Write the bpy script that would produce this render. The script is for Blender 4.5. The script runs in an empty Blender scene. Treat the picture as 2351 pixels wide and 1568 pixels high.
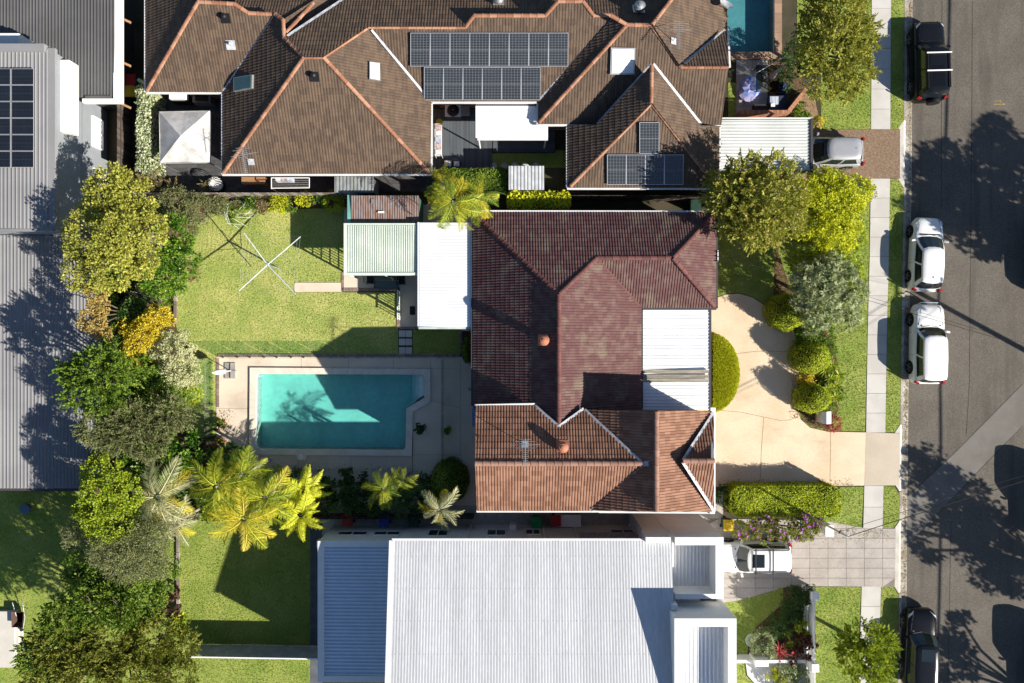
import bpy, math, random
import numpy as np
from mathutils import Vector, Matrix
from mathutils.geometry import tessellate_polygon

random.seed(7)
rng = np.random.default_rng(7)
scene = bpy.context.scene
COL = scene.collection
R = math.radians

# ------------------------------------------------------------------ camera, sky, sun, exposure
CAM_H = 44.0            # drone height in metres
PXM = 38.0              # plan units per metre on the ground
CX, CY = 1175.5, 784.0  # plan unit straight below the drone
cam_data = bpy.data.cameras.new('camera')
cam = bpy.data.objects.new('camera', cam_data)
COL.objects.link(cam)
cam.location = (0, 0, CAM_H)
cam_data.sensor_width = 36.0
cam_data.lens = 36.0 * CAM_H / (2351 / PXM)
cam_data.clip_start = 0.5
cam_data.clip_end = 3000
scene.camera = cam

SUN_EL, SUN_AZ = 31.0, 118.6     # azimuth clockwise from +Y
world = bpy.data.worlds.new('World')
scene.world = world
world.use_nodes = True
nt = world.node_tree
sky = nt.nodes.new('ShaderNodeTexSky')
sky.sky_type = 'NISHITA'
sky.sun_disc = False
sky.sun_elevation = R(SUN_EL)
sky.sun_rotation = R(SUN_AZ)
sky.ozone_density = 4.0
sky.dust_density = 0.6
nt.links.new(sky.outputs[0], nt.nodes['Background'].inputs[0])
nt.nodes['Background'].inputs[1].default_value = 0.06
sd = bpy.data.lights.new('sun', 'SUN')
sd.energy = 5.0
sd.angle = R(0.5)
sd.color = (1.0, 0.93, 0.82)
sun = bpy.data.objects.new('sun', sd)
COL.objects.link(sun)
sv = Vector((math.sin(R(SUN_AZ)) * math.cos(R(SUN_EL)), math.cos(R(SUN_AZ)) * math.cos(R(SUN_EL)), math.sin(R(SUN_EL))))
sun.rotation_euler = sv.to_track_quat('Z', 'Y').to_euler()
sun.location = (30, -16, 60)
scene.view_settings.view_transform = 'Standard'
scene.view_settings.look = 'None'
scene.view_settings.gamma = 1.0
scene.view_settings.use_curve_mapping = False
scene.view_settings.exposure = 0.92
scene.render.engine = 'CYCLES'
scene.cycles.max_bounces = 6
scene.cycles.transparent_max_bounces = 12

# ------------------------------------------------------------------ helpers
def W(X, Y, z=0.0):
    """plan unit seen from the drone -> world point at height z"""
    f = (CAM_H - z) / CAM_H / PXM
    return Vector(((X - CX) * f, (CY - Y) * f, z))

def G(X, Y, z=0.0):
    """plan unit on the ground -> world point lifted to z"""
    return Vector(((X - CX) / PXM, (CY - Y) / PXM, z))

MATS = {}
def _nodes(name):
    m = bpy.data.materials.new(name)
    m.use_nodes = True
    n = m.node_tree
    return m, n, n.nodes['Principled BSDF'], n.links

def mat(name, col, rough=0.8, var=0.12, vscale=2.0, col2=None, fine=0.08, fscale=40.0, bump=0.0, bscale=40.0,
        metal=0.0, spec=0.3, mode=None, amount=0.5, stretch=None, coat=0.0, ramp=(0.38, 0.64), stain=None):
    """procedural surface: base colour, a broad tint towards col2, fine mottling, optional bump.
    mode 'obj' / 'attr' adds variation per object / per piece"""
    if name in MATS: return MATS[name]
    m, n, b, L = _nodes(name)
    N = n.nodes.new
    geo = N('ShaderNodeNewGeometry')
    src = geo.outputs['Position']
    if stretch:
        mp = N('ShaderNodeMapping'); mp.inputs['Scale'].default_value = stretch
        L.new(src, mp.inputs[0]); src = mp.outputs[0]
    n1 = N('ShaderNodeTexNoise'); n1.inputs['Scale'].default_value = vscale; n1.inputs['Detail'].default_value = 5
    n2 = N('ShaderNodeTexNoise'); n2.inputs['Scale'].default_value = fscale; n2.inputs['Detail'].default_value = 3
    L.new(src, n1.inputs['Vector']); L.new(src, n2.inputs['Vector'])
    c2 = col2 or tuple(max(0, c * (1 - 2 * var)) for c in col)
    rp = N('ShaderNodeValToRGB'); rp.color_ramp.elements[0].position = ramp[0]; rp.color_ramp.elements[1].position = ramp[1]
    rp.color_ramp.elements[0].color = (*c2, 1); rp.color_ramp.elements[1].color = (*col, 1)
    if mode:
        md = N('ShaderNodeMath'); md.operation = 'MULTIPLY_ADD'
        if mode == 'obj':
            oi = N('ShaderNodeObjectInfo'); s = oi.outputs['Random']
        else:
            at = N('ShaderNodeAttribute'); at.attribute_name = 'var'; s = at.outputs['Fac']
        sb = N('ShaderNodeMath'); sb.operation = 'SUBTRACT'; sb.inputs[1].default_value = 0.5
        L.new(s, sb.inputs[0])
        L.new(sb.outputs[0], md.inputs[0]); md.inputs[1].default_value = amount
        L.new(n1.outputs['Fac'], md.inputs[2]); L.new(md.outputs[0], rp.inputs[0])
    else:
        L.new(n1.outputs['Fac'], rp.inputs[0])
    hs = N('ShaderNodeHueSaturation')
    mr = N('ShaderNodeMapRange'); mr.inputs[1].default_value = 0.3; mr.inputs[2].default_value = 0.7
    mr.inputs[3].default_value = 1 - fine; mr.inputs[4].default_value = 1 + fine
    L.new(n2.outputs['Fac'], mr.inputs[0]); L.new(mr.outputs[0], hs.inputs['Value'])
    L.new(rp.outputs[0], hs.inputs['Color'])
    out = hs.outputs[0]
    if stain:      # dirt with a shape of its own: (colour, scale, threshold, strength, stretch)
        sc, ss, st, sk, sx = stain
        mp2 = N('ShaderNodeMapping'); mp2.inputs['Scale'].default_value = sx; L.new(geo.outputs['Position'], mp2.inputs[0])
        n4 = N('ShaderNodeTexNoise'); n4.inputs['Scale'].default_value = ss; n4.inputs['Detail'].default_value = 6; L.new(mp2.outputs[0], n4.inputs['Vector'])
        r4 = N('ShaderNodeMapRange'); r4.inputs[1].default_value = st; r4.inputs[2].default_value = st + .14; r4.inputs[4].default_value = sk; L.new(n4.outputs['Fac'], r4.inputs[0])
        mc = N('ShaderNodeMix'); mc.data_type = 'RGBA'; L.new(r4.outputs[0], mc.inputs['Factor']); L.new(out, mc.inputs['A']); mc.inputs['B'].default_value = (*sc, 1)
        out = mc.outputs['Result']
    L.new(out, b.inputs['Base Color'])
    b.inputs['Roughness'].default_value = rough
    b.inputs['Metallic'].default_value = metal
    b.inputs['Specular IOR Level'].default_value = spec
    b.inputs['Coat Weight'].default_value = coat
    b.inputs['Coat Roughness'].default_value = 0.05
    if bump:
        bp = N('ShaderNodeBump'); bp.inputs['Strength'].default_value = bump; bp.inputs['Distance'].default_value = 0.02
        n3 = N('ShaderNodeTexNoise'); n3.inputs['Scale'].default_value = bscale; n3.inputs['Detail'].default_value = 4
        L.new(src, n3.inputs['Vector']); L.new(n3.outputs['Fac'], bp.inputs['Height']); L.new(bp.outputs[0], b.inputs['Normal'])
    MATS[name] = m
    return m

def leafmat(name, dark, mid, light, trans=0.35, rough=0.5):
    """foliage: tint per leaf from the 'var' attribute, light passing through the blades"""
    if name in MATS: return MATS[name]
    m, n, b, L = _nodes(name)
    N = n.nodes.new
    at = N('ShaderNodeAttribute'); at.attribute_name = 'var'
    rp = N('ShaderNodeValToRGB'); cr = rp.color_ramp
    cr.elements[0].color = (*dark, 1); cr.elements[1].color = (*light, 1)
    e = cr.elements.new(0.5); e.color = (*mid, 1)
    L.new(at.outputs['Fac'], rp.inputs[0])
    L.new(rp.outputs[0], b.inputs['Base Color'])
    b.inputs['Roughness'].default_value = rough
    b.inputs['Specular IOR Level'].default_value = 0.25
    tr = N('ShaderNodeBsdfTranslucent'); L.new(rp.outputs[0], tr.inputs[0])
    mx = N('ShaderNodeMixShader'); mx.inputs[0].default_value = trans
    L.new(b.outputs[0], mx.inputs[1]); L.new(tr.outputs[0], mx.inputs[2])
    L.new(mx.outputs[0], n.nodes['Material Output'].inputs[0])
    MATS[name] = m
    return m

def facing_mix(n, shader_a, shader_b, f0, normal=None):
    """mix two shaders by Schlick's Fresnel, the same from either side of the sheet"""
    N, L = n.nodes.new, n.links
    geo = N('ShaderNodeNewGeometry')
    dp = N('ShaderNodeVectorMath'); dp.operation = 'DOT_PRODUCT'
    L.new(geo.outputs['Incoming'], dp.inputs[0]); L.new(normal or geo.outputs['Normal'], dp.inputs[1])
    ab = N('ShaderNodeMath'); ab.operation = 'ABSOLUTE'; L.new(dp.outputs['Value'], ab.inputs[0])
    iv = N('ShaderNodeMath'); iv.operation = 'SUBTRACT'; iv.inputs[0].default_value = 1.0; L.new(ab.outputs[0], iv.inputs[1])
    pw = N('ShaderNodeMath'); pw.operation = 'POWER'; pw.inputs[1].default_value = 5.0; L.new(iv.outputs[0], pw.inputs[0])
    ma = N('ShaderNodeMath'); ma.operation = 'MULTIPLY_ADD'; ma.inputs[1].default_value = 1 - f0; ma.inputs[2].default_value = f0
    L.new(pw.outputs[0], ma.inputs[0])
    mx = N('ShaderNodeMixShader')
    L.new(ma.outputs[0], mx.inputs[0]); L.new(shader_a.outputs[0], mx.inputs[1]); L.new(shader_b.outputs[0], mx.inputs[2])
    L.new(mx.outputs[0], n.nodes['Material Output'].inputs[0])

def glassmat(name, tint, f0=0.045, rough=0.02):
    """clear sheet: light passes through tinted, the surface mirrors by Fresnel"""
    if name in MATS: return MATS[name]
    m, n, b, L = _nodes(name)
    n.nodes.remove(b)
    t = n.nodes.new('ShaderNodeBsdfTransparent'); t.inputs[0].default_value = (*tint, 1)
    g = n.nodes.new('ShaderNodeBsdfGlossy'); g.inputs['Roughness'].default_value = rough
    facing_mix(n, t, g, f0)
    MATS[name] = m
    return m

ORG = {}
def tag(o, label=None, cat=None, group=None, kind=None):
    if label: o['label'] = label
    if cat: o['category'] = cat
    if group: o['group'] = group
    if kind: o['kind'] = kind
    return o

def thing(name, label, cat, loc, group=None, rotz=0.0):
    o = bpy.data.objects.new(name, None)
    o.empty_display_size = 0.2
    COL.objects.link(o)
    o.location = loc; o.rotation_euler = (0, 0, rotz)
    ORG[o.name] = Vector(loc)
    return tag(o, label, cat, group)

def child(name, data, parent, m=None):
    """a part sharing mesh data; m is its matrix in the parent's frame"""
    o = bpy.data.objects.new(name, data)
    COL.objects.link(o)
    o.parent = parent
    if m is not None: o.matrix_local = m
    return o

class MB:
    """collects faces and links them as ONE mesh object"""
    def __init__(self): self.v = []; self.f = []; self.a = []; self.var = None
    def add(self, vs, fs, var=None):
        n = len(self.v)
        self.v.extend([tuple(p) for p in vs])
        self.f.extend([tuple(i + n for i in f) for f in fs])
        self.a.extend([0.5 if var is None else var] * len(fs))
        return self
    def box(self, x0, x1, y0, y1, z0, z1, var=None):
        if x0 > x1: x0, x1 = x1, x0
        if y0 > y1: y0, y1 = y1, y0
        vs = [(x, y, z) for z in (z0, z1) for x, y in ((x0, y0), (x1, y0), (x1, y1), (x0, y1))]
        return self.add(vs, [(3, 2, 1, 0), (4, 5, 6, 7), (0, 1, 5, 4), (1, 2, 6, 5), (2, 3, 7, 6), (3, 0, 4, 7)], var)
    def obox(self, m, sx, sy, sz, var=None):
        vs = [m @ Vector((x * sx / 2, y * sy / 2, z * sz / 2)) for z in (-1, 1) for x, y in ((-1, -1), (1, -1), (1, 1), (-1, 1))]
        return self.add(vs, [(3, 2, 1, 0), (4, 5, 6, 7), (0, 1, 5, 4), (1, 2, 6, 5), (2, 3, 7, 6), (3, 0, 4, 7)], var)
    def bar(self, p, q, w, h, var=None):
        p, q = Vector(p), Vector(q); d = q - p
        l = d.length
        y = d.normalized(); up = Vector((0, 0, 1)) if abs(y.z) < 0.95 else Vector((1, 0, 0))
        x = y.cross(up).normalized(); z = x.cross(y)
        m = Matrix((x, y, z)).transposed().to_4x4(); m.translation = (p + q) / 2
        return self.obox(m, w, l, h, var)
    def prism(self, pts, z0, z1, var=None):
        n = len(pts)
        area = sum(pts[i][0] * pts[(i + 1) % n][1] - pts[(i + 1) % n][0] * pts[i][1] for i in range(n))
        if area < 0: pts = pts[::-1]
        vs = [(p[0], p[1], z0) for p in pts] + [(p[0], p[1], z1) for p in pts]
        fs = [tuple(range(n))[::-1], tuple(range(n, 2 * n))]
        fs += [(i, (i + 1) % n, (i + 1) % n + n, i + n) for i in range(n)]
        return self.add(vs, fs, var)
    def sheet(self, pts, var=None):
        pts = [Vector(p) for p in pts]; n = len(pts)
        area = sum(pts[i].x * pts[(i + 1) % n].y - pts[(i + 1) % n].x * pts[i].y for i in range(n))
        if area < 0: pts = pts[::-1]
        return self.add(pts, [tuple(range(n))], var)
    def tube(self, p, q, r0, r1=None, n=6, cap=True, var=None):
        r1 = r0 if r1 is None else r1
        p, q = Vector(p), Vector(q); y = (q - p).normalized()
        up = Vector((0, 0, 1)) if abs(y.z) < 0.95 else Vector((1, 0, 0))
        x = y.cross(up).normalized(); z = x.cross(y)
        vs = []
        for c, r in ((p, r0), (q, r1)):
            for i in range(n):
                a = 2 * math.pi * i / n
                vs.append(c + x * (math.cos(a) * r) + z * (math.sin(a) * r))
        fs = [(i, i + n, (i + 1) % n + n, (i + 1) % n) for i in range(n)]
        if cap: fs += [tuple(range(n)), tuple(range(2 * n - 1, n - 1, -1))]
        return self.add(vs, fs, var)
    def path(self, pts, r0, r1=None, n=5, var=None):
        r1 = r0 if r1 is None else r1
        k = len(pts) - 1
        for i in range(k):
            self.tube(pts[i], pts[i + 1], r0 + (r1 - r0) * i / k, r0 + (r1 - r0) * (i + 1) / k, n, True, var)
        return self
    def lathe(self, prof, c, n=16, var=None):
        c = Vector(c); vs = []; fs = []
        for r, z in prof:
            for i in range(n):
                a = 2 * math.pi * i / n
                vs.append(c + Vector((math.cos(a) * r, math.sin(a) * r, z)))
        for j in range(len(prof) - 1):
            for i in range(n):
                fs.append((j * n + i, j * n + (i + 1) % n, (j + 1) * n + (i + 1) % n, (j + 1) * n + i))
        fs.append(tuple(range((len(prof) - 1) * n, len(prof) * n)))
        fs.append(tuple(range(n))[::-1])
        return self.add(vs, fs, var)
    def data(self, name, m, org=(0, 0, 0), smooth=False):
        me = bpy.data.meshes.new(name)
        o = Vector(org)
        me.from_pydata([(p[0] - o.x, p[1] - o.y, p[2] - o.z) for p in self.v], [], self.f)
        at = me.attributes.new('var', 'FLOAT', 'FACE')
        at.data.foreach_set('value', self.a)
        me.materials.append(m)
        if smooth: me.polygons.foreach_set('use_smooth', [True] * len(me.polygons))
        return me
    def build(self, name, m, parent=None, smooth=False, label=None, cat=None, group=None, kind=None):
        if parent is not None:
            org = ORG[parent.name]
        else:
            xs = [p[0] for p in self.v]; ys = [p[1] for p in self.v]; zs = [p[2] for p in self.v]
            org = Vector(((min(xs) + max(xs)) / 2, (min(ys) + max(ys)) / 2, min(zs)))
        o = bpy.data.objects.new(name, self.data(name, m, org, smooth))
        COL.objects.link(o)
        ORG[o.name] = org
        if parent is not None: o.parent = parent
        else: o.location = org
        return tag(o, label, cat, group, kind)

def quadmesh(name, m, V, var, parent=None, smooth=False, org=None):
    """V: (n,4,3) array of quads -> mesh object"""
    n = len(V)
    org = ORG[parent.name] if parent is not None else Vector(org or (0, 0, 0))
    me = bpy.data.meshes.new(name)
    P = (V - np.array(org)).reshape(-1, 3).astype(np.float32)
    me.vertices.add(4 * n); me.vertices.foreach_set('co', P.ravel())
    me.loops.add(4 * n); me.loops.foreach_set('vertex_index', np.arange(4 * n, dtype=np.int32))
    me.polygons.add(n)
    me.polygons.foreach_set('loop_start', np.arange(0, 4 * n, 4, dtype=np.int32))
    try: me.polygons.foreach_set('loop_total', np.full(n, 4, dtype=np.int32))
    except Exception: pass
    at = me.attributes.new('var', 'FLOAT', 'FACE'); at.data.foreach_set('value', np.asarray(var, dtype=np.float32))
    me.materials.append(m)
    me.update(calc_edges=True)
    o = bpy.data.objects.new(name, me); COL.objects.link(o)
    if parent is not None: o.parent = parent
    else: o.location = org
    ORG[o.name] = org
    return o

def inpoly(x, y, poly):
    """vectorised point in polygon"""
    x = np.asarray(x); y = np.asarray(y)
    c = np.zeros(x.shape, bool); n = len(poly); j = n - 1
    for i in range(n):
        xi, yi = poly[i][0], poly[i][1]; xj, yj = poly[j][0], poly[j][1]
        if yi != yj:
            c ^= ((yi > y) != (yj > y)) & (x < (xj - xi) * (y - yi) / (yj - yi) + xi)
        j = i
    return c

def struct(name, poly, z, m, label, thick=None):
    """a flat piece of the setting from ground plan units"""
    b = MB(); pts = [G(X, Y, z) for X, Y in poly]
    if thick: b.prism([(p.x, p.y) for p in pts], z - thick, z)
    else: b.sheet(pts)
    return b.build(name, m, None, label=label, kind='structure')

def rect(x0, y0, x1, y1): return [(x0, y0), (x1, y0), (x1, y1), (x0, y1)]

def arc(cx, cy, rx, ry, a0, a1, n):
    return [(cx + rx * math.cos(R(a0 + (a1 - a0) * i / n)), cy + ry * math.sin(R(a0 + (a1 - a0) * i / n))) for i in range(n + 1)]
# ------------------------------------------------------------------ surface materials
M_soil = mat('soil', (0.07, 0.055, 0.035), 0.95, col2=(0.035, 0.04, 0.018), vscale=0.8, fine=0.3, bump=0.4)
M_asph = mat('asphalt', (0.125, 0.111, 0.092), 0.9, col2=(0.105, 0.092, 0.077), vscale=0.5, fine=0.3, fscale=16, bump=0.5, bscale=70, stain=((.06, .053, .046), .9, .52, .45, (1.6, .16, 1)))
M_asph2 = mat('asphalt_patch', (0.17, 0.16, 0.145), 0.92, col2=(0.135, 0.125, 0.112), vscale=0.6, fine=0.16, fscale=30, bump=0.3, bscale=80)
M_conc = mat('concrete', (0.52, 0.5, 0.47), 0.9, col2=(0.45, 0.43, 0.4), vscale=0.9, fine=0.07, mode='obj', amount=0.25)
M_kerb = mat('kerb_concrete', (0.46, 0.43, 0.38), 0.9, col2=(0.27, 0.23, 0.18), vscale=1.6, fine=0.25, fscale=12, bump=0.3)
M_ramp = mat('ramp_concrete', (0.55, 0.52, 0.47), 0.9, col2=(0.42, 0.4, 0.36), vscale=1.2, fine=0.12, fscale=16)
M_drive = mat('driveway_concrete', (0.66, 0.535, 0.385), 0.85, col2=(0.56, 0.43, 0.29), vscale=0.55, fine=0.08, fscale=14, ramp=(0.25, 0.6), stain=((.34, .25, .17), .8, .58, .25, (.5, 1.4, 1)))
M_drive2 = mat('crossover_concrete', (0.5, 0.43, 0.34), 0.9, col2=(0.44, 0.38, 0.3), vscale=0.5, fine=0.07, fscale=22)
M_deck = mat('pool_deck_concrete', (0.66, 0.56, 0.45), 0.85, col2=(0.57, 0.48, 0.385), vscale=0.5, fine=0.06, fscale=24, stain=((.36, .29, .22), .7, .58, .4, (1, 1, 1)))
M_cope = mat('coping_paver', (0.7, 0.63, 0.54), 0.8, col2=(0.63, 0.56, 0.48), vscale=0.9, fine=0.05, mode='obj', amount=0.3)
M_joint = mat('dark_joint', (0.16, 0.12, 0.085), 0.95)  # dark brown of the joints between slabs and pavers
M_pebble = mat('pebble_concrete', (0.25, 0.17, 0.11), 0.9, col2=(0.16, 0.11, 0.075), vscale=9, fine=0.35, fscale=30, bump=0.5)
M_paver = mat('drive_paver', (0.4, 0.36, 0.325), 0.85, col2=(0.335, 0.3, 0.27), vscale=1.0, fine=0.1, fscale=12, mode='obj', amount=0.16)
M_dkpave = mat('dark_paver', (0.09, 0.09, 0.095), 0.85, col2=(0.065, 0.065, 0.07), vscale=2, fine=0.1, mode='obj', amount=0.6)
M_ltpave = mat('light_paver', (0.42, 0.38, 0.34), 0.85, col2=(0.34, 0.3, 0.27), vscale=1.2, fine=0.12, mode='obj', amount=0.5)
M_mulch = mat('mulch', (0.16, 0.095, 0.055), 0.95, col2=(0.07, 0.045, 0.025), vscale=5, fine=0.4, fscale=25, bump=0.6)
M_brick = mat('edging_brick', (0.3, 0.2, 0.16), 0.9, col2=(0.2, 0.15, 0.125), vscale=2, fine=0.15, mode='obj', amount=0.9)
M_turf = mat('turf_base', (0.28, 0.32, 0.075), 0.95, col2=(0.19, 0.26, 0.045), vscale=0.6, fine=0.18, fscale=9, bump=0.35, bscale=20)
M_plaster = mat('pool_plaster', (0.76, 0.8, 0.72), 0.6, var=0.06, vscale=.8, fine=0.07, fscale=4)
M_tileband = mat('waterline_tile', (0.25, 0.42, 0.45), 0.4, var=0.1)
M_yellowpaint = mat('yellow_paint', (0.42, 0.3, 0.08), 0.8, fine=0.3)
M_white = mat('white_paint', (0.8, 0.8, 0.78), 0.5, var=0.03, fine=0.02)
M_black = mat('black_plastic', (0.012, 0.012, 0.014), 0.5, var=0.1)
M_steel = mat('brushed_steel', (0.5, 0.51, 0.52), 0.35, var=0.05, metal=0.8)
M_grassblade = None

def water(name, absorb, density, scale=2.2):
    """clear rippled surface over water that swallows red light with depth"""
    m, n, b, L = _nodes(name)
    N = n.nodes.new
    n.nodes.remove(b)
    t = N('ShaderNodeBsdfTransparent'); t.inputs[0].default_value = (.97, .99, .99, 1)
    g = N('ShaderNodeBsdfGlossy'); g.inputs['Roughness'].default_value = 0.04
    bp = N('ShaderNodeBump'); bp.inputs['Strength'].default_value = 0.14; bp.inputs['Distance'].default_value = 0.03
    ns = N('ShaderNodeTexNoise'); ns.inputs['Scale'].default_value = scale; ns.inputs['Detail'].default_value = 3
    geo = N('ShaderNodeNewGeometry'); L.new(geo.outputs['Position'], ns.inputs['Vector'])
    L.new(ns.outputs['Fac'], bp.inputs['Height']); L.new(bp.outputs[0], g.inputs['Normal'])
    facing_mix(n, t, g, 0.02)
    v = N('ShaderNodeVolumeAbsorption'); v.inputs[0].default_value = (*absorb, 1); v.inputs[1].default_value = density
    L.new(v.outputs[0], n.nodes['Material Output'].inputs['Volume'])
    return m

def waterbody(poly, depth, m, label):
    MB().prism([tuple(G(X, Y))[:2] for X, Y in poly], -depth + .004, -0.03).build('pool_water', m, None, label=label, kind='structure')

# ------------------------------------------------------------------ ground, road, kerbs, paths
def holed(name, x0, y0, x1, y1, z, holes, m, label):
    b = MB()
    xs = sorted({x0, x1, *[h[0] for h in holes], *[h[2] for h in holes]})
    ys = sorted({y0, y1, *[h[1] for h in holes], *[h[3] for h in holes]})
    for i in range(len(xs) - 1):
        for j in range(len(ys) - 1):
            mx, my = (xs[i] + xs[i + 1]) / 2, (ys[j] + ys[j + 1]) / 2
            if any(h[0] < mx < h[2] and h[1] < my < h[3] for h in holes): continue
            b.sheet([G(X, Y, z) for X, Y in rect(xs[i], ys[j], xs[i + 1], ys[j + 1])])
    return b.build(name, m, None, label=label, kind='structure')

def interp(Y, ys, xs):
    return float(np.interp(Y, ys, xs))
def gx(Y):   # road side of the gutter
    return interp(Y, [-2000, 0, 402, 800, 1148, 1568, 3500], [2112, 2098, 2096, 2090, 2086, 2083, 2069])
def fx(Y):   # road side of the footpath
    return interp(Y, [-2000, 0, 400, 600, 750, 1000, 1115, 1350, 3500], [2058, 2045, 2043, 2040, 2036, 2032, 2028, 2022, 1960])

HOLES = [(588, 856, 976, 1034), (1668, -130, 1776, 121)]
holed('ground', -20000, -20000, 20000, 20000, -0.17, HOLES, M_soil, 'bare brown soil reaching out under the whole neighbourhood')
YS = [-1500, -400, 0, 200, 402, 600, 800, 1000, 1148, 1350, 1568, 1900, 3000]
b = MB()
for i in range(len(YS) - 1):
    ya, yb = YS[i], YS[i + 1]
    cuts = sorted({ya, yb, *[h[1] for h in HOLES if ya < h[1] < yb], *[h[3] for h in HOLES if ya < h[3] < yb]})
    for k in range(len(cuts) - 1):
        y0, y1 = cuts[k], cuts[k + 1]; my = (y0 + y1) / 2
        row = [h for h in HOLES if h[1] < my < h[3]]
        xl = -2600
        for h in sorted(row):
            b.sheet([G(X, Y, 0) for X, Y in rect(xl, y0, h[0], y1)]); xl = h[2]
        b.sheet([G(xl, y0, 0), G(gx(y0) - 21, y0, 0), G(gx(y1) - 21, y1, 0), G(xl, y1, 0)])
b.build('yard_ground', M_soil, None, label='dark soil of the house lots beside the street', kind='structure')

b = MB()
for i in range(len(YS) - 1):
    y0, y1 = YS[i], YS[i + 1]
    b.sheet([G(gx(y0) - 0.5, y0, -0.145), G(gx(y0) + 372, y0, -0.145), G(gx(y1) + 372, y1, -0.145), G(gx(y1) - 0.5, y1, -0.145)])
road = b.build('road', M_asph, None, label='worn grey asphalt street with tree shadows', kind='structure')
road_patch = MB().sheet([G(X, Y, -0.141) for X, Y in [(2084.5, 1143), (2194, 1042), (2351, 883), (2455, 779), (2455, 874), (2351, 979), (2294, 1035), (2169, 1166), (2086, 1256)]])
road_patch.build('road_patch', M_asph2, road)
b = MB()   # hairline seams in the asphalt
for (x0, y0, x1, y1) in [(2236, 0, 2235, 230), (2235, 230, 2229, 880), (2229, 880, 2222, 1000), (2166, 0, 2164, 480), (2187, 1190, 2180, 1568), (2084.5, 1143, 2194, 1042), (2194, 1042, 2351, 883), (2086, 1256, 2169, 1166), (2169, 1166, 2351, 979)]:
    p, q = G(x0, y0, -0.139), G(x1, y1, -0.139); d = (q - p).normalized(); s = Vector((-d.y, d.x, 0)) * 0.014
    b.sheet([p - s, q - s, q + s, p + s])
b.build('seam', mat('road_seam', (0.055, 0.05, 0.045), 0.9), road)
# kerb and gutter
def drive_gap(Y): return any(a < Y < c for a, c in ((276, 430), (975, 1128), (1197, 1362)))
side = [('kerb', 1), ('far_kerb', -1)]
for nm, sg in side:
    b = MB(); g2 = MB()
    Ylist = sorted(set(list(range(-1500, 3001, 62)) + [276, 430, 975, 1128, 1197, 1362]))
    for i in range(len(Ylist) - 1):
        y0, y1 = Ylist[i], Ylist[i + 1]
        def X(Y, o): return gx(Y) + o if sg == 1 else gx(Y) + 372 - o
        e = 0.35
        g2.add([G(X(y0 + e, -15), y0 + e, -0.128), G(X(y0 + e, 0), y0 + e, -0.14), G(X(y1, 0), y1, -0.14), G(X(y1, -15), y1, -0.128)], [(0, 1, 2, 3) if sg == -1 else (3, 2, 1, 0)], random.random())
        if sg == 1 and drive_gap((y0 + y1) / 2): continue
        b.prism([tuple(G(X(y0 + e, -21), y0 + e))[:2], tuple(G(X(y0 + e, -15), y0 + e))[:2], tuple(G(X(y1, -15), y1))[:2], tuple(G(X(y1, -21), y1))[:2]], -0.16, 0.006)
    k = b.build(nm, M_kerb, None, label='grey concrete kerb with a broad stained gutter' if sg == 1 else 'grey kerb on the far side of the street', kind='structure')
    ORG_k = k
    g2.build('gutter', M_kerb, k)
# sloping laybacks in front of the driveways
for y0, y1, lab in ((276, 430, 'pale concrete ramp at the pebble driveway'), (975, 1128, 'pale concrete ramp at the cream driveway'), (1197, 1362, 'pale concrete ramp at the paved driveway')):
    MB().add([G(gx(y0) - 21, y0, 0.004), G(gx(y0 + 18) - 33, y0 + 18, 0.008), G(gx(y1 - 18) - 33, y1 - 18, 0.008), G(gx(y1) - 21, y1, 0.004), G(gx(y1) - 15, y1, -0.125), G(gx(y0) - 15, y0, -0.125)],
             [(0, 1, 2, 3), (0, 3, 4, 5)][::-1]).build('kerb_ramp', M_ramp, None, label=lab, kind='structure')
# verge strip and far side
b = MB()
for i in range(len(YS) - 1):
    y0, y1 = YS[i], YS[i + 1]
    b.sheet([G(gx(y0) + 390, y0, 0), G(gx(y0) + 1500, y0, 0), G(gx(y1) + 1500, y1, 0), G(gx(y1) + 390, y1, 0)])
b.build('far_verge', M_turf, None, label='grass beyond the far kerb', kind='structure')

# footpath, slab by slab
fp = MB().sheet([G(X, Y, 0.004) for X, Y in [(fx(y) - 45, y) for y in YS] + [(fx(y) + 1, y) for y in YS[::-1]]]).build('footpath', M_joint, None, label='concrete slab footpath along the street', kind='structure')
def slabs(parent, y0, y1, pitch, m):
    n = max(1, round((y1 - y0) / pitch)); p = (y1 - y0) / n
    for i in range(n):
        a, c = y0 + i * p + 0.35, y0 + (i + 1) * p - 0.35
        MB().prism([tuple(G(fx(a) - 44, a))[:2], tuple(G(fx(a), a))[:2], tuple(G(fx(c), c))[:2], tuple(G(fx(c) - 44, c))[:2]], 0.0, 0.03 + random.uniform(-.004, .004)).build('paving_slab', m, parent)
slabs(fp, -350, 297, 46, M_conc); slabs(fp, 410, 993, 46, M_conc); slabs(fp, 1115, 1213, 46, M_conc); slabs(fp, 1346, 1760, 47, M_conc)

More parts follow.
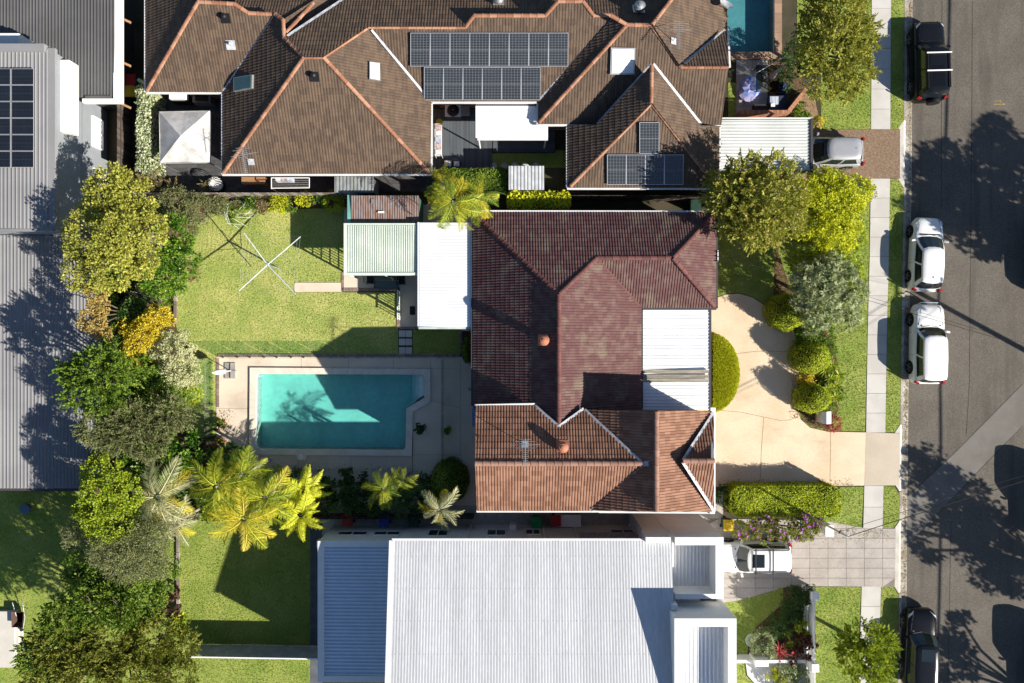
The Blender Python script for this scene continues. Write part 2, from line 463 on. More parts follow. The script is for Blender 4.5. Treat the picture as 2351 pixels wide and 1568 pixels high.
# ------------------------------------------------------------------ lawns
def grassmat(name, c0, c1, c2):
    m, n, b, L = _nodes(name)
    N = n.nodes.new
    geo = N('ShaderNodeNewGeometry')
    n1 = N('ShaderNodeTexNoise'); n1.inputs['Scale'].default_value = 0.55; n1.inputs['Detail'].default_value = 5
    L.new(geo.outputs['Position'], n1.inputs['Vector'])
    at = N('ShaderNodeAttribute'); at.attribute_name = 'var'
    ad = N('ShaderNodeMath'); ad.operation = 'MULTIPLY_ADD'; ad.inputs[1].default_value = 0.55
    sb = N('ShaderNodeMath'); sb.operation = 'SUBTRACT'; sb.inputs[1].default_value = 0.3
    L.new(at.outputs['Fac'], sb.inputs[0]); L.new(sb.outputs[0], ad.inputs[0]); L.new(n1.outputs['Fac'], ad.inputs[2])
    rp = N('ShaderNodeValToRGB'); cr = rp.color_ramp
    cr.elements[0].position = 0.36; cr.elements[0].color = (*c0, 1)
    cr.elements[1].position = 0.74; cr.elements[1].color = (*c2, 1)
    e = cr.elements.new(0.55); e.color = (*c1, 1)
    L.new(ad.outputs[0], rp.inputs[0]); L.new(rp.outputs[0], b.inputs['Base Color'])
    b.inputs['Roughness'].default_value = 0.7; b.inputs['Specular IOR Level'].default_value = 0.15
    tr = N('ShaderNodeBsdfTranslucent'); L.new(rp.outputs[0], tr.inputs[0])
    mx = N('ShaderNodeMixShader'); mx.inputs[0].default_value = 0.3
    L.new(b.outputs[0], mx.inputs[1]); L.new(tr.outputs[0], mx.inputs[2]); L.new(mx.outputs[0], n.nodes['Material Output'].inputs[0])
    return m
M_blade = grassmat('grass_blades', (.17, .255, .035), (.29, .36, .065), (.44, .45, .14))
M_bladedry = grassmat('dry_grass_blades', (.23, .33, .05), (.4, .45, .105), (.58, .53, .24))
M_turfdry = mat('dry_turf_base', (0.4, 0.41, 0.13), 0.95, col2=(0.26, 0.33, 0.075), vscale=0.6, fine=0.18, fscale=9, bump=0.35, bscale=20)

def lawn(poly, label, holes=(), dens=330, z=0.006, hgt=0.04, dry=False):
    struct('lawn', poly, z, M_turfdry if dry else M_turf, label.replace('grass', 'turf'))
    pts = [tuple(G(X, Y))[:2] for X, Y in poly]
    xs = [p[0] for p in pts]; ys = [p[1] for p in pts]
    area = (max(xs) - min(xs)) * (max(ys) - min(ys))
    n = int(area * dens)
    x = rng.uniform(min(xs), max(xs), n); y = rng.uniform(min(ys), max(ys), n)
    k = inpoly(x, y, pts)
    for h in holes: k &= ~inpoly(x, y, [tuple(G(X, Y))[:2] for X, Y in h])
    x, y = x[k], y[k]; n = len(x)
    if not n: return
    a = rng.uniform(0, 2 * np.pi, n); w = rng.uniform(.013, .024, n); h = rng.uniform(.5, 1.2, n) * hgt
    la = rng.uniform(0, 2 * np.pi, n); ll = rng.uniform(.2, 1.0, n) * h
    c, s = np.cos(a), np.sin(a)
    V = np.zeros((n, 4, 3))
    V[:, 0] = np.stack([x - c * w, y - s * w, np.full(n, z)], 1); V[:, 1] = np.stack([x + c * w, y + s * w, np.full(n, z)], 1)
    tx, ty = x + np.cos(la) * ll, y + np.sin(la) * ll
    V[:, 2] = np.stack([tx + c * w * .45, ty + s * w * .45, z + h], 1); V[:, 3] = np.stack([tx - c * w * .45, ty - s * w * .45, z + h], 1)
    o = quadmesh('grass', M_bladedry if dry else M_blade, V, rng.random(n), org=(float(np.mean(x)), float(np.mean(y)), z))
    tag(o, label, 'grass', kind='stuff')

back_lawn = [(404, 620), (430, 540), (480, 492), (560, 478), (655, 480), (792, 478), (792, 630), (786, 648), (676, 648), (674, 671), (911, 671), (914, 755), (914, 813), (500, 813), (496, 822), (496, 1000), (440, 1010), (415, 900), (404, 740)]
lawn(back_lawn, 'sunlit back lawn grass around the rotary clothesline', dry=True)
lawn(rect(948, 757, 1058, 812), 'small patch of lawn grass beside the stepping stones')
drive_poly = [(1600, 690), (1645, 684), (1668, 676), (1697, 674), (1727, 683), (1755, 701), (1778, 722), (1800, 742), (1822, 762), (1832, 790), (1833, 860), (1829, 938), (1838, 963), (1860, 982), (1900, 991), (2000, 993), (2066, 995), (2064, 1114), (1900, 1115), (1600, 1118)]
front_lawn = [(1640, 500), (1760, 440), (1999, 425), (1997, 600), (1990, 800), (1986, 990), (1900, 989), (1860, 980), (1838, 960), (1831, 938), (1835, 790), (1822, 760), (1778, 720), (1755, 699), (1727, 681), (1697, 672), (1668, 674), (1640, 684)]
lawn(front_lawn, 'green front lawn grass sloping to the footpath of the tiled house')
lawn([(1930, 1118), (1983, 1117), (1978, 1211), (1900, 1211), (1890, 1190)], 'strip of lawn grass at the end of the long clipped hedge')
lawn([(1885, 150), (2000, 0), (2001, -60), (1830, -60), (1830, 180)], 'grass under the feathery street tree')
lawn([(1885, 150), (2000, 2), (1999, 296), (1885, 296)], 'front verge grass beside the pebble driveway')
for y0, y1, lab in ((-60, 296, 'kerbside verge grass beside the black four wheel drive'), (411, 992, 'long kerbside verge grass beside the two white cars'), (1116, 1212, 'short kerbside verge grass between two driveways'), (1347, 1640, 'kerbside verge grass beside the bottom black car')):
    ysl = [y0, (y0 + y1) / 2, y1]
    lawn([(fx(y) + 1, y) for y in ysl] + [(gx(y1) - 34, y1), (gx(y1 - 19) - 22, y1 - 19), (gx(y0 + 19) - 22, y0 + 19), (gx(y0) - 34, y0)], lab)
lawn([(412, 1215), (455, 1195), (720, 1195), (712, 1480), (412, 1480)], 'lower neighbour back lawn grass half in shade')
lawn([(440, 1508), (712, 1508), (712, 1640), (420, 1640)], 'lawn grass below the low grey metal fence')
lawn([(-40, 1128), (215, 1128), (405, 1240), (405, 1420), (440, 1500), (430, 1640), (-40, 1640)], 'shaded lawn grass of the left neighbour yard', dens=200)
lawn([(1640, 1386), (1700, 1377), (1760, 1362), (1798, 1348), (1797, 1385), (1770, 1410), (1735, 1440), (1718, 1470), (1716, 1502), (1640, 1502)], 'front lawn grass of the white house with a pale round lid')
lawn([(1640, 1522), (1708, 1522), (1712, 1550), (1735, 1575), (1735, 1640), (1640, 1640)], 'lawn grass patch beside the white gravel bed')
lawn([(1858, 1347), (1977, 1347), (1970, 1500), (1965, 1640), (1856, 1640)], 'bright verge grass under the lime green street tree')
lawn([(1100, 345), (1300, 345), (1300, 385), (1110, 385)], 'thin strip of grass with round stepping stones')
lawn([(1672, 190), (1692, 190), (1692, 272), (1672, 272)], 'narrow grass strip between brown roof and small courtyard')

# ------------------------------------------------------------------ driveways and paving
dv = struct('driveway', drive_poly, 0.024, M_drive, 'broad cream concrete driveway curving past the garage')
dv2 = struct('driveway_crossover', [(1988, 993.6), (2066, 995), (2064, 1114), (1984, 1115)], 0.028, M_drive2, 'duller concrete crossover between footpath and kerb')
def grooves(parent, lines, z, w=0.02, m=None):
    b = MB()
    for ln in lines:
        for i in range(len(ln) - 1):
            p, q = G(*ln[i], z), G(*ln[i + 1], z); d = (q - p).normalized(); s = Vector((-d.y, d.x, 0)) * w / 2
            b.sheet([p - s, q - s, q + s, p + s])
    return b.build('joint', m or M_joint, parent)
grooves(dv, [[(1640, 941), (1700, 946), (1752, 957), (1790, 965), (1812, 964), (1832, 956)], [(1753, 958), (1748, 1030), (1744, 1117)], [(1907, 991), (1905, 1115)], [(1690, 812), (1740, 806), (1832, 807)]], 0.028, 0.026, mat('drive_joint', (0.3, 0.19, 0.1), 0.9))
struct('pebble_driveway', [(1810, 297), (2066, 297), (2066, 410), (1810, 412)], 0.02, M_pebble, 'brown pebble concrete driveway behind the silver hatchback')

low_drive = [(1610, 1190), (1890, 1195), (1990, 1213), (2056, 1213), (2054, 1347), (1830, 1345), (1798, 1348), (1760, 1361), (1700, 1377), (1610, 1392)]
ld = struct('paved_driveway', low_drive, 0.008, mat('paver_joint', (.22, .19, .16), .95), 'large grey paver driveway beside the white house')
lp = [tuple(G(X, Y))[:2] for X, Y in low_drive]
for i in range(11):
    for j in range(9):
        x0, y0 = 1608 + i * 41.8, 1190 + j * 22.8
        q = rect(x0 + .35, y0 + .35, x0 + 41.4, y0 + 22.4)
        qq = [tuple(G(X, Y))[:2] for X, Y in q]
        ins = inpoly(np.array([p[0] for p in qq]), np.array([p[1] for p in qq]), lp)
        if ins.sum() == 0: continue
        if ins.sum() < 4:
            cl = []
            for k in range(4):     # trim the paver on the lawn edge
                a, c = qq[k], qq[(k + 1) % 4]
                if ins[k]: cl.append(a)
                if ins[k] != ins[(k + 1) % 4]:
                    lo, hi = (0.0, 1.0)
                    for _ in range(14):
                        t = (lo + hi) / 2; pt = (a[0] + (c[0] - a[0]) * t, a[1] + (c[1] - a[1]) * t)
                        if bool(inpoly(np.array([pt[0]]), np.array([pt[1]]), lp)[0]) == bool(ins[k]): lo = t
                        else: hi = t
                    cl.append(pt)
            if len(cl) < 3: continue
            qq = cl
        MB().prism(qq, 0.0, 0.03 + random.uniform(-.003, .003)).build('paver', M_paver, ld)

def paving(name, poly, px, py, m, label, z=0.03, x0=None, y0=None, stagger=False, base=None):
    """a paved area laid paver by paver"""
    xs = [p[0] for p in poly]; ys = [p[1] for p in poly]
    o = struct(name, poly, 0.010, base or M_joint, label)
    X = x0 if x0 is not None else min(xs); Y0 = y0 if y0 is not None else min(ys)
    i = 0
    pg = [tuple(p) for p in poly]
    row = 0; y = Y0
    me = MB().box(-.5, .5, -.5, .5, -1, 0).data('paver', m)
    while y < max(ys) - 0.5:
        x = X - (px / 2 if stagger and row % 2 else 0)
        while x < max(xs) - 0.5:
            xa, xb, ya, yb = max(x, min(xs)), min(x + px, max(xs)), y, min(y + py, max(ys))
            if xb - xa > 1 and inpoly(np.array([(xa + xb) / 2]), np.array([(ya + yb) / 2]), pg)[0]:
                c = G((xa + xb) / 2, (ya + yb) / 2, z + random.uniform(-.003, .003))
                child('paver', me, o, Matrix.Translation(c - ORG[o.name]) @ Matrix.Diagonal(((xb - xa) / PXM - .012, (yb - ya) / PXM - .012, 0.03, 1)))
            x += px
        y += py; row += 1
    return o

# ------------------------------------------------------------------ the pool
pool_in = [(597, 858), (967, 859.5), (972.5, 861.5), (975, 867), (975, 910), (973, 914), (938, 934), (934.5, 937), (933, 942), (931.8, 1024), (930, 1030), (924, 1032.5), (600, 1030), (592, 1027), (588.5, 1019), (590, 866), (592, 861)]
def pool(name, inner, depth, floor_m, wall_m, label, z=0.0):
    b = MB(); n = len(inner)
    top = [G(X, Y, 0.08) for X, Y in inner]; bot = [G(X, Y, -depth) for X, Y in inner]
    for i in range(n):
        j = (i + 1) % n
        b.add([top[i], top[j], bot[j], bot[i]], [(0, 1, 2, 3)])
    b.sheet(bot)
    return b.build(name, floor_m, None, label=label, kind='structure')
pb = pool('pool_basin', pool_in, 0.95, M_plaster, M_tileband, 'pale plastered basin of the big backyard swimming pool')
for k, (xa, zt) in enumerate(((961, -0.14), (952.5, -0.34), (944, -0.58))):
    xb = (975 if k == 0 else (961, 952.5)[k - 1])
    ya = 860.5
    yb = [914, 921, 930][k]
    b = MB(); p0, p1 = G(xa, ya), G(xb, yb)
    b.prism([(p0.x, p0.y), (p1.x, p0.y), (p1.x, G(0, yb - 7).y), (p0.x, G(0, yb).y)], -0.94, zt).build('pool_step', M_plaster, pb)
waterbody(pool_in, 0.95, water('pool_water', (.33, .85, .84), .9), 'turquoise water of the big backyard swimming pool')
# coping
oc = [(575.2, 843.7), (988.7, 846.6), (988.7, 922.7), (948.6, 944.7), (946.2, 1045.7), (573.7, 1042.8)]
ic = [(590, 858.3), (975, 859.8), (975, 913), (933.5, 937.4), (931.8, 1032.6), (588.3, 1029.6)]
cp = MB()
cope = thing('pool_coping', 'cream paver coping raised around the big swimming pool', 'pool coping', G(770, 945, 0))
for i in range(6):
    j = (i + 1) % 6
    o0, o1, i0, i1 = [G(*p) for p in (oc[i], oc[j], ic[i], ic[j])]
    n = max(1, round((i1 - i0).length / 0.42))
    for k in range(n):
        t0, t1 = k / n, (k + 1) / n
        g = 0.004 / (i1 - i0).length
        q = [o0.lerp(o1, t0 + g), o0.lerp(o1, t1 - g), i0.lerp(i1, t1 - g), i0.lerp(i1, t0 + g)]
        MB().prism([(p.x, p.y) for p in q], 0.02, 0.14 + random.uniform(-.002, .002)).build('coping_paver', M_cope, cope)
for (cx_, cy_, sx, sy) in ((590, 858.3, 1, 1), (975, 859.8, -1, 1), (931.8, 1032.6, -1, -1), (588.3, 1029.6, 1, -1)):
    pts = [(cx_ - .3 * sx, cy_ - .3 * sy), (cx_ + 8 * sx, cy_ - .3 * sy)] + [(cx_ + 8 * sx - 8 * sx * math.sin(R(a)), cy_ + 8 * sy - 8 * sy * math.cos(R(a))) for a in (0, 30, 60, 90)] + [(cx_ - .3 * sx, cy_ + 8 * sy)]
    MB().prism([tuple(G(*p))[:2] for p in pts], 0.03, 0.137).build('corner_piece', M_cope, cope)
sk = thing('skimmer_lid', 'round white skimmer lid on a tab of the pool coping', 'skimmer lid', G(692, 1047, 0.1))
MB().prism([tuple(G(*p))[:2] for p in ((680, 1043.8), (706, 1044), (702, 1056), (684, 1056))], 0.03, 0.136).build('surround', M_cope, sk)
MB().lathe([(0.15, 0.137), (0.15, 0.15), (0.13, 0.155)], G(692, 1048.5, 0), 20).build('lid', M_white, sk)
for dx in (-2.2, 2.2): MB().lathe([(0.018, 0.15), (0.018, 0.158)], G(692 + dx, 1048.5, 0), 8).build('finger_hole', M_black, sk)

deck = MB()
for poly in ([(497, 819), (575.5, 819), (575.5, 1160), (497, 1160)], [(575.5, 819), (1090, 819), (1090, 846.7), (575.5, 844)], [(988.5, 846.7), (1120, 846.7), (1120, 1160), (947, 1160), (948.5, 945), (988.5, 923)], [(575.5, 1042.7), (946.3, 1045.6), (947, 1160), (575.5, 1160)]):
    deck.prism([tuple(G(*p))[:2] for p in poly], -0.02, 0.02)
deck = deck.build('pool_deck', M_deck, None, label='cream concrete deck around the swimming pool', kind='structure')
grooves(deck, [[(497, 937.5), (574, 937.5)], [(692, 844), (692, 820)], [(800, 845), (800, 820)], [(903, 846), (903, 820)], [(990, 919), (1018, 926), (1056, 936)], [(1018, 822), (1018, 1068)], [(948, 1044), (1058, 1044)], [(806, 1046), (806, 1085)], [(685, 1058), (685, 1085)], [(703, 1058), (703, 1085)], [(989, 846), (989, 822)], [(1057, 822), (1057, 1044)], [(574, 1048), (574, 1085)]], 0.0235, 0.018, mat('deck_joint', (0.24, 0.19, 0.14), 0.9))
# brick edging
def edging(name, p, q, label, w=9.5, step=8.6, m=M_brick):
    a, c = G(*p), G(*q); d = c - a; n = max(1, round(d.length * PXM / step)); u = d / n; s = Vector((-d.y, d.x, 0)).normalized() * (w / PXM / 2)
    o = MB().sheet([a - s + Vector((0, 0, .012)), c - s + Vector((0, 0, .012)), c + s + Vector((0, 0, .012)), a + s + Vector((0, 0, .012))]).build(name, M_conc, None, label=label, kind='structure')
    me = MB().box(-.5, .5, -.5, .5, -.5, .5).data('brick', m)
    ang = math.atan2(d.y, d.x)
    for i in range(n):
        cpt = a + u * (i + .5)
        child('brick', me, o, Matrix.Translation(cpt - ORG[o.name] + Vector((0, 0, .02))) @ Matrix.Rotation(ang, 4, 'Z') @ Matrix.Diagonal((u.length - .016, w / PXM - .02, .06, 1)))
edging('brick_edging', (500, 816), (1056, 816), 'brick row between the back lawn and the pool deck', 8)
edging('brick_edging', (500.5, 822), (500.5, 935), 'brick row on the left edge of the pool deck', 7)
edging('brick_edging', (785, 664.5), (911, 664.5), 'brick row along the lawn side of the patio', 8)
edging('brick_edging', (914.5, 664), (914.5, 752), 'brick row down the right end of the back lawn', 7.5)
edging('brick_edging', (787, 668), (787, 625), 'short brick row at the left end of the patio', 6)
edging('brick_edging', (917, 752.5), (960, 752.5), 'short brick row above the stepping stones', 6)
edging('brick_edging', (1057, 812), (1057, 757), 'short brick row beside the small round bush', 6)

# patio under the pergolas
struct('patio', [(790, 470), (1092, 470), (1092, 760), (1058, 760), (1058, 755), (960, 755), (960, 750), (918, 750), (918, 661), (790, 661)], 0.022, M_deck, 'cream concrete patio under the white pergola roofs')
struct('garden_path', [(676, 652), (678, 649), (784, 649), (784, 670), (678, 670.5), (676, 667)], 0.03, M_deck, 'short cream concrete path crossing the back lawn', thick=0.05)
for i, yy in enumerate((758.5, 777.5, 797)):
    for j in range(2):
        c0 = G(916 + 15.4 * j, yy); c1 = G(930.6 + 15.4 * j, yy + 15.2)
        MB().box(c0.x, c1.x, c1.y, c0.y, 0.0, 0.04).build('stepping_stone', M_conc, None, label=('left' if j == 0 else 'right') + ' square stepping stone of the ' + ('top', 'middle', 'bottom')[i] + ' pair near the pool', cat='stepping stone', group='square stepping stones')

# upper neighbour: second pool and courtyard
pool2 = [(1668, -128), (1776, -128), (1776, 120), (1668, 120)]
pool('pool_basin', pool2, 0.9, M_plaster, M_tileband, 'basin of the small pool beside the brown tiled roof')
waterbody(pool2, 0.9, water('pool_water_dark', (.02, .5, .6), .9), 'dull blue green water of the small upper pool')
c2 = thing('pool_coping', 'brown paver coping of the small upper pool', 'pool coping', G(1720, 128, 0))
for i in range(6):
    MB().prism([tuple(G(*p))[:2] for p in rect(1660 + i * 22.5, 121, 1682 + i * 22.5, 137)], 0, 0.09).build('coping_paver', mat('brown_coping', (0.34, 0.22, 0.15), 0.85, col2=(0.26, 0.17, 0.12), mode='obj'), c2)
for i in range(8):
    MB().prism([tuple(G(*p))[:2] for p in rect(1777, 121 - (i + 1) * 22.5 + .5, 1794, 121 - i * 22.5)], 0, 0.09).build('coping_paver', MATS['brown_coping'], c2)
paving('courtyard_paving', [(1690, 138), (1760, 138), (1760, 230), (1772, 230), (1772, 272), (1690, 272)], 18, 18, M_ltpave, 'light square pavers of the small front courtyard')
struct('courtyard_ground', [(1755, 140), (1835, 140), (1845, 215), (1808, 272), (1755, 272)], 0.006, M_mulch, 'bare brown ground of the small courtyard')
struct('bark_bed', [(1800, 272), (1846, 215), (1870, 225), (1886, 296), (1800, 296)], 0.006, mat('bark_chips', (0.3, 0.19, 0.12), 0.95, col2=(0.18, 0.11, 0.07), vscale=7, fine=0.3), 'pale bark mulch bed beside the carport')
paving('dark_terrace', [(345, 215), (512, 215), (512, 400), (1000, 400), (1000, 440), (345, 440)], 15.5, 9, M_dkpave, 'dark paved terrace behind the brown tiled house', stagger=True)
# garden beds of mulch
struct('garden_bed', [(290, 440), (800, 440), (800, 482), (655, 476), (560, 474), (480, 488), (430, 536), (402, 620), (402, 740), (413, 900), (438, 1012), (497, 1012), (497, 1085), (1090, 1085), (1090, 1175), (200, 1175), (200, 440)], 0.004, M_mulch, 'mulched garden bed round the back of the tiled house lot')
struct('garden_bed', [(1775, 722), (1822, 764), (1831, 790), (1833, 940), (1842, 965), (1870, 982), (1905, 985), (1925, 940), (1930, 860), (1910, 780), (1880, 740), (1815, 660), (1780, 560), (1830, 500), (1780, 480)], 0.009, M_mulch, 'mulched bed between cream driveway and front lawn')
struct('garden_bed', [(1798, 1348), (1860, 1345), (1862, 1505), (1718, 1505), (1720, 1470), (1735, 1440), (1770, 1410), (1797, 1385)], 0.009, M_mulch, 'dark planted bed behind the white front fence')
struct('gravel_bed', [(1712, 1522), (1862, 1522), (1862, 1640), (1740, 1640), (1738, 1575), (1716, 1550)], 0.009, mat('white_gravel', (0.7, 0.7, 0.7), 0.9, col2=(0.5, 0.5, 0.5), vscale=14, fine=0.3), 'white gravel bed at the bottom edge')
struct('side_passage', [(700, 1130), (1660, 1130), (1660, 1230), (700, 1230)], 0.005, mat('passage_concrete', (0.42, 0.4, 0.37), 0.9, fine=0.15), 'concrete passage between tiled house and white house')
struct('side_passage', [(712, 1200), (740, 1200), (740, 1640), (712, 1640)], 0.009, mat('slate_path', (0.11, 0.12, 0.14), 0.9), 'dark path along the white house wall')
# ------------------------------------------------------------------ building helpers
class Plane:
    """roof plane through a level eave, rising at slope t towards a plan point"""
    def __init__(self, A, B, ze, t, inside):
        self.ze, self.t = ze, t
        self.E = W(*A, ze); F = W(*B, ze)
        self.u = (F - self.E).normalized()
        n = Vector((-self.u.y, self.u.x, 0))
        if n.dot(W(*inside, ze) - self.E) < 0: n = -n
        self.n = n
        if self.u.cross(self.n).z < 0: self.u = -self.u
        self.v = (n + Vector((0, 0, t))).normalized()
        self.w = self.u.cross(self.v)
    def at(self, X, Y, off=0.0):
        a = (X - CX) / (PXM * CAM_H); c = (CY - Y) / (PXM * CAM_H)
        k = a * self.n.x + c * self.n.y
        z = (self.ze + self.t * (k * CAM_H - (self.E.x * self.n.x + self.E.y * self.n.y))) / (1 + self.t * k)
        return Vector((a * (CAM_H - z), c * (CAM_H - z), z)) + self.w * off
    def uv(self, P):
        d = P - self.E
        return (d.dot(self.u), d.dot(self.v))
    def mat4(self, u, v, w=0.0):
        m = Matrix((self.u, self.v, self.w)).transposed().to_4x4()
        m.translation = self.E + self.u * u + self.v * v + self.w * w
        return m
    def pt(self, u, v, w): return self.E + self.u * u + self.v * v + self.w * w

def clip(poly, tri):
    """clip a polygon (u,v,w) by a counterclockwise triangle in (u,v)"""
    for i in range(3):
        a, c = tri[i], tri[(i + 1) % 3]
        ex, ey = c[0] - a[0], c[1] - a[1]
        out = []; n = len(poly)
        for k in range(n):
            p, q = poly[k], poly[(k + 1) % n]
            sp = ex * (p[1] - a[1]) - ey * (p[0] - a[0]); sq = ex * (q[1] - a[1]) - ey * (q[0] - a[0])
            if sp >= 0: out.append(p)
            if (sp >= 0) != (sq >= 0):
                t = sp / (sp - sq)
                out.append((p[0] + (q[0] - p[0]) * t, p[1] + (q[1] - p[1]) * t, p[2] + (q[2] - p[2]) * t))
        poly = out
        if len(poly) < 3: return []
    return poly

def tile_roof(house, faces, m_attr, m_obj, m_deck, tw, tl, ribs, rib_h, dz, n_single=300, prio=()):
    """faces: list of (plane, outline). Every tile is modelled; n_single of them are objects of their own"""
    prof = []
    for r in range(ribs):
        for f, h in ((0, 0), (.32, 0), (.48, 1), (.86, 1)): prof.append(((r + f) / ribs, h * rib_h))
    prof.append((1.0, 0.0))
    def tile_faces(u0, v0):
        fs = []
        for k in range(len(prof) - 1):
            (f0, h0), (f1, h1) = prof[k], prof[k + 1]
            a, c = u0 + f0 * tw, u0 + f1 * tw
            fs.append([(a, v0, h0 + dz), (c, v0, h1 + dz), (c, v0 + tl, h1), (a, v0 + tl, h0)])
            fs.append([(a, v0, -0.004), (c, v0, -0.004), (c, v0, h1 + dz), (a, v0, h0 + dz)])
        return fs
    proto = MB()
    for f in tile_faces(0.0, 0.0): proto.add(f, [(0, 1, 2, 3)])
    me = proto.data('roof_tile', m_obj)
    rest = MB(); singles = []
    under = MB()
    for fi, (pl, outline) in enumerate(faces):
        P = [pl.at(X, Y) for X, Y in outline]
        under.add([p - pl.w * 0.012 for p in P], [tuple(range(len(P)))] if (P[1] - P[0]).cross(P[2] - P[1]).dot(pl.w) > 0 else [tuple(range(len(P)))[::-1]])
        uv = [pl.uv(p) for p in P]
        tris = []
        for t in tessellate_polygon([[Vector((p[0], p[1], 0)) for p in uv]]):
            tri = [uv[i] for i in t]
            ar = (tri[1][0] - tri[0][0]) * (tri[2][1] - tri[0][1]) - (tri[2][0] - tri[0][0]) * (tri[1][1] - tri[0][1])
            if abs(ar) < 1e-6: continue
            tris.append(tri if ar > 0 else tri[::-1])
        us = [p[0] for p in uv]; vs = [p[1] for p in uv]
        i0, i1 = math.floor(min(us) / tw) - 1, math.ceil(max(us) / tw) + 1
        j0, j1 = math.floor(min(vs) / tl), math.ceil(max(vs) / tl)
        gi, gj = np.meshgrid(np.arange(i0, i1), np.arange(j0, j1))
        gi = gi.ravel(); gj = gj.ravel()
        U = gi * tw + (gj % 2) * tw * 0.5; V = gj * tl
        ins = np.stack([inpoly(U + a * tw, V + c * tl, uv) for a, c in ((.02, .02), (.98, .02), (.98, .98), (.02, .98), (.5, .5), (.5, .02), (.5, .98), (.02, .5), (.98, .5))], 1)
        full = ins.all(1); some = ins.any(1) & ~full
        for k in np.nonzero(full)[0]:
            singles.append((fi, float(U[k]), float(V[k])))
        for k in np.nonzero(some)[0]:
            var = random.random(); jz = random.uniform(-.003, .003)
            for f in tile_faces(float(U[k]), float(V[k])):
                flat = abs(f[0][1] - f[2][1]) < 1e-6
                for tri in tris:
                    if flat:
                        if not inpoly(np.array([(f[0][0] + f[1][0]) / 2]), np.array([f[0][1] + .01]), tri)[0]: continue
                        q = f
                    else: q = clip(f, tri)
                    if q: rest.add([pl.pt(a, c, h + jz) for a, c, h in q], [tuple(range(len(q)))], var)
    # the tiles that show largest: faces listed in prio first
    rank = {f: i for i, f in enumerate(prio)}
    zz = {}
    def key(s):
        p = faces[s[0]][0].pt(s[1], s[2], 0)
        return (rank.get(s[0], 99), p.x * p.x + p.y * p.y)
    singles.sort(key=key)
    for fi, u, v in singles[:n_single]:
        child('roof_tile', me, house, Matrix.Translation(-ORG[house.name]) @ faces[fi][0].mat4(u, v, random.uniform(-.003, .003)))
    for fi, u, v in singles[n_single:]:
        pl = faces[fi][0]; var = random.random(); jz = random.uniform(-.003, .003)
        for f in tile_faces(u, v): rest.add([pl.pt(a, c, h + jz) for a, c, h in f], [(0, 1, 2, 3)], var)
    rest.build('roof_tiles', m_attr, house, kind='stuff')
    under.build('roof_deck', m_deck, house)

_cap = {}
def caps(house, pts, m, r=0.125, seg=0.42, lift=0.03):
    """ridge capping, piece by piece along a line of world points"""
    key = (m.name, r)
    if key not in _cap:
        b = MB(); n = 6; vs = []
        for y, rr in ((-.5, r * 1.1), (-.36, r * 1.12), (-.34, r), (.5, r * .96)):
            for i in range(n + 1):
                a = math.pi * (i / n)
                vs.append((math.cos(a) * rr, y, math.sin(a) * rr * 0.8 - 0.02))
        fs = []
        for j in range(3):
            for i in range(n): fs.append((j * (n + 1) + i, j * (n + 1) + i + 1, (j + 1) * (n + 1) + i + 1, (j + 1) * (n + 1) + i))
        fs.append(tuple(range(n + 1))); fs.append(tuple(range(3 * (n + 1), 4 * (n + 1)))[::-1])
        b.add(vs, [f[::-1] for f in fs]); _cap[key] = b.data('ridge_cap', m, smooth=False)
    for i in range(len(pts) - 1):
        p, q = Vector(pts[i]), Vector(pts[i + 1])
        n = max(1, round((q - p).length / seg)); d = (q - p) / n
        y = d.normalized(); x = y.cross(Vector((0, 0, 1))).normalized(); z = x.cross(y)
        for k in range(n):
            mm = Matrix((x, y * (d.length * 1.04), z)).transposed().to_4x4()
            mm.translation = p + d * (k + .5) + z * lift - ORG[house.name]
            child('ridge_cap', _cap[key], house, mm)

def strip(house, p, q, w, m, name, up=0.03, parent=None):
    p, q = Vector(p), Vector(q)
    b = MB(); b.bar(p + Vector((0, 0, up)), q + Vector((0, 0, up)), w, 0.02)
    return b.build(name, m, house)

def gutter(house, p, q, m, w=0.12):
    MB().bar(Vector(p) - Vector((0, 0, .06)), Vector(q) - Vector((0, 0, .06)), w, 0.11).build('gutter', m, house)

def inset(pts, d):
    n = len(pts)
    ar = sum(pts[i][0] * pts[(i + 1) % n][1] - pts[(i + 1) % n][0] * pts[i][1] for i in range(n))
    s = 1 if ar > 0 else -1
    out = []
    for i in range(n):
        p0, p1, p2 = Vector(pts[i - 1][:2]), Vector(pts[i][:2]), Vector(pts[(i + 1) % n][:2])
        a = (p1 - p0).normalized(); c = (p2 - p1).normalized()
        n1 = Vector((-a.y, a.x)) * s; n2 = Vector((-c.y, c.x)) * s
        k = 1 + n1.dot(n2)
        out.append(tuple(p1 + (n1 + n2) * (d / max(k, .3))))
    return out

def walls(house, poly, ze, d, m, z1=None):
    pts = inset([tuple(W(X, Y, ze))[:2] for X, Y in poly], d)
    MB().prism(pts, 0.0, (z1 or ze) - 0.02).build('wall', m, house)

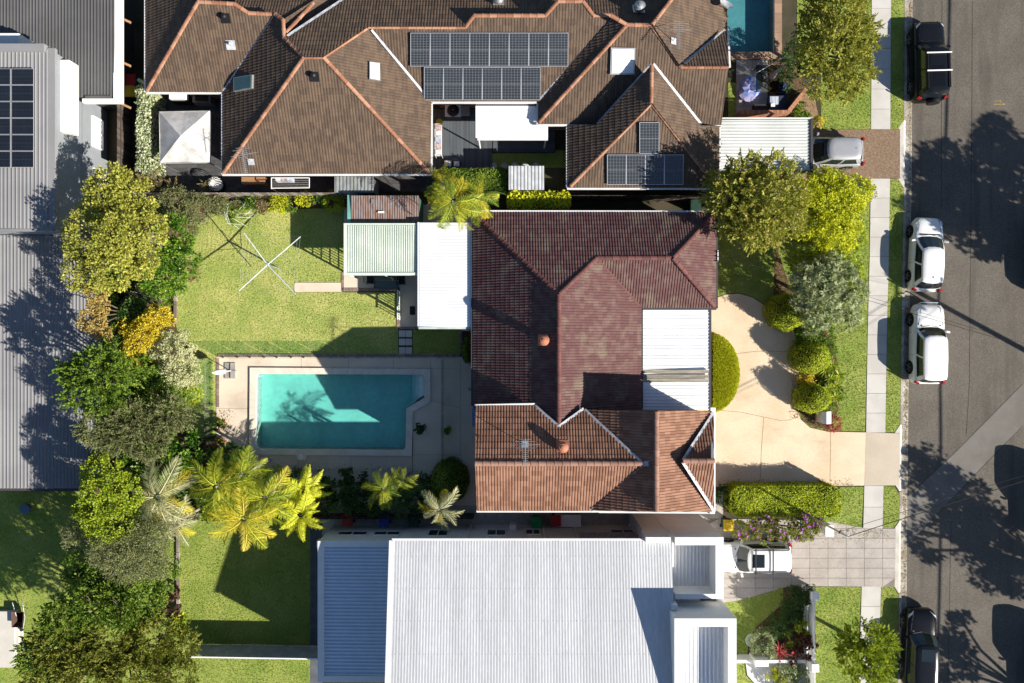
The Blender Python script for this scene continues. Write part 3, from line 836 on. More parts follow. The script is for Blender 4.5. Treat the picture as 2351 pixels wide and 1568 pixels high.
def corr(house, A, B, C, D, m, pitch=0.076, amp=0.018, ribs=10, kind='sine', name='roof_sheet', odd=None):
    """metal roof in sheets; A-B runs across the ribs, A-D along them"""
    A, B, C, D = map(Vector, (A, B, C, D))
    n = max(1, round((B - A).length / pitch)); up = (B - A).cross(D - A).normalized()
    if up.z < 0: up = -up
    prof = ((0, .5), (.25, 1), (.5, .5), (.75, 0)) if kind == 'sine' else ((0, 0), (.66, 0), (.74, 1), (.92, 1)) if kind == 'rib' else ((0, 0), (.44, 0), (.5, 1), (.94, 1))
    k = 0; si = 0
    while k < n:
        e = min(n, k + ribs)
        b = MB(); vs = []
        for i in range(k, e):
            for f, h in prof: vs.append(((i + f) / n, h))
        vs.append((e / n, prof[0][1]))
        N = len(vs)
        pts = []
        for t, h in vs: pts.append(A.lerp(B, t) + up * (h * amp))
        for t, h in vs: pts.append(D.lerp(C, t) + up * (h * amp))
        fs = [(i, i + 1, N + i + 1, N + i) for i in range(N - 1)]
        if (pts[1] - pts[0]).cross(pts[N] - pts[0]).z < 0: fs = [f[::-1] for f in fs]
        b.add(pts, fs, random.random())
        b.build(name, (odd or {}).get(si, m), house)
        k = e; si += 1

def window(house, p, q, z0, z1, out, m_frame, m_glass, depth=0.06, split=1):
    """p,q: two plan points on the wall (world); out: outward unit vector"""
    p, q = Vector(p), Vector(q); out = Vector(out); p.z = q.z = 0
    d = (q - p).normalized(); b = MB(); fw = 0.05
    def bar(a, c, za, zb):
        m0 = p + d * a; m1 = p + d * c
        pts = [m0 + out * .0, m1 + out * .0, m1 + out * depth, m0 + out * depth]
        b.prism([(t.x, t.y) for t in pts], za, zb)
    L_ = (q - p).length
    bar(0, L_, z0, z0 + fw); bar(0, L_, z1 - fw, z1)
    bar(0, fw, z0 + fw, z1 - fw); bar(L_ - fw, L_, z0 + fw, z1 - fw)
    for k in range(1, split + 1): bar(L_ * k / (split + 1) - fw / 2, L_ * k / (split + 1) + fw / 2, z0 + fw, z1 - fw)
    f = b.build('window', m_frame, house)
    g = MB(); pts = [p + d * fw + out * .005, p + d * (L_ - fw) + out * .005, p + d * (L_ - fw) + out * .025, p + d * fw + out * .025]
    g.prism([(t.x, t.y) for t in pts], z0 + fw, z1 - fw)
    g.build('pane', m_glass, f)

# ------------------------------------------------------------------ building materials
def tilepair(name, col, col2, amount, **k):
    return (mat(name + '_joined', col, 0.8, col2=col2, mode='attr', amount=amount, **k), mat(name, col, 0.8, col2=col2, mode='obj', amount=amount, **k))
MAR = tilepair('maroon_tile', (0.165, 0.11, 0.092), (0.105, 0.048, 0.048), 0.4, vscale=1.6, fine=0.25, fscale=22, ramp=(0.42, 0.98), stain=((.2, .17, .12), 1.1, .55, .5, (1, 1, 1)))
BRN = tilepair('brown_tile', (0.27, 0.145, 0.095), (0.19, 0.095, 0.06), 0.45, vscale=1.2, fine=0.14, fscale=30)
UNB = tilepair('old_brown_tile', (0.118, 0.08, 0.054), (0.078, 0.053, 0.038), 0.28, vscale=2.2, fine=0.22, fscale=20, stretch=(2.5, 0.5, 1))
M_rdeck = mat('roof_underlay', (0.03, 0.022, 0.02), 0.95)
M_capmar = mat('maroon_cap', (0.15, 0.062, 0.055), 0.8, col2=(0.11, 0.045, 0.04), mode='obj', amount=0.6)
M_capbrn = mat('brown_cap', (0.3, 0.17, 0.125), 0.8, col2=(0.24, 0.13, 0.095), mode='obj', amount=0.6)
M_caporg = mat('orange_cap', (0.38, 0.2, 0.125), 0.75, col2=(0.26, 0.12, 0.07), mode='obj', amount=0.6, fine=0.15)
M_valley = mat('valley_metal', (0.55, 0.57, 0.6), 0.5, col2=(0.35, 0.37, 0.4), vscale=3, metal=0.2)
M_gutw = mat('white_gutter', (0.7, 0.7, 0.7), 0.5, var=0.05)
M_gutd = mat('dark_gutter', (0.06, 0.055, 0.06), 0.5, var=0.05)
M_whiteroof = mat('white_steel_roof', (0.78, 0.79, 0.8), 0.45, col2=(0.7, 0.71, 0.73), vscale=0.6, fine=0.05, spec=0.4)
M_whiteroof2 = mat('pale_blue_white_roof', (0.55, 0.56, 0.575), 0.5, col2=(0.49, 0.5, 0.515), vscale=0.9, fine=0.1, fscale=9, spec=0.4, stretch=(2.5, 0.25, 1), mode='attr', amount=0.25, stain=((.4, .4, .4), 1.0, .6, .5, (2.2, .3, 1)))
M_greenroof = mat('pale_green_steel', (0.6, 0.66, 0.58), 0.5, col2=(0.5, 0.56, 0.49), vscale=0.7, fine=0.06)
M_rust = mat('rusty_iron', (0.2, 0.18, 0.19), 0.7, col2=(0.17, 0.09, 0.055), vscale=2.2, fine=0.25, stretch=(3, 0.6, 1))
M_lichen = mat('dirty_clear_sheet', (0.36, 0.33, 0.27), 0.8, col2=(0.2, 0.185, 0.15), vscale=2.5, fine=0.35, stretch=(0.5, 3, 1))
M_charroof = mat('charcoal_steel_roof', (0.11, 0.11, 0.112), 0.5, col2=(0.09, 0.09, 0.092), vscale=0.5, fine=0.06)
M_greyroof = mat('grey_steel_roof', (0.25, 0.25, 0.255), 0.5, col2=(0.2, 0.2, 0.21), vscale=0.3, fine=0.06)
M_render = mat('pale_render', (0.22, 0.242, 0.262), 0.85, var=0.03, fine=0.04)
M_wwall = mat('white_render', (0.72, 0.72, 0.7), 0.8, var=0.03, fine=0.03)
M_creamwall = mat('cream_render', (0.55, 0.52, 0.46), 0.85, var=0.04)
M_brickwall = mat('brick_wall', (0.28, 0.16, 0.11), 0.9, col2=(0.2, 0.115, 0.08), vscale=8, fine=0.2)
M_pane = mat('window_glass', (0.02, 0.025, 0.03), 0.08, var=0.05, spec=0.6)
M_timber = mat('oiled_timber', (0.36, 0.2, 0.1), 0.7, var=0.1, stretch=(1, 6, 1))
M_terra = mat('terracotta_metal', (0.42, 0.17, 0.1), 0.6, var=0.08)
M_galv = mat('galvanised', (0.45, 0.46, 0.47), 0.4, var=0.08, metal=0.6)
M_sheetwhite = mat('white_fabric', (0.78, 0.78, 0.77), 0.8, var=0.03)

# ------------------------------------------------------------------ the maroon tiled house
TP = 0.56
ZE = 3.1
mh = thing('tiled_house', 'single storey house with maroon hipped tile roof beside the pool', 'house', W(1283, 700, 0))
pL = Plane((1087, 487), (1087, 938), ZE, TP, (1283, 700))
pT = Plane((1087, 488), (1643, 488), ZE, TP, (1300, 700))
pR = Plane((1472, 706), (1472, 938), ZE, TP, (1283, 800))
pB = Plane((1472, 706), (1642, 706), ZE, TP, (1545, 592))
pE = Plane((1643, 489), (1643, 706), ZE, TP, (1545, 592))
f_mh = [(pL, [(1087, 489), (1283, 676), (1283, 981), (1228, 934), (1087, 940)]),
        (pT, [(1087, 488), (1643, 488), (1545, 592), (1370, 592), (1283, 676)]),
        (pR, [(1283, 676), (1370, 592), (1472, 706), (1472, 945), (1340, 938), (1283, 981)]),
        (pB, [(1370, 592), (1545, 592), (1642, 706), (1472, 706)]),
        (pE, [(1545, 592), (1643, 488), (1643, 706)])]
tile_roof(mh, f_mh, MAR[0], MAR[1], M_rdeck, 0.30, 0.30, 2, 0.03, 0.022, prio=(2, 3, 4))
caps(mh, [pL.at(1092, 493), pL.at(1283, 676)], M_capmar)
caps(mh, [pR.at(1283, 676), pR.at(1283, 976)], M_capmar)
caps(mh, [pR.at(1283, 676), pR.at(1370, 592)], M_capmar)
caps(mh, [pB.at(1372, 592), pB.at(1545, 592)], M_capmar)
caps(mh, [pE.at(1545, 592), pE.at(1640, 491)], M_capmar)
caps(mh, [pE.at(1545, 592), pE.at(1640, 703)], M_capmar)
strip(mh, pR.at(1371, 594), pR.at(1470, 704), 0.12, M_capmar, 'valley_flashing', 0.05)
gutter(mh, W(1084, 486, ZE), W(1084, 932, ZE), M_gutd); gutter(mh, W(1084, 485, ZE), W(1646, 486, ZE), M_gutw)
gutter(mh, W(1646, 487, ZE), W(1646, 708, ZE), M_gutd); gutter(mh, W(1474, 709, ZE), W(1645, 709, ZE), M_gutd); gutter(mh, W(1474, 709, ZE), W(1474, 938, ZE), M_gutd)
walls(mh, [(1087, 488), (1643, 488), (1643, 706), (1472, 706), (1472, 960), (1087, 960)], ZE, 0.5, M_brickwall)
MB().bar(W(1648, 575, 3.15), W(1648, 600, 3.15), 0.05, 0.08).build('service_bracket', M_white, mh)
for k in (577, 588, 598): MB().bar(W(1640, k, 3.2), W(1656, k + 2, 3.2), 0.03, 0.05).build('insulator', M_black, mh)

# carport over the garage forecourt
cpt = thing('carport_roof', 'white ribbed carport roof with two dirty skylight sheets', 'carport', W(1550, 823, 0))
corr(cpt, W(1475, 711, 2.95), W(1475, 941, 2.95), W(1629, 941, 2.8), W(1629, 711, 2.8), M_whiteroof, pitch=0.19, amp=0.035, ribs=3, kind='rib')
for k in (849, 860, 869): MB().box(*[c for c in (W(1475, k, 3.0).x, W(1628, k, 3.0).x, W(0, k + 8, 3.0).y, W(0, k, 3.0).y)], 2.93, 2.992).build('skylight_sheet', M_lichen, cpt)
gutter(cpt, W(1631, 708, 2.85), W(1631, 943, 2.85), M_gutd)
for X, Y in ((1627, 716), (1627, 830), (1627, 935)): MB().box(W(X, Y, 2.8).x - .05, W(X, Y, 2.8).x + .05, W(X, Y, 2.8).y - .05, W(X, Y, 2.8).y + .05, 0.02, 2.79).build('post', M_white, cpt)

# ------------------------------------------------------------------ two storey brown tiled wing
ZB, TB = 5.3, 0.58
bh = thing('tiled_wing', 'two storey wing with ribbed terracotta brown tile roof', 'house', W(1350, 1060, 0))
qT = Plane((1092, 933), (1490, 933), ZB, TB, (1283, 1060))
qB = Plane((1095, 1172), (1380, 1172), ZB, TB, (1283, 1060))
qR = Plane((1639, 943), (1639, 1175), ZB, TB, (1510, 1060))
qL = Plane((1347, 943), (1347, 1175), ZB, TB, (1510, 1060))
gT = Plane((1600, 945), (1650, 945), ZB + .15, TB, (1600, 1060))
gB = Plane((1600, 1172), (1650, 1172), ZB + .15, TB, (1600, 1060))
f_bh = [(qT, [(1091, 933), (1228, 930), (1283, 979), (1340, 938), (1474, 1063), (1091, 1063)]),
        (qB, [(1091, 1063), (1474, 1063), (1356, 1172), (1095, 1172)]),
        (qR, [(1505, 943), (1638, 943), (1567, 1058), (1637, 1175), (1505, 1175)]),
        (qL, [(1505, 943), (1505, 1175), (1356, 1172), (1476, 1064), (1342, 940)]),
        (gT, [(1639, 950), (1639, 1058), (1567, 1058)]),
        (gB, [(1567, 1058), (1639, 1058), (1639, 1168)])]
tile_roof(bh, f_bh, BRN[0], BRN[1], M_rdeck, 0.30, 0.345, 2, 0.032, 0.024, prio=(1, 2, 0))
caps(bh, [qB.at(1091, 1064), qB.at(1474, 1064)], M_capbrn, r=0.135, seg=0.4)
caps(bh, [qR.at(1507, 945), qR.at(1507, 1174)], M_capbrn, r=0.135, seg=0.4)
caps(bh, [gB.at(1568, 1058), gB.at(1640, 1058)], M_capbrn, r=0.13, seg=0.4)
for a, c, pl in (((1228, 931), (1283, 979), qT), ((1340, 938), (1283, 979), qT), ((1342, 940), (1480, 1068), qT), ((1356, 1172), (1480, 1066), qB), ((1638, 947), (1567, 1056), gT), ((1567, 1060), (1637, 1170), gB)):
    strip(bh, pl.at(*a), pl.at(*c), 0.15, M_valley, 'valley_flashing', 0.05)
MB().bar(qL.at(1486, 1058, .06), qL.at(1486, 1070, .06), 0.3, 0.02).build('flashing_patch', M_valley, bh)
gutter(bh, W(1090, 931, ZB), W(1228, 928, ZB), M_gutw); gutter(bh, W(1094, 1174, ZB), W(1375, 1174, ZB), M_gutw); gutter(bh, W(1375, 1175, ZB), W(1638, 1177, ZB), M_gutw)
gutter(bh, W(1640, 942, ZB), W(1640, 1176, ZB), M_gutw)
# white corner flashings and the brick gable front under the small front gable
for X, Y in ((1636, 944), (1634, 1170)): MB().box(W(X, Y, ZB).x - .14, W(X, Y, ZB).x + .14, W(X, Y, ZB).y - .2, W(X, Y, ZB).y + .2, ZB - .05, ZB + .12).build('corner_flashing', M_gutw, bh)
walls(bh, [(1091, 932), (1639, 932), (1639, 1174), (1095, 1174)], ZB, 0.42, M_brickwall)
ga = [W(1639, 952, ZB), W(1639, 1166, ZB), gB.at(1639, 1058)]
MB().add([p + Vector((-.12, 0, -.08)) for p in ga] + [p + Vector((-.02, 0, -.08)) for p in ga], [(0, 1, 2), (5, 4, 3), (0, 3, 4, 1), (1, 4, 5, 2), (2, 5, 3, 0)]).build('gable_wall', M_creamwall, bh)
for k in range(26):
    y = W(1639, 955 + k * 8.1, ZB)
    MB().box(y.x - .02, y.x + .11, y.y - .085, y.y + .085, ZB - .3, ZB - .16).build('gable_brick', mat('cream_brick', (0.55, 0.4, 0.28), 0.85, mode='obj', amount=.8), bh)
ga2 = [W(1091, 936, ZB), W(1091, 1170, ZB), qB.at(1091, 1064)]
MB().add([p + Vector((.3, 0, -.08)) for p in ga2] + [p + Vector((.4, 0, -.08)) for p in ga2], [(0, 1, 2), (5, 4, 3), (0, 3, 4, 1), (1, 4, 5, 2), (2, 5, 3, 0)]).build('gable_wall', M_creamwall, bh)
# blue window awning on the pool side
aw = MB(); p = [W(1084, 938, 3.4), W(1090, 938, 4.6), W(1090, 979, 4.6), W(1084, 979, 3.4)]
aw.add(p + [q + Vector((0, 0, -.05)) for q in p], [(0, 1, 2, 3), (7, 6, 5, 4), (0, 4, 5, 1), (2, 6, 7, 3), (0, 3, 7, 4)]).build('awning', mat('blue_canvas', (0.03, 0.08, 0.3), 0.8), bh)

# ------------------------------------------------------------------ pergolas and shed behind the house
pw = thing('patio_roof', 'bright white corrugated patio roof joining the maroon house', 'pergola', W(1025, 630, 0))
corr(pw, W(963, 511, 2.75), W(963, 751, 2.75), W(1086, 751, 2.95), W(1086, 511, 2.95), M_whiteroof, pitch=0.16, amp=0.012, ribs=5)
gutter(pw, W(961, 510, 2.75), W(961, 753, 2.75), M_gutw); gutter(pw, W(961, 753, 2.8), W(1084, 753, 2.9), mat('pale_trim', (0.55, 0.62, 0.58), 0.5))
for X, Y in ((966, 515), (966, 630), (966, 747), (1078, 747)): MB().box(W(X, Y, 2.7).x - .05, W(X, Y, 2.7).x + .05, W(X, Y, 2.7).y - .05, W(X, Y, 2.7).y + .05, 0.02, 2.72).build('post', M_white, pw)
pg = thing('green_pergola', 'pale green ribbed pergola roof over the outdoor table', 'pergola', W(875, 572, 0))
corr(pg, W(797, 517, 2.6), W(960, 517, 2.6), W(960, 626, 2.55), W(797, 626, 2.55), M_greenroof, pitch=0.125, amp=0.04, ribs=6, kind='box')
trim = mat('mint_trim', (0.6, 0.68, 0.6), 0.5, var=0.03)
MB().box(W(790, 0, 2.55).x, W(797, 0, 2.55).x, W(0, 632, 2.55).y, W(0, 513, 2.55).y, 2.38, 2.64).build('barge_board', trim, pg)
MB().box(W(797.2, 0, 2.55).x, W(961, 0, 2.55).x, W(0, 632, 2.55).y, W(0, 626.2, 2.55).y, 2.38, 2.635).build('barge_board', trim, pg)
MB().box(W(797.2, 0, 2.55).x, W(961, 0, 2.55).x, W(0, 516.6, 2.55).y, W(0, 513, 2.55).y, 2.38, 2.635).build('barge_board', trim, pg)
for X, Y in ((795, 629), (880, 629), (955, 629), (795, 517)): MB().box(W(X, Y, 2.4).x - .045, W(X, Y, 2.4).x + .045, W(X, Y, 2.4).y - .045, W(X, Y, 2.4).y + .045, 0.02, 2.37).build('post', trim, pg)
lat = MB()     # slatted screen at the end of the pergola
p0, p1 = W(795, 627, 2.3), W(795, 575, 2.3)
for k in range(9):
    y = p0.y + (p1.y - p0.y) * k / 8; lat.box(p0.x - .015, p0.x + .015, y - .02, y + .02, 0.2, 2.3)
for k in range(6): lat.box(p0.x - .02, p0.x + .02, p0.y, p1.y, .3 + k * .36, .34 + k * .36)
lat.build('lattice_screen', trim, pg)
sc = MB(); a0, a1 = W(918, 664, 1.0), W(918, 745, 1.0)
br = thing('patio_balustrade', 'slatted timber balustrade at the patio corner', 'balustrade', G(919, 690, 0))
for z in (0.16, .95): MB().box(G(917.5, 0).x, G(920, 0).x, G(0, 735).y, G(0, 668).y, z, z + .06).build('rail', trim, br)
for k in range(12): MB().box(G(918, 0).x, G(919.5, 0).x, G(0, 670 + k * 5.6).y - .02, G(0, 670 + k * 5.6).y + .02, .22, .95).build('baluster', trim, br)
sh = thing('garden_shed', 'old garden shed with rusty corrugated iron roof', 'shed', W(884, 480, 0))
corr(sh, W(806, 449, 2.35), W(962, 449, 2.35), W(962, 510, 2.2), W(806, 510, 2.2), M_rust, pitch=0.14, amp=0.025, ribs=6)
MB().box(W(805, 0, 2.2).x, W(961, 0, 2.2).x, W(0, 508, 2.2).y, W(0, 451, 2.2).y, 0, 2.16).build('wall', mat('green_shed_steel', (0.06, 0.16, 0.12), 0.6), sh)
MB().box(W(798, 0, 2.2).x, W(805.6, 0, 2.2).x, W(0, 511, 2.2).y, W(0, 448, 2.2).y, 2.02, 2.26).build('fascia', mat('teal_fascia', (0.16, 0.4, 0.34), 0.6), sh)
MB().bar(W(868, 487, 2.36), W(882, 487, 2.36), .1, .03).build('roof_patch', M_sheetwhite, sh)
MB().bar(W(852, 462, 2.38), W(860, 462, 2.38), .25, .03).build('roof_patch', M_galv, sh)
MB().box(W(955, 0, 2.6).x, W(962, 0, 2.6).x, W(0, 750, 2.6).y, W(0, 690, 2.6).y, 0.02, 1.1).build('bench_seat', mat('dark_brown', (0.05, 0.03, 0.025), .7), None, label='dark timber bench under the edge of the white patio roof', cat='bench')

# ------------------------------------------------------------------ upper neighbour with the big brown tile roof
ZU, TU = 2.8, 0.57
uh = thing('brown_tiled_house', 'sprawling brown tile roofed house with bright orange ridge caps', 'house', W(1000, 200, 0))
def PL(A, B, ins, ze=ZU): return Plane(A, B, ze, TU, ins)
uA0 = PL((335, 210), (335, -60), (455, 60)); uA1 = PL((336, 211), (512, 211), (480, 60))
uB0 = PL((511, 212), (511, 398), (690, 200)); uB1 = PL((511, 399), (988, 399), (720, 200)); uB2 = PL((990, 235), (990, 398), (742, 200))
uB3 = PL((600, -51), (1000, -51), (742, 100)); uC = PL((990, 233), (1238, 233), (1100, 100))
uD0 = PL((1235, 230), (1235, 280), (1400, 100)); uD1 = PL((1236, 285), (1372, 285), (1450, 100)); uD2 = PL((1669, 0), (1669, 70), (1500, 60)); uD3 = PL((1560, 30), (1680, 30), (1600, 150), 2.55)
uE0 = PL((1303, 288), (1303, 427), (1480, 250)); uE1 = PL((1303, 431), (1650, 431), (1495, 240)); uE2 = PL((1651, 290), (1651, 428), (1497, 240))
uS = PL((800, 100), (800, -60), (655, 50), 3.0)
f_uh = [(uB1, [(511, 399), (988, 399), (742, 131), (698, 131)]),
        (uC, [(852, 66), (1068, 64), (1087, 37), (1252, 37), (1280, 4), (1338, 4), (1362, 36), (1403, 36), (1413, 38), (1238, 232), (990, 233), (978, 222)]),
        (uD1, [(1439, 57), (1495, 58), (1563, 154), (1673, 154), (1656, 286), (1608, 287), (1498, 146), (1370, 285), (1236, 284)]),
        (uE1, [(1306, 431), (1495, 237), (1647, 431)]),
        (uB2, [(742, 131), (846, 61), (853, 70), (978, 222), (990, 234), (988, 398)]),
        (uA1, [(336, 211), (455, 4), (538, 9), (570, 30), (632, 33), (512, 212)]),
        (uE2, [(1497, 147), (1608, 288), (1651, 290), (1651, 430), (1646, 430), (1497, 238)]),
        (uD2, [(1497, 57), (1550, -12), (1560, -60), (1670, -60), (1669, 66), (1570, 146), (1563, 154)]),
        (uA0, [(335, 211), (455, 4), (455, -60), (335, -60)]),
        (uB0, [(632, 33), (512, 212), (511, 398), (698, 131), (654, 88), (650, 46)]),
        (uB3, [(656, 84), (698, 131), (742, 131), (846, 61), (942, 61), (942, -45), (850, -45), (786, 0)]),
        (uB3, [(942, 61), (1068, 61), (1087, 35), (1252, 35), (1282, 0), (1282, -45), (942, -45)]),
        (uB3, [(1362, 34), (1403, 34), (1440, 55), (1494, 56), (1552, -14), (1552, -45), (1330, -45), (1340, 3)]),
        (uB3, [(570, 28), (632, 31), (651, 44), (735, -10), (700, -45), (540, -45), (540, 6)]),
        (uS, [(650, 45), (657, 86), (790, 0), (800, -40), (760, -25)]),
        (uD0, [(1411, 37), (1440, 57), (1236, 282), (1236, 230)]),
        (uD3, [(1569, 152), (1664, 70), (1674, 152)]),
        (uE0, [(1498, 147), (1495, 238), (1306, 430), (1303, 430), (1303, 288), (1370, 286)])]
tile_roof(uh, f_uh, UNB[0], UNB[1], M_rdeck, 0.32, 0.36, 2, 0.016, 0.02, prio=(0, 1, 2))
def up(pl, pts): return [pl.at(*p) for p in pts]
for pl, pts in ((uA1, [(338, 208), (455, 4), (538, 9), (570, 30), (632, 33)]), (uB0, [(632, 33), (650, 46), (652, 86), (698, 131)]), (uB1, [(698, 131), (742, 131)]), (uB1, [(513, 397), (698, 131)]), (uB1, [(742, 131), (986, 397)]),
                (uB2, [(742, 131), (846, 62)]), (uC, [(846, 62), (1068, 63), (1088, 36), (1252, 36), (1281, 3), (1338, 3), (1362, 35), (1403, 35)]), (uD1, [(1403, 36), (1439, 57), (1495, 58), (1563, 154), (1672, 154)]),
                (uD1, [(1238, 280), (1439, 57)]), (uD2, [(1497, 57), (1552, -15)]), (uE0, [(1496, 150), (1495, 237)]), (uE1, [(1310, 427), (1495, 237)]), (uE1, [(1495, 237), (1644, 428)]), (uB3, [(656, 76), (735, -10)])):
    caps(uh, up(pl, pts), M_caporg, r=0.108, seg=0.42)
for pl, a, c in ((uA1, (630, 38), (513, 210)), (uC, (853, 69), (985, 228)), (uC, (1411, 40), (1238, 230)), (uD1, (1500, 147), (1610, 286)), (uD1, (1496, 147), (1370, 285)), (uD2, (1570, 146), (1664, 69)), (uB3, (660, 83), (786, 0))):
    strip(uh, pl.at(*a), pl.at(*c), 0.13, M_valley, 'valley_flashing', 0.045)
for a, c in (((336, 213), (512, 213)), ((510, 214), (510, 400)), ((510, 401), (990, 401)), ((991, 235), (991, 400)), ((990, 235), (1240, 235)), ((1234, 232), (1234, 286)), ((1234, 287), (1372, 287)), ((1302, 289), (1302, 430)), ((1302, 433), (1652, 433)), ((1653, 289), (1653, 432)), ((1607, 289), (1657, 289)), ((1672, 60), (1676, 154)), ((333, 211), (333, -60))):
    gutter(uh, W(*a, ZU), W(*c, ZU), M_gutw, 0.1)
for poly in ([(336, -50), (512, -50), (512, 211), (336, 211)], [(511, -50), (990, -50), (990, 399), (511, 399)], [(980, -50), (1240, -50), (1240, 233), (980, 233)], [(1236, -50), (1668, -50), (1655, 286), (1236, 286)], [(1303, 280), (1650, 280), (1650, 430), (1303, 430)]):
    walls(uh, poly, ZU, 0.5, M_brickwall)

def skylight(pl, pts, label, m):
    P = [pl.at(X, Y) for X, Y in pts]
    o = thing('skylight', label, 'skylight', sum(P, Vector()) / 4)
    c = sum(P, Vector()) / 4
    f = MB(); f.add([p for p in P] + [p + pl.w * .16 for p in P], [(4, 5, 6, 7), (0, 1, 5, 4), (1, 2, 6, 5), (2, 3, 7, 6), (3, 0, 4, 7)] if (P[1] - P[0]).cross(P[2] - P[0]).dot(pl.w) > 0 else [(7, 6, 5, 4), (4, 5, 1, 0), (5, 6, 2, 1), (6, 7, 3, 2), (7, 4, 0, 3)])
    f.build('frame', M_galv, o)
    Q = [c + (p - c) * .88 for p in P]
    g = MB(); g.add([p + pl.w * .15 for p in Q] + [p + pl.w * .185 for p in Q], [(4, 5, 6, 7), (0, 1, 5, 4), (1, 2, 6, 5), (2, 3, 7, 6), (3, 0, 4, 7)] if (P[1] - P[0]).cross(P[2] - P[0]).dot(pl.w) > 0 else [(7, 6, 5, 4), (4, 5, 1, 0), (5, 6, 2, 1), (6, 7, 3, 2), (7, 4, 0, 3)])
    g.build('pane', m, o)
skylight(uB2, [(846, 143), (870, 146), (871, 188), (846, 183)], 'small white framed skylight on the brown roof slope', M_sheetwhite)
skylight(uD1, [(1402, 108), (1458, 109), (1456, 170), (1400, 170)], 'large square white covered skylight on the brown roof', M_sheetwhite)
skylight(uB0, [(541, 180), (584, 173), (583, 204), (541, 212)], 'dark glass skylight on the shaded brown roof slope', mat('skylight_glass', (0.03, 0.09, 0.08), .1, spec=.6))

def cowl(pl, X, Y, m, label, r=0.13, h=0.4, base=None):
    c = pl.at(X, Y)
    o = thing('roof_vent', label, 'roof vent', c)
    q = pl.mat4(*pl.uv(c), 0.04)
    MB().obox(q, .5, .5, .04).build('flashing', base or m, o)
    MB().lathe([(r * .8, -0.1), (r * .8, h * .5), (r * 1.15, h * .55), (r * 1.15, h * .85), (r * .5, h)], c, 14).build('pipe', m, o)
cowl(uA1, 518, 42, M_black, 'black cowl vent nearest the top left ridge of the brown roof')
cowl(uA1, 530, 103, M_galv, 'small grey pipe vent with pale flashing on the brown roof', .07, .3, M_valley)
cowl(uB1, 722, 176, M_black, 'black cowl vent below the short orange ridge')

def whirly(pl, X, Y, m, label, s=1.0):
    c = pl.at(X, Y)
    o = thing('roof_ventilator', label, 'roof ventilator', c)
    q = pl.mat4(*pl.uv(c), 0.04)
    MB().obox(q, .62 * s, .62 * s, .04).build('flashing', m, o)
    MB().lathe([(.17 * s, -.1), (.17 * s, .24 * s)], c, 16).build('throat', m, o)
    b = MB(); n = 22
    for k in range(n):
        a = 2 * math.pi * k / n; a2 = a + .42
        pts = []
        for r_, z_ in ((.2, .22), (.3, .34), (.3, .46), (.2, .58), (.08, .62)):
            pts.append((c + Vector((math.cos(a) * r_ * s, math.sin(a) * r_ * s, z_ * s)), c + Vector((math.cos(a2) * r_ * .93 * s, math.sin(a2) * r_ * .93 * s, z_ * s))))
        for i in range(4): b.add([pts[i][0], pts[i][1], pts[i + 1][1], pts[i + 1][0]], [(0, 1, 2, 3)], random.random())
    b.build('vane_drum', m, o)
    MB().lathe([(.1 * s, .6 * s), (.1 * s, .635 * s), (.03 * s, .65 * s)], c, 12).build('crown_cap', m, o)
whirly(pL, 1248, 781, M_terra, 'terracotta whirlybird ventilator on the dark maroon slope', 1.0)
whirly(qT, 1291, 1024, M_terra, 'terracotta whirlybird ventilator on the brown ribbed roof', 1.0)
whirly(uB3, 1145, 4, M_galv, 'grey whirlybird ventilator cut by the top edge', 1.0)
whirly(uB3, 1466, 22, M_galv, 'grey whirlybird ventilator near the orange ridge', 1.05)

def antenna(pl, X, Y, ang, label, h=1.4, dirn=0.0):
    c = pl.at(X, Y)
    o = thing('tv_antenna', label, 'antenna', c)
    MB().obox(pl.mat4(*pl.uv(c), .05), .35, .35, .03).build('base_plate', M_valley, o)
    MB().tube(c, c + Vector((0, 0, h)), .02).build('mast', M_galv, o)
    u = Vector((math.cos(ang), math.sin(ang), 0)); s = Vector((-u.y, u.x, 0))
    t = c + Vector((0, 0, h))
    MB().tube(t - u * .5, t + u * 1.0, .016).build('boom', M_galv, o)
    for k in range(14):
        w_ = .5 if k in (1, 4) else (.3 if k < 6 else .13)
        p = t + u * (-.45 + k * .105)
        MB().tube(p - s * w_, p + s * w_, .011, n=5).build('element', M_galv, o)
    MB().tube(t + s * .75 - u * .15 - Vector((0, 0, .3)), t - s * .75 - u * .15 - Vector((0, 0, .3)), .013, n=5).build('cross_bar', M_galv, o)
antenna(qT, 1205, 1020, R(-90), 'tv antenna leaning over the ridge of the brown wing roof', 1.5)
antenna(uB1, 577, 371, R(-80), 'tv antenna beside the orange hip above the gazebo', 1.3)
antenna(uD2, 1545, 95, R(-90), 'tv antenna on the right slope of the brown roof', 1.4)
# satellite dish at the roof edge
sdish = thing('satellite_dish', 'pale round satellite dish at the top right roof corner', 'satellite dish', W(1672, 18, 2.9))
c = W(1668, 10, 3.6)
dm = MB(); tiltm = Matrix.Translation(c) @ Matrix.Rotation(R(-35), 4, 'X') @ Matrix.Rotation(R(20), 4, 'Y')
vs = [tiltm @ Vector((0, 0, -.08))]; fs = []
for k in range(2):
    for i in range(20):
        a = 2 * math.pi * i / 20; r_ = (.22, .42)[k]
        vs.append(tiltm @ Vector((math.cos(a) * r_, math.sin(a) * r_ * .9, (-.05, .03)[k])))
for i in range(20):
    fs.append((0, 1 + i, 1 + (i + 1) % 20)); fs.append((1 + i, 21 + i, 21 + (i + 1) % 20, 1 + (i + 1) % 20))
dm.add(vs, fs).build('dish', M_valley, sdish)
MB().path([W(1672, 22, 2.9), c + Vector((0, 0, -.15))], .025).build('arm', M_galv, sdish)

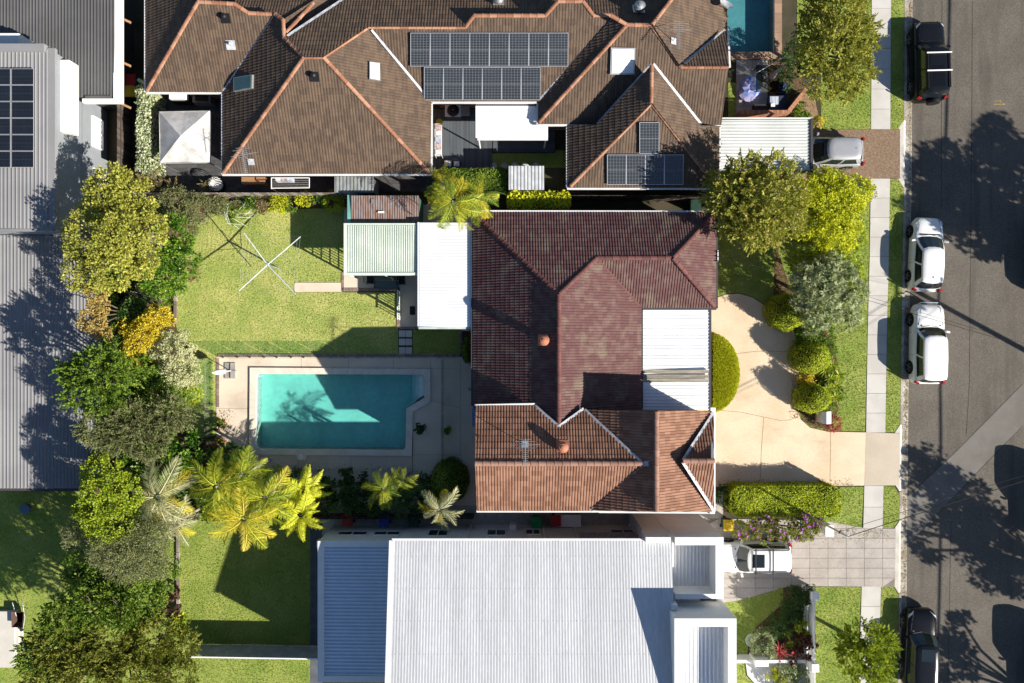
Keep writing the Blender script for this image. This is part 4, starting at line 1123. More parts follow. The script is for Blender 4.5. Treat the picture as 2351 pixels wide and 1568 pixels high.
# solar panels
M_cell = mat('solar_cell', (0.012, 0.016, 0.024), 0.12, var=0.1, spec=0.7, mode='obj', amount=0.3)
M_back = mat('solar_backsheet', (0.2, 0.215, 0.23), 0.4, var=0.03)
M_pframe = mat('panel_frame', (0.6, 0.61, 0.63), 0.35, var=0.04, metal=0.5)
M_pframeb = mat('panel_frame_black', (0.03, 0.03, 0.033), 0.35, var=0.04)
ORD = ['first', 'second', 'third', 'fourth', 'fifth', 'sixth', 'seventh', 'eighth']
def solar(pl, x0, y0, x1, y1, label, group, nx=6, ny=20, split='y', back=M_back, gap=0.013, off=0.13):
    P = [pl.at(X, Y, off) for X, Y in ((x0, y1), (x1, y1), (x1, y0), (x0, y0))]
    o = thing('solar_panel', label, 'solar panel', sum(P, Vector()) / 4, group)
    e1, e2 = P[1] - P[0], P[3] - P[0]
    w = pl.w
    if e1.cross(e2).dot(w) < 0: P = [P[1], P[0], P[3], P[2]]; e1 = -e1
    def slab(a0, a1, c0, c1, z0, z1, b):
        q = [P[0] + e1 * a + e2 * c for a, c in ((a0, c0), (a1, c0), (a1, c1), (a0, c1))]
        b.add([t + w * z0 for t in q] + [t + w * z1 for t in q], [(4, 5, 6, 7), (0, 1, 5, 4), (1, 2, 6, 5), (2, 3, 7, 6), (3, 0, 4, 7)])
    la, lb = e1.length, e2.length
    b = MB(); f = .022
    slab(.004, 1 - .004, .004, f / lb, 0, .04, b); slab(.004, .996, 1 - f / lb, .996, 0, .04, b); slab(.004, f / la, f / lb, 1 - f / lb, 0, .04, b); slab(1 - f / la, .996, f / lb, 1 - f / lb, 0, .04, b)
    b.build('frame', M_pframe if back is M_back else M_pframe, o)
    b = MB(); slab(f / la, 1 - f / la, f / lb, 1 - f / lb, .0, .03, b); b.build('backsheet', back, o)
    b = MB()
    A0, A1, C0, C1 = f / la + .012, 1 - f / la - .012, f / lb + .008, 1 - f / lb - .008
    for i in range(nx):
        for j in range(ny):
            da, dc = (A1 - A0) / nx, (C1 - C0) / ny
            ex = 0.0
            if split == 'y' and j == ny // 2 - 1: ex = .016 / lb
            q0, q1 = A0 + i * da, A0 + (i + 1) * da
            r0, r1 = C0 + j * dc, C0 + (j + 1) * dc
            g1, g2 = gap / la / 2, gap / lb / 2
            q = [P[0] + e1 * a + e2 * cc + w * .033 for a, cc in ((q0 + g1, r0 + g2), (q1 - g1, r0 + g2), (q1 - g1, r1 - g2 - ex), (q0 + g1, r1 - g2 - ex))]
            b.add(q, [(0, 1, 2, 3)])
    b.build('solar_cells', M_cell, o, kind='stuff')
for k in range(8): solar(uC, 943 + k * 45.1, 74, 943 + (k + 1) * 45.1, 151.5, ORD[k] + ' solar panel from the left in the long top row', 'long solar array on the brown roof')
for k in range(6): solar(uC, 974 + k * 44.4, 153, 974 + (k + 1) * 44.4, 228.5, ORD[k] + ' solar panel from the left in the second row, under the long one', 'long solar array on the brown roof')
for k in range(4): solar(uE1, 1393 + k * 43.6, 353, 1393 + (k + 1) * 43.6, 422, ORD[k] + ' solar panel from the left in the row of four near the bushy tree', 'small solar array near the carport')
solar(uE1, 1467, 279, 1512, 351, 'single upright solar panel standing above the row of four', 'small solar array near the carport')

# ------------------------------------------------------------------ left neighbour: charcoal roof, solar roof, big grey roof
lh = thing('grey_house', 'two storey pale grey house with solar panels on its metal roof', 'house', G(120, 380, 0))
corr(lh, W(-70, -60, 3.2), W(263, -60, 3.2), W(263, 224, 3.0), W(-70, 224, 3.0), M_charroof, pitch=0.18, amp=0.04, ribs=4, kind='rib')
MB().box(W(262, 0, 3).x, W(279, 0, 3).x, W(0, 236, 3).y, W(0, -60, 3).y, 2.75, 3.08).build('fascia', M_white, lh)
MB().box(W(190, 0, 3).x, W(261.7, 0, 3).x, W(0, 236, 3).y, W(0, 227, 3).y, 2.75, 3.06).build('fascia', M_white, lh)
MB().box(W(196, 0, 3.05).x, W(255, 0, 3.05).x, W(0, 226.6, 3.05).y, W(0, 220, 3.05).y, 2.95, 3.1).build('ridge_flashing', M_charroof, lh)
MB().box(W(-60, 0, 2.7).x, W(250, 0, 2.7).x, W(0, 220, 2.7).y, W(0, -60, 2.7).y, 0, 2.7).build('wall', mat('dark_cladding', (0.035, 0.035, 0.037), 0.8, var=.1), lh)
for Y, in ((42,), (142,), (238,)): MB().bar(W(278, Y, 2.6), W(300, Y + 10, 2.5), .12, .14).build('rafter_end', M_timber, lh)
# two storey block
bx0, bx1, by0, by1 = G(-120, 0).x, G(246, 0).x, G(0, 556).y, G(0, 196).y
MB().box(bx0, bx1, by0, by1, 0, 5.1).build('wall', M_render, lh)
corr(lh, Vector((bx0, by1 + .05, 5.5)), Vector((bx1 - .25, by1 + .05, 5.25)), Vector((bx1 - .25, by0, 5.25)), Vector((bx0, by0, 5.5)), M_greyroof, pitch=0.2, amp=0.04, ribs=4, kind='rib')
MB().box(bx1 - .3, bx1 + .12, by0, by1 + .15, 5.0, 5.22).build('gutter', M_greyroof, lh)
MB().box(bx0, bx1 - .32, by1 - .1, by1 + .3, 5.05, 5.45).build('parapet_flashing', M_greyroof, lh)
MB().box(bx0, bx1, by0 - .12, by0 - .01, 5.0, 5.25).build('gutter', M_greyroof, lh)
MB().box(bx1 + .01, bx1 + .5, G(0, 352).y, G(0, 205).y, 3.75, 4.6).build('parapet_box', M_wwall, lh)
MB().box(bx1 + .01, bx1 + .03, by0, by1, 2.55, 2.6).build('wall_joint', M_greyroof, lh)
window(lh, (bx1, G(0, 352).y, 0), (bx1, G(0, 284).y, 0), .55, 1.65, (1, 0, 0), M_white, M_sheetwhite, .1)
window(lh, (bx1, G(0, 432).y, 0), (bx1, G(0, 398).y, 0), .5, 1.5, (1, 0, 0), M_white, M_pane, .08)
window(lh, (bx1, G(0, 470).y, 0), (bx1, G(0, 462).y, 0), .8, 1.2, (1, 0, 0), M_white, M_pane, .08, 0)
MB().box(W(-30, 0, 4.2).x, W(46, 0, 4.2).x, W(0, 121, 4.2).y, W(0, 78, 4.2).y, 3.0, 4.3).build('roof_box', M_wwall, lh)
pS = Plane((bx1 * PXM * CAM_H / (CAM_H - 5.25) + CX - 4, 200), (bx1 * PXM * CAM_H / (CAM_H - 5.25) + CX - 4, 500), 5.27, .027, (-50, 300))
for r_ in range(6):
    for k, (x0, x1) in enumerate(((-22, 29), (30.5, 82))):
        solar(pS, x0, 160 + r_ * 37.8, x1, 160 + (r_ + 1) * 37.8 - .6, ('left' if k == 0 else 'right') + ' black solar panel in row ' + ('one', 'two', 'three', 'four', 'five', 'six')[r_] + ' from the top of the grey house', 'black solar array on the grey house', nx=6, ny=4, back=M_pframeb, gap=.01)
gh = thing('grey_roofed_shed', 'long grey ribbed metal roof mostly under tree shade', 'shed', W(90, 830, 0))
corr(gh, W(-70, 540, 3.3), W(235, 540, 3.0), W(235, 1121, 3.0), W(-70, 1121, 3.3), M_greyroof, pitch=0.19, amp=0.045, ribs=4, kind='rib')
gutter(gh, W(-70, 1124, 3.1), W(216, 1124, 3.0), M_gutd, .15)
MB().box(W(-70, 0, 2.95).x, W(213, 0, 2.95).x, W(0, 1119, 2.95).y, W(0, 542, 2.95).y, 0, 2.93).build('wall', MATS['dark_cladding'], gh)

# ------------------------------------------------------------------ lower neighbour: the white house
wh = thing('white_house', 'large white two storey house with bright corrugated roof', 'house', G(1200, 1380, 0))
corr(wh, G(938.6, 1180.5, 5.8), G(1492.8, 1180.5, 5.8), G(1492.8, 1600, 7.9), G(938.6, 1600, 7.9), M_whiteroof2, pitch=0.152, amp=0.011, ribs=5)
for k in range(7):
    b = MB(); t = (k + .5) / 7
    for i in range(60): 
        q = G(940 + i * 9.3, 1180.5 + 419.5 * t, 5.8 + 2.1 * t + .016); b.box(q.x - .008, q.x + .008, q.y - .01, q.y + .01, q.z, q.z + .006)
    b.build('screw_row', M_greyroof, wh)
gutter(wh, G(936, 1178.5, 5.82), G(1494, 1178.5, 5.82), M_gutw, .1)
MB().add([G(931, 1180, 5.75), G(939, 1180, 5.75), G(939, 1600, 7.85), G(931, 1600, 7.85), G(931, 1180, 5.86), G(939, 1180, 5.86), G(939, 1600, 7.96), G(931, 1600, 7.96)], [(4, 7, 6, 5), (0, 4, 5, 1), (0, 3, 7, 4), (1, 5, 6, 2)]).build('barge_flashing', M_whiteroof, wh)
MB().box(G(940, 0).x, G(1492, 0).x, G(0, 1600).y, G(0, 1204).y, 0, 5.7).build('wall', M_wwall, wh)
MB().add([G(940, 1204, 5.69), G(1492, 1204, 5.69), G(1492, 1600, 5.69), G(940, 1600, 5.69), G(1492, 1600, 7.8), G(940, 1600, 7.8)], [(0, 1, 4, 5), (0, 5, 3), (1, 2, 4), (2, 3, 5, 4)]).build('roof_void_wall', M_wwall, wh)
# lower left wing
lx0, lx1, ly0, ly1 = G(766, 0).x, G(941, 0).x, G(0, 1503).y, G(0, 1206).y
MB().box(lx0, lx1, ly0, ly1, 0, 3.2).build('wall', M_wwall, wh)
t = .32
MB().box(lx0 - .02, lx0 + t, ly0, ly1 + .02, 3.2, 3.55).build('parapet', M_wwall, wh)
MB().box(lx0 + t + .002, lx1 - .002, ly1 - t, ly1 + .02, 3.2, 3.545).build('parapet', M_wwall, wh)
MB().box(lx0 + t + .002, lx1 - .002, ly0, ly0 + t, 3.2, 3.545).build('parapet', M_wwall, wh)
corr(wh, Vector((lx0 + t, ly1 - t, 3.34)), Vector((lx0 + t, ly0 + t, 3.34)), Vector((lx1 - .01, ly0 + t, 3.44)), Vector((lx1 - .01, ly1 - t, 3.44)), mat('white_steel_shade_tint', (.62, .7, .78), .5, var=.03), pitch=0.2, amp=0.075, ribs=4, kind='box')  # white sheets, with the blue of skylit shade mixed into their colour
MB().box(lx0 - .25, lx0 - .03, G(0, 1226).y, G(0, 1211).y, 2.5, 3.0).build('rain_head', M_galv, wh)
wy = G(0, 1204).y; wyl = ly1
for (xa, xb, z0, z1) in ((793, 858, 1.5, 2.3), (872, 930, 1.5, 2.3)): window(wh, (G(xa, 0).x, wyl, 0), (G(xb, 0).x, wyl, 0), z0, z1, (0, 1, 0), M_wwall, M_pane, .05)
for (xa, xb, z0, z1) in ((992, 1036, 1.3, 2.7), (1120, 1162, 1.3, 2.6), (1205, 1238, 1.2, 2.4), (1392, 1448, 1.3, 2.5)): window(wh, (G(xa, 0).x, wy, 0), (G(xb, 0).x, wy, 0), z0, z1, (0, 1, 0), M_wwall, M_pane, .06)
MB().box(G(1170, 0).x, G(1185, 0).x, wy + .02, wy + .35, .9, 1.5).build('air_conditioner', M_gutw, wh)
corr(wh, G(1320, 1192, 3.0), G(1440, 1192, 3.0), G(1440, 1205, 3.25), G(1320, 1205, 3.25), M_greyroof, pitch=.1, amp=.02, ribs=30, name='awning_sheet')
for X in (1246, 1316, 1444, 1080): MB().tube(G(X, 1202.5, 0), G(X, 1202.5, 5.6), .045, n=8).build('downpipe', M_wwall, wh)
# front block with parapets
def parapet_block(x0, y0, x1, y1, z, name, roofdz=0.45, t=.42, left=True):
    a, c = G(x0, y1), G(x1, y0)
    MB().box(a.x, c.x, a.y, c.y, 0, z - roofdz - .05).build('wall', M_wwall, wh)
    if left: MB().box(a.x, a.x + t * .5, a.y, c.y, z - roofdz - .05, z).build('parapet', M_wwall, wh)
    MB().box(c.x - t, c.x, a.y, c.y, z - roofdz - .05, z + .002).build('parapet', M_wwall, wh)
    MB().box(a.x + t * .5 + .002, c.x - t - .002, c.y - t, c.y, z - roofdz - .05, z).build('parapet', M_wwall, wh)
    MB().box(a.x + t * .5 + .002, c.x - t - .002, a.y, a.y + t * .6, z - roofdz - .05, z).build('parapet', M_wwall, wh)
    corr(wh, Vector((a.x + t * .5, c.y - t, z - roofdz)), Vector((c.x - t, c.y - t, z - roofdz)), Vector((c.x - t, a.y + t * .6, z - roofdz)), Vector((a.x + t * .5, a.y + t * .6, z - roofdz)), M_whiteroof, pitch=0.2, amp=0.04, ribs=4, kind='rib')
parapet_block(1490, 1171, 1594, 1293, 6.1, 'block', 1.3, left=False)
parapet_block(1484, 1310, 1602, 1640, 7.6, 'block', .9)
MB().box(G(1445, 0).x, G(1489.5, 0).x, G(0, 1203.5).y, G(0, 1171.3).y, 0, 4.69).build('wall', M_wwall, wh)
MB().box(G(1440, 0).x, G(1489.6, 0).x, G(0, 1182).y, G(0, 1171).y, 4.7, 6.1).build('parapet', M_wwall, wh)
for X, Y in ((1513, 1183), (1455, 1172)): pass
MB().box(G(1500, 0).x, G(1592, 0).x, G(0, 1309).y, G(0, 1294).y, 0, 5.2).build('wall', M_wwall, wh)
MB().box(G(1556, 0).x, G(1588, 0).x, G(0, 1308).y, G(0, 1296).y, 5.2, 5.23).build('roof_window', M_pane, wh)
MB().box(G(1487, 0).x, G(1499, 0).x, G(0, 1308).y, G(0, 1298).y, 6.0, 6.6).build('rain_head', M_wwall, wh)
# ------------------------------------------------------------------ fences
def fence(p, q, h, label, m, pal=0.11, m_rail=None, jitter=0.02, z0=0.0, name='paling_fence'):
    a, c = G(*p), G(*q); d = c - a; n = max(1, round(d.length / (pal + .004))); u = d / n
    o = thing(name, label, 'fence', a.lerp(c, .5))
    ang = math.atan2(d.y, d.x)
    me = MB().box(-.5, .5, -.5, .5, 0, 1).data('paling', m)
    nrm = Vector((-d.y, d.x, 0)).normalized()
    for i in range(n):
        hh = h + random.uniform(-jitter, jitter)
        child('paling', me, o, Matrix.Translation(a + u * (i + .5) - ORG[o.name]) @ Matrix.Rotation(ang + random.uniform(-.02, .02), 4, 'Z') @ Matrix.Diagonal((u.length - .005, .018, hh, 1)))
    for z in (.35, h - .35):
        MB().bar(a + nrm * .03 + Vector((0, 0, z)), c + nrm * .03 + Vector((0, 0, z)), .035, .07).build('rail', m_rail or m, o)
    return o
M_pal = mat('weathered_paling', (0.3, 0.27, 0.235), 0.9, col2=(0.16, 0.13, 0.105), vscale=3, fine=0.2, mode='obj', amount=0.9)
M_paldk = mat('dark_paling', (0.1, 0.08, 0.065), 0.9, col2=(0.05, 0.04, 0.033), vscale=3, fine=0.2, mode='obj', amount=0.9)
fence((300, 456), (800, 456), 1.75, 'pale weathered paling fence behind the back lawn shrubs', M_pal)
fence((1165, 462), (1640, 462), 1.75, 'dark paling fence above the maroon tiled house', M_paldk)
fence((200, 1184), (720, 1180), 1.5, 'low paling fence hidden behind the row of palms', M_paldk)
fence((720, 1178), (1090, 1178), 1.5, 'paling fence below the pool garden beside the white house', M_paldk)
fence((304, 215), (304, 400), 1.7, 'dark slat fence beside the ivy hedge', M_paldk)
# capped metal fence of the lower neighbour
mf = thing('metal_fence', 'low grey ribbed metal fence with white capping between two lawns', 'fence', G(590, 1478, 0))
a, c = G(455, 1478), G(766, 1483)
corr(mf, Vector((a.x, a.y, 0.02)), Vector((c.x, c.y, 0.02)), Vector((c.x, c.y + .01, 1.8)), Vector((a.x, a.y + .01, 1.8)), mat('grey_fence_steel', (0.5, 0.52, 0.55), 0.5), pitch=.16, amp=.035, ribs=8, kind='box', name='fence_sheet')
MB().bar(a + Vector((0, 0, 1.82)), c + Vector((0, 0, 1.82)), .07, .05).build('capping', M_white, mf)
for k in range(4): MB().tube(a.lerp(c, k / 3) - Vector((0, .05, 0)), a.lerp(c, k / 3) + Vector((0, -.05, 1.8)), .03).build('post', M_gutd, mf)
# timber sleeper edging of the lower lawn and back lawn
for (p, q, lab) in (((410, 1215), (411, 1420), 'timber sleeper edge of the lower lawn'), ((405, 640), (404, 745), 'timber sleeper edge beside the back lawn strap plants')):
    a, c = G(*p), G(*q); o = thing('sleeper_edging', lab, 'edging', a.lerp(c, .5))
    n = max(2, round((c - a).length / 1.2))
    for k in range(n): MB().bar(a.lerp(c, k / n + .003) + Vector((0, 0, .08)), a.lerp(c, (k + 1) / n - .003) + Vector((0, 0, .08)), .16, .16).build('sleeper', M_pal, o)

# glass pool fence
M_glass = glassmat('fence_glass', (0.82, 0.92, 0.88))
def glass_fence(p, q, n, label, h=1.2):
    a, c = G(*p), G(*q); o = thing('glass_fence', label, 'pool fence', a.lerp(c, .5))
    for k in range(n):
        s, e = a.lerp(c, k / n + .006), a.lerp(c, (k + 1) / n - .006)
        MB().bar(s + Vector((0, 0, .07 + h / 2)), e + Vector((0, 0, .07 + h / 2)), .012, h).build('glass_panel', M_glass, o)
        for t in (.2, .8):
            pt = s.lerp(e, t)
            MB().box(pt.x - .03, pt.x + .03, pt.y - .03, pt.y + .03, .02, .17).build('spigot', M_steel, o)
glass_fence((500, 821), (1054, 821), 9, 'frameless glass pool fence along the back lawn')
glass_fence((489, 823), (489, 1060), 4, 'frameless glass pool fence on the left end of the deck')
glass_fence((1018, 824), (1018, 1068), 4, 'frameless glass pool fence between the pool and the house')

# white front fence of the lower house
wf = thing('front_fence', 'white rendered front fence with square posts and panels', 'fence', G(1862, 1440, 0))
for X, Y in ((1848, 1350), (1848, 1508), (1848, 1620)): MB().box(G(X - 8, 0).x, G(X + 8, 0).x, G(0, Y + 9).y, G(0, Y - 9).y, 0, 1.55).build('post', M_wwall, wf)
MB().box(G(1844, 0).x, G(1852, 0).x, G(0, 1498.5).y, G(0, 1359.5).y, 0, .45).build('plinth', M_wwall, wf)
MB().box(G(1844, 0).x, G(1852, 0).x, G(0, 1610).y, G(0, 1517.5).y, 0, .45).build('plinth', M_wwall, wf)
for k in range(7): MB().box(G(1847, 0).x, G(1849, 0).x, G(0, 1498.5).y, G(0, 1359.5).y, .52 + k * .14, .62 + k * .14).build('slat', M_wwall, wf)
for k in range(7): MB().box(G(1847, 0).x, G(1849, 0).x, G(0, 1610).y, G(0, 1517.5).y, .52 + k * .14, .62 + k * .14).build('slat', M_wwall, wf)
wf2 = thing('front_fence', 'low white wall running from the white house to the front fence', 'fence', G(1740, 1505, 0))
MB().box(G(1600, 0).x, G(1838, 0).x, G(0, 1509).y, G(0, 1502).y, 0, .8).build('wall', M_wwall, wf2)
MB().box(G(1720, 0).x, G(1750, 0).x, G(0, 1512).y, G(0, 1498).y, 0, 1.1).build('post', M_wwall, wf2)
MB().lathe([(.42, 0), (.42, .05), (.38, .06)], G(1727, 1403 + 67, 0), 28).build('access_lid', mat('lid_green_grey', (.45, .52, .42), .8), None, label='pale round access lid set in the front lawn', cat='lid')
pil = thing('gate_pillar', 'white gate pillar beside the purple flowering shrub', 'pillar', G(1890, 1207, 0))
MB().box(G(1878, 0).x, G(1893, 0).x, G(0, 1218).y, G(0, 1196).y, 0, 1.1).build('pillar', M_wwall, pil)
MB().box(G(1876, 0).x, G(1895, 0).x, G(0, 1220).y, G(0, 1194).y, 1.1, 1.17).build('cap', M_wwall, pil)
# letterbox
lb = thing('letterbox', 'white rendered brick letterbox pillar beside the red leaved shrub', 'letterbox', G(1882, 955, 0))
p = G(1881, 955)
MB().box(p.x - .24, p.x + .24, p.y - .32, p.y + .32, 0, 1.0).build('pillar', M_creamwall, lb)
MB().add([(p.x - .28, p.y - .36, 1.0), (p.x + .28, p.y - .36, 1.0), (p.x + .28, p.y + .36, 1.0), (p.x - .28, p.y + .36, 1.0), (p.x - .05, p.y - .36, 1.16), (p.x - .05, p.y + .36, 1.16)], [(3, 2, 1, 0), (0, 1, 4), (2, 3, 5), (1, 2, 5, 4), (3, 0, 4, 5)]).build('cap', M_white, lb)
MB().box(p.x - .12, p.x + .12, p.y - .345, p.y - .321, .7, .76).build('slot', M_black, lb)

# ------------------------------------------------------------------ cars
M_tyre = mat('tyre_rubber', (0.014, 0.014, 0.014), 0.85, var=0.1)
M_rim = mat('alloy_rim', (0.4, 0.41, 0.42), 0.3, var=0.05, metal=0.8)
M_cglass = mat('car_glass', (0.012, 0.018, 0.022), 0.06, var=0.05, fine=0.02, spec=0.7)
M_lamp = mat('lamp_glass', (0.55, 0.57, 0.6), 0.12, var=0.05, spec=0.6)
M_red = mat('tail_lamp_red', (0.4, 0.015, 0.012), 0.2, var=0.1)
M_chrome = mat('chrome_trim', (0.7, 0.7, 0.72), 0.2, var=0.03, metal=0.9)
def paint(name, col, metal=0.0, coat=0.6): return mat('car_paint_' + name, col, 0.32 if coat > .1 else .14, var=0.02, fine=0.015, spec=0.5 if coat > .1 else .22, metal=metal, coat=coat)
P_white = paint('white', (0.76, 0.76, 0.75)); P_black = paint('black', (0.008, 0.009, 0.012), coat=.08); P_silver = paint('silver', (0.42, 0.43, 0.45), .35); P_blue = paint('pale_blue', (.35, .42, .5))

SHAPES = {  # lengths as fractions of the car length, heights as fractions of the height
    'hatch': dict(s=[-.5, -.485, -.45, -.36, -.2, 0, .18, .27, .36, .43, .475, .497], hw=[.72, .86, .95, .99, 1, 1, 1, .99, .965, .9, .78, .62],
                  zt=[.42, .56, .6, .62, .615, .61, .61, .60, .575, .54, .48, .36], fb=.245, ft=.06, rb=-.475, rt=-.40, wt=.74, roof=1.0),
    'suv': dict(s=[-.5, -.488, -.45, -.36, -.2, 0, .15, .25, .36, .44, .485, .5], hw=[.8, .92, .97, 1, 1, 1, 1, .99, .975, .93, .84, .7],
                zt=[.45, .57, .6, .6, .6, .6, .605, .605, .6, .575, .5, .4], fb=.225, ft=.1, rb=-.485, rt=-.45, wt=.8, roof=1.0),
}
def car(X, Y, head, L_, Wd, Hh, pnt, label, shape='hatch', bars=None, sunroof=False, extra=None, group='cars parked along the street'):
    """a car built in its own frame: y forwards, x to its right, z up"""
    S = SHAPES[shape]
    base = G(X, Y, -0.145 if X > 2080 else .03)
    o = thing('parked_car', label, 'car', base, group, R(head))
    ORG[o.name] = Vector((0, 0, 0))
    hw = Wd / 2; zb = .19
    body = MB(); rows = []
    for s, w, zt in zip(S['s'], S['hw'], S['zt']):
        y = s * L_; w_ = w * hw; z = zt * Hh; lo = zb + (.12 if abs(s) > .47 else 0)
        half = [(0, z + .035), (.45 * w_, z + .028), (.78 * w_, z + .008), (.93 * w_, z - .045), (.99 * w_, z - .15), (w_, lo + (z - lo) * .5), (.985 * w_, lo + .12), (.93 * w_, lo)]
        rows.append([(-x, y, zz) for x, zz in half[:0:-1]] + [(x, y, zz) for x, zz in half])
    n = len(rows[0]); vs = [p for r_ in rows for p in r_]; fs = []
    for j in range(len(rows) - 1):
        for i in range(n - 1): fs.append((j * n + i, j * n + i + 1, (j + 1) * n + i + 1, (j + 1) * n + i))
    fs.append(tuple(range(n))[::-1]); fs.append(tuple(range((len(rows) - 1) * n, len(rows) * n)))
    fs.append((0, (len(rows) - 1) * n, len(rows) * n - 1, n - 1))
    body.add(vs, [f[::-1] for f in fs]).build('body', pnt, o, smooth=True)
    # cabin rings
    fb, ft, rb, rt, wt = S['fb'] * L_, S['ft'] * L_, S['rb'] * L_, S['rt'] * L_, S['wt']
    z0, z1 = S['zt'][5] * Hh - .01, Hh * S['roof'] - .05
    def half(f, r, w): return [(0, f), (.5 * w, f - .03), (.84 * w, f - .14), (.93 * w, f - .30), (.965 * w, (f + r) / 2 + .06), (.965 * w, (f + r) / 2 - .04), (.93 * w, r + .34), (.86 * w, r + .10), (.5 * w, r + .02), (0, r)]
    hb, ht = half(fb, rb, hw * .95), half(ft, rt, hw * wt)
    secs = ['windshield', 'windshield', 'pillar', 'side', 'pillar', 'side', 'pillar', 'rear', 'rear']
    lev = [0, .07, .5, .9, 1]
    parts = {'cabin': MB(), 'windshield': MB(), 'rear_window': MB(), 'side_window': [MB(), MB(), MB(), MB()]}
    def pt(i, t, sx):
        b0, t0 = hb[i], ht[i]; bul = .045 * math.sin(math.pi * t)
        x = b0[0] + (t0[0] - b0[0]) * t; y = b0[1] + (t0[1] - b0[1]) * t
        if x > 0.01: x += bul
        return Vector((sx * x, y, z0 + (z1 - z0) * t))
    for sx in (1, -1):
        for i, sec in enumerate(secs):
            for k in range(4):
                gl = sec != 'pillar' and 1 <= k <= 2
                tgt = parts['cabin']
                if gl: tgt = parts['windshield'] if sec == 'windshield' else parts['rear_window'] if sec == 'rear' else parts['side_window'][(0 if i == 3 else 1) + (0 if sx == 1 else 2)]
                q = [pt(i, lev[k], sx), pt(i + 1, lev[k], sx), pt(i + 1, lev[k + 1], sx), pt(i, lev[k + 1], sx)]
                tgt.add(q, [(3, 2, 1, 0) if sx == 1 else (0, 1, 2, 3)])
    ring = [Vector((x, y, z1)) for x, y in ht] + [Vector((-x, y, z1)) for x, y in ht[-2:0:-1]]
    cy = (ft + rt) / 2; N_ = len(ring)
    in1 = [Vector((p.x * .93, cy + (p.y - cy) * .95, z1 + .032)) for p in ring]; in2 = [Vector((p.x * .55, cy + (p.y - cy) * .7, z1 + .05)) for p in ring]
    vs = ring + in1 + in2 + [Vector((0, cy, z1 + .053))]; fs = []
    for k in range(2):
        for i in range(N_): fs.append((k * N_ + i, k * N_ + (i + 1) % N_, (k + 1) * N_ + (i + 1) % N_, (k + 1) * N_ + i))
    for i in range(N_): fs.append((2 * N_ + i, 2 * N_ + (i + 1) % N_, 3 * N_))
    MB().add(vs, [f[::-1] for f in fs]).build('roof', pnt, o, smooth=True)
    parts['cabin'].build('cabin', pnt, o)
    parts['windshield'].build('windshield', M_cglass, o, smooth=True); parts['rear_window'].build('rear_window', M_cglass, o, smooth=True)
    for b in parts['side_window']: b.build('side_window', M_cglass, o, smooth=True)
    wr = .335 if shape == 'hatch' else .37
    for sy in (.305, -.295):
        for sx in (1, -1):
            c = Vector((sx * (hw - .11), sy * L_, wr))
            MB().tube(c + Vector((sx * .085, 0, .02)), c + Vector((sx * .118, 0, .02)), wr + .05, n=22).build('wheel_arch', M_black, o)
            ty = MB().tube(c - Vector((.11 * sx, 0, 0)), c + Vector((.13 * sx, 0, 0)), wr, n=22).build('wheel', M_tyre, o)
            ORG[ty.name] = Vector((0, 0, 0))
            rm = MB(); rm.tube(c + Vector((.13 * sx, 0, 0)), c + Vector((.136 * sx, 0, 0)), wr * .2, n=10)
            for k in range(5):
                a = 2 * math.pi * k / 5 + .3
                for da in (-.13, .13): rm.bar(c + Vector((.134 * sx, 0, 0)), c + Vector((.134 * sx, math.cos(a + da) * wr * .68, math.sin(a + da) * wr * .68)), .03, .04)
            rm.build('rim', M_rim, ty)
    zl = S['zt'][9] * Hh
    for sx in (1, -1):
        hl = [Vector((sx * x * hw, y * L_, z)) for x, y, z in ((.52, .487, zl - .13), (.88, .437, zl - .07), (.9, .40, zl - .01), (.66, .452, zl + .012))]
        up_ = Vector((0, .012, .02))
        MB().add([q + up_ for q in hl] + [q - Vector((0, .05, .1)) for q in hl], [(0, 1, 2, 3), (3, 2, 1, 0), (0, 4, 5, 1), (1, 5, 6, 2), (2, 6, 7, 3), (3, 7, 4, 0)]).build('headlight', M_lamp, o)
        zt_ = S['zt'][2] * Hh
        MB().obox(Matrix.Translation((sx * hw * .84, -.482 * L_, zt_ - .04)) @ Matrix.Rotation(sx * .5, 4, 'Z'), .22, .1, .24).build('taillight', M_red, o)
        mirror = MB().obox(Matrix.Translation((sx * (hw + .09), fb - .34, z0 + .05)) @ Matrix.Rotation(-sx * .25, 4, 'Z'), .2, .11, .13)
        mirror.build('mirror', pnt, o)
        MB().bar((sx * hw * .955, fb - .35, z0 - .14), (sx * hw * .955, rb + .4, z0 - .14), .012, .02).build('waist_trim', M_black, o)
        for yy in (fb - .62 - .02, (fb + rb) / 2): MB().obox(Matrix.Translation((sx * (hw * .995), yy - .25, z0 - .25)), .03, .17, .035).build('door_handle', pnt, o)
    for sx in (1, -1):
        sm = MB()
        for yy in (fb - .38, (fb + rb) / 2 - .02, rb + .55): sm.bar((sx * hw * 1.001, yy, .32), (sx * hw * .985, yy, z0 - .09), .012, .012)
        sm.bar((sx * hw * .62, .46 * L_, S['zt'][9] * Hh + .03), (sx * hw * .78, fb + .05, z0 + .035), .014, .01)
        sm.build('panel_gap', M_black, o)
    MB().obox(Matrix.Translation((0, .492 * L_, .5 * Hh * .72)), Wd * .5, .05, .13).build('grille', M_black, o)
    MB().obox(Matrix.Translation((0, fb + .05, z0 + .03)), Wd * .66, .07, .02).build('cowl_vent', M_black, o)
    for sx in (1, -1): MB().bar((sx * .05, fb + .03, z0 + .05), (sx * .5 - .1, fb - .06, z0 + .09), .02, .02).build('wiper', M_black, o)
    if bars:
        for yb in (.02, -.2):
            MB().bar((-hw * .8, yb * L_, Hh + .1), (hw * .8, yb * L_, Hh + .1), .07, .035).build('roof_bar', bars, o)
        for sx in (1, -1): MB().bar((sx * hw * .7, ft - .25, Hh + .05), (sx * hw * .7, rt + .2, Hh + .05), .04, .05).build('roof_rail', M_black, o)
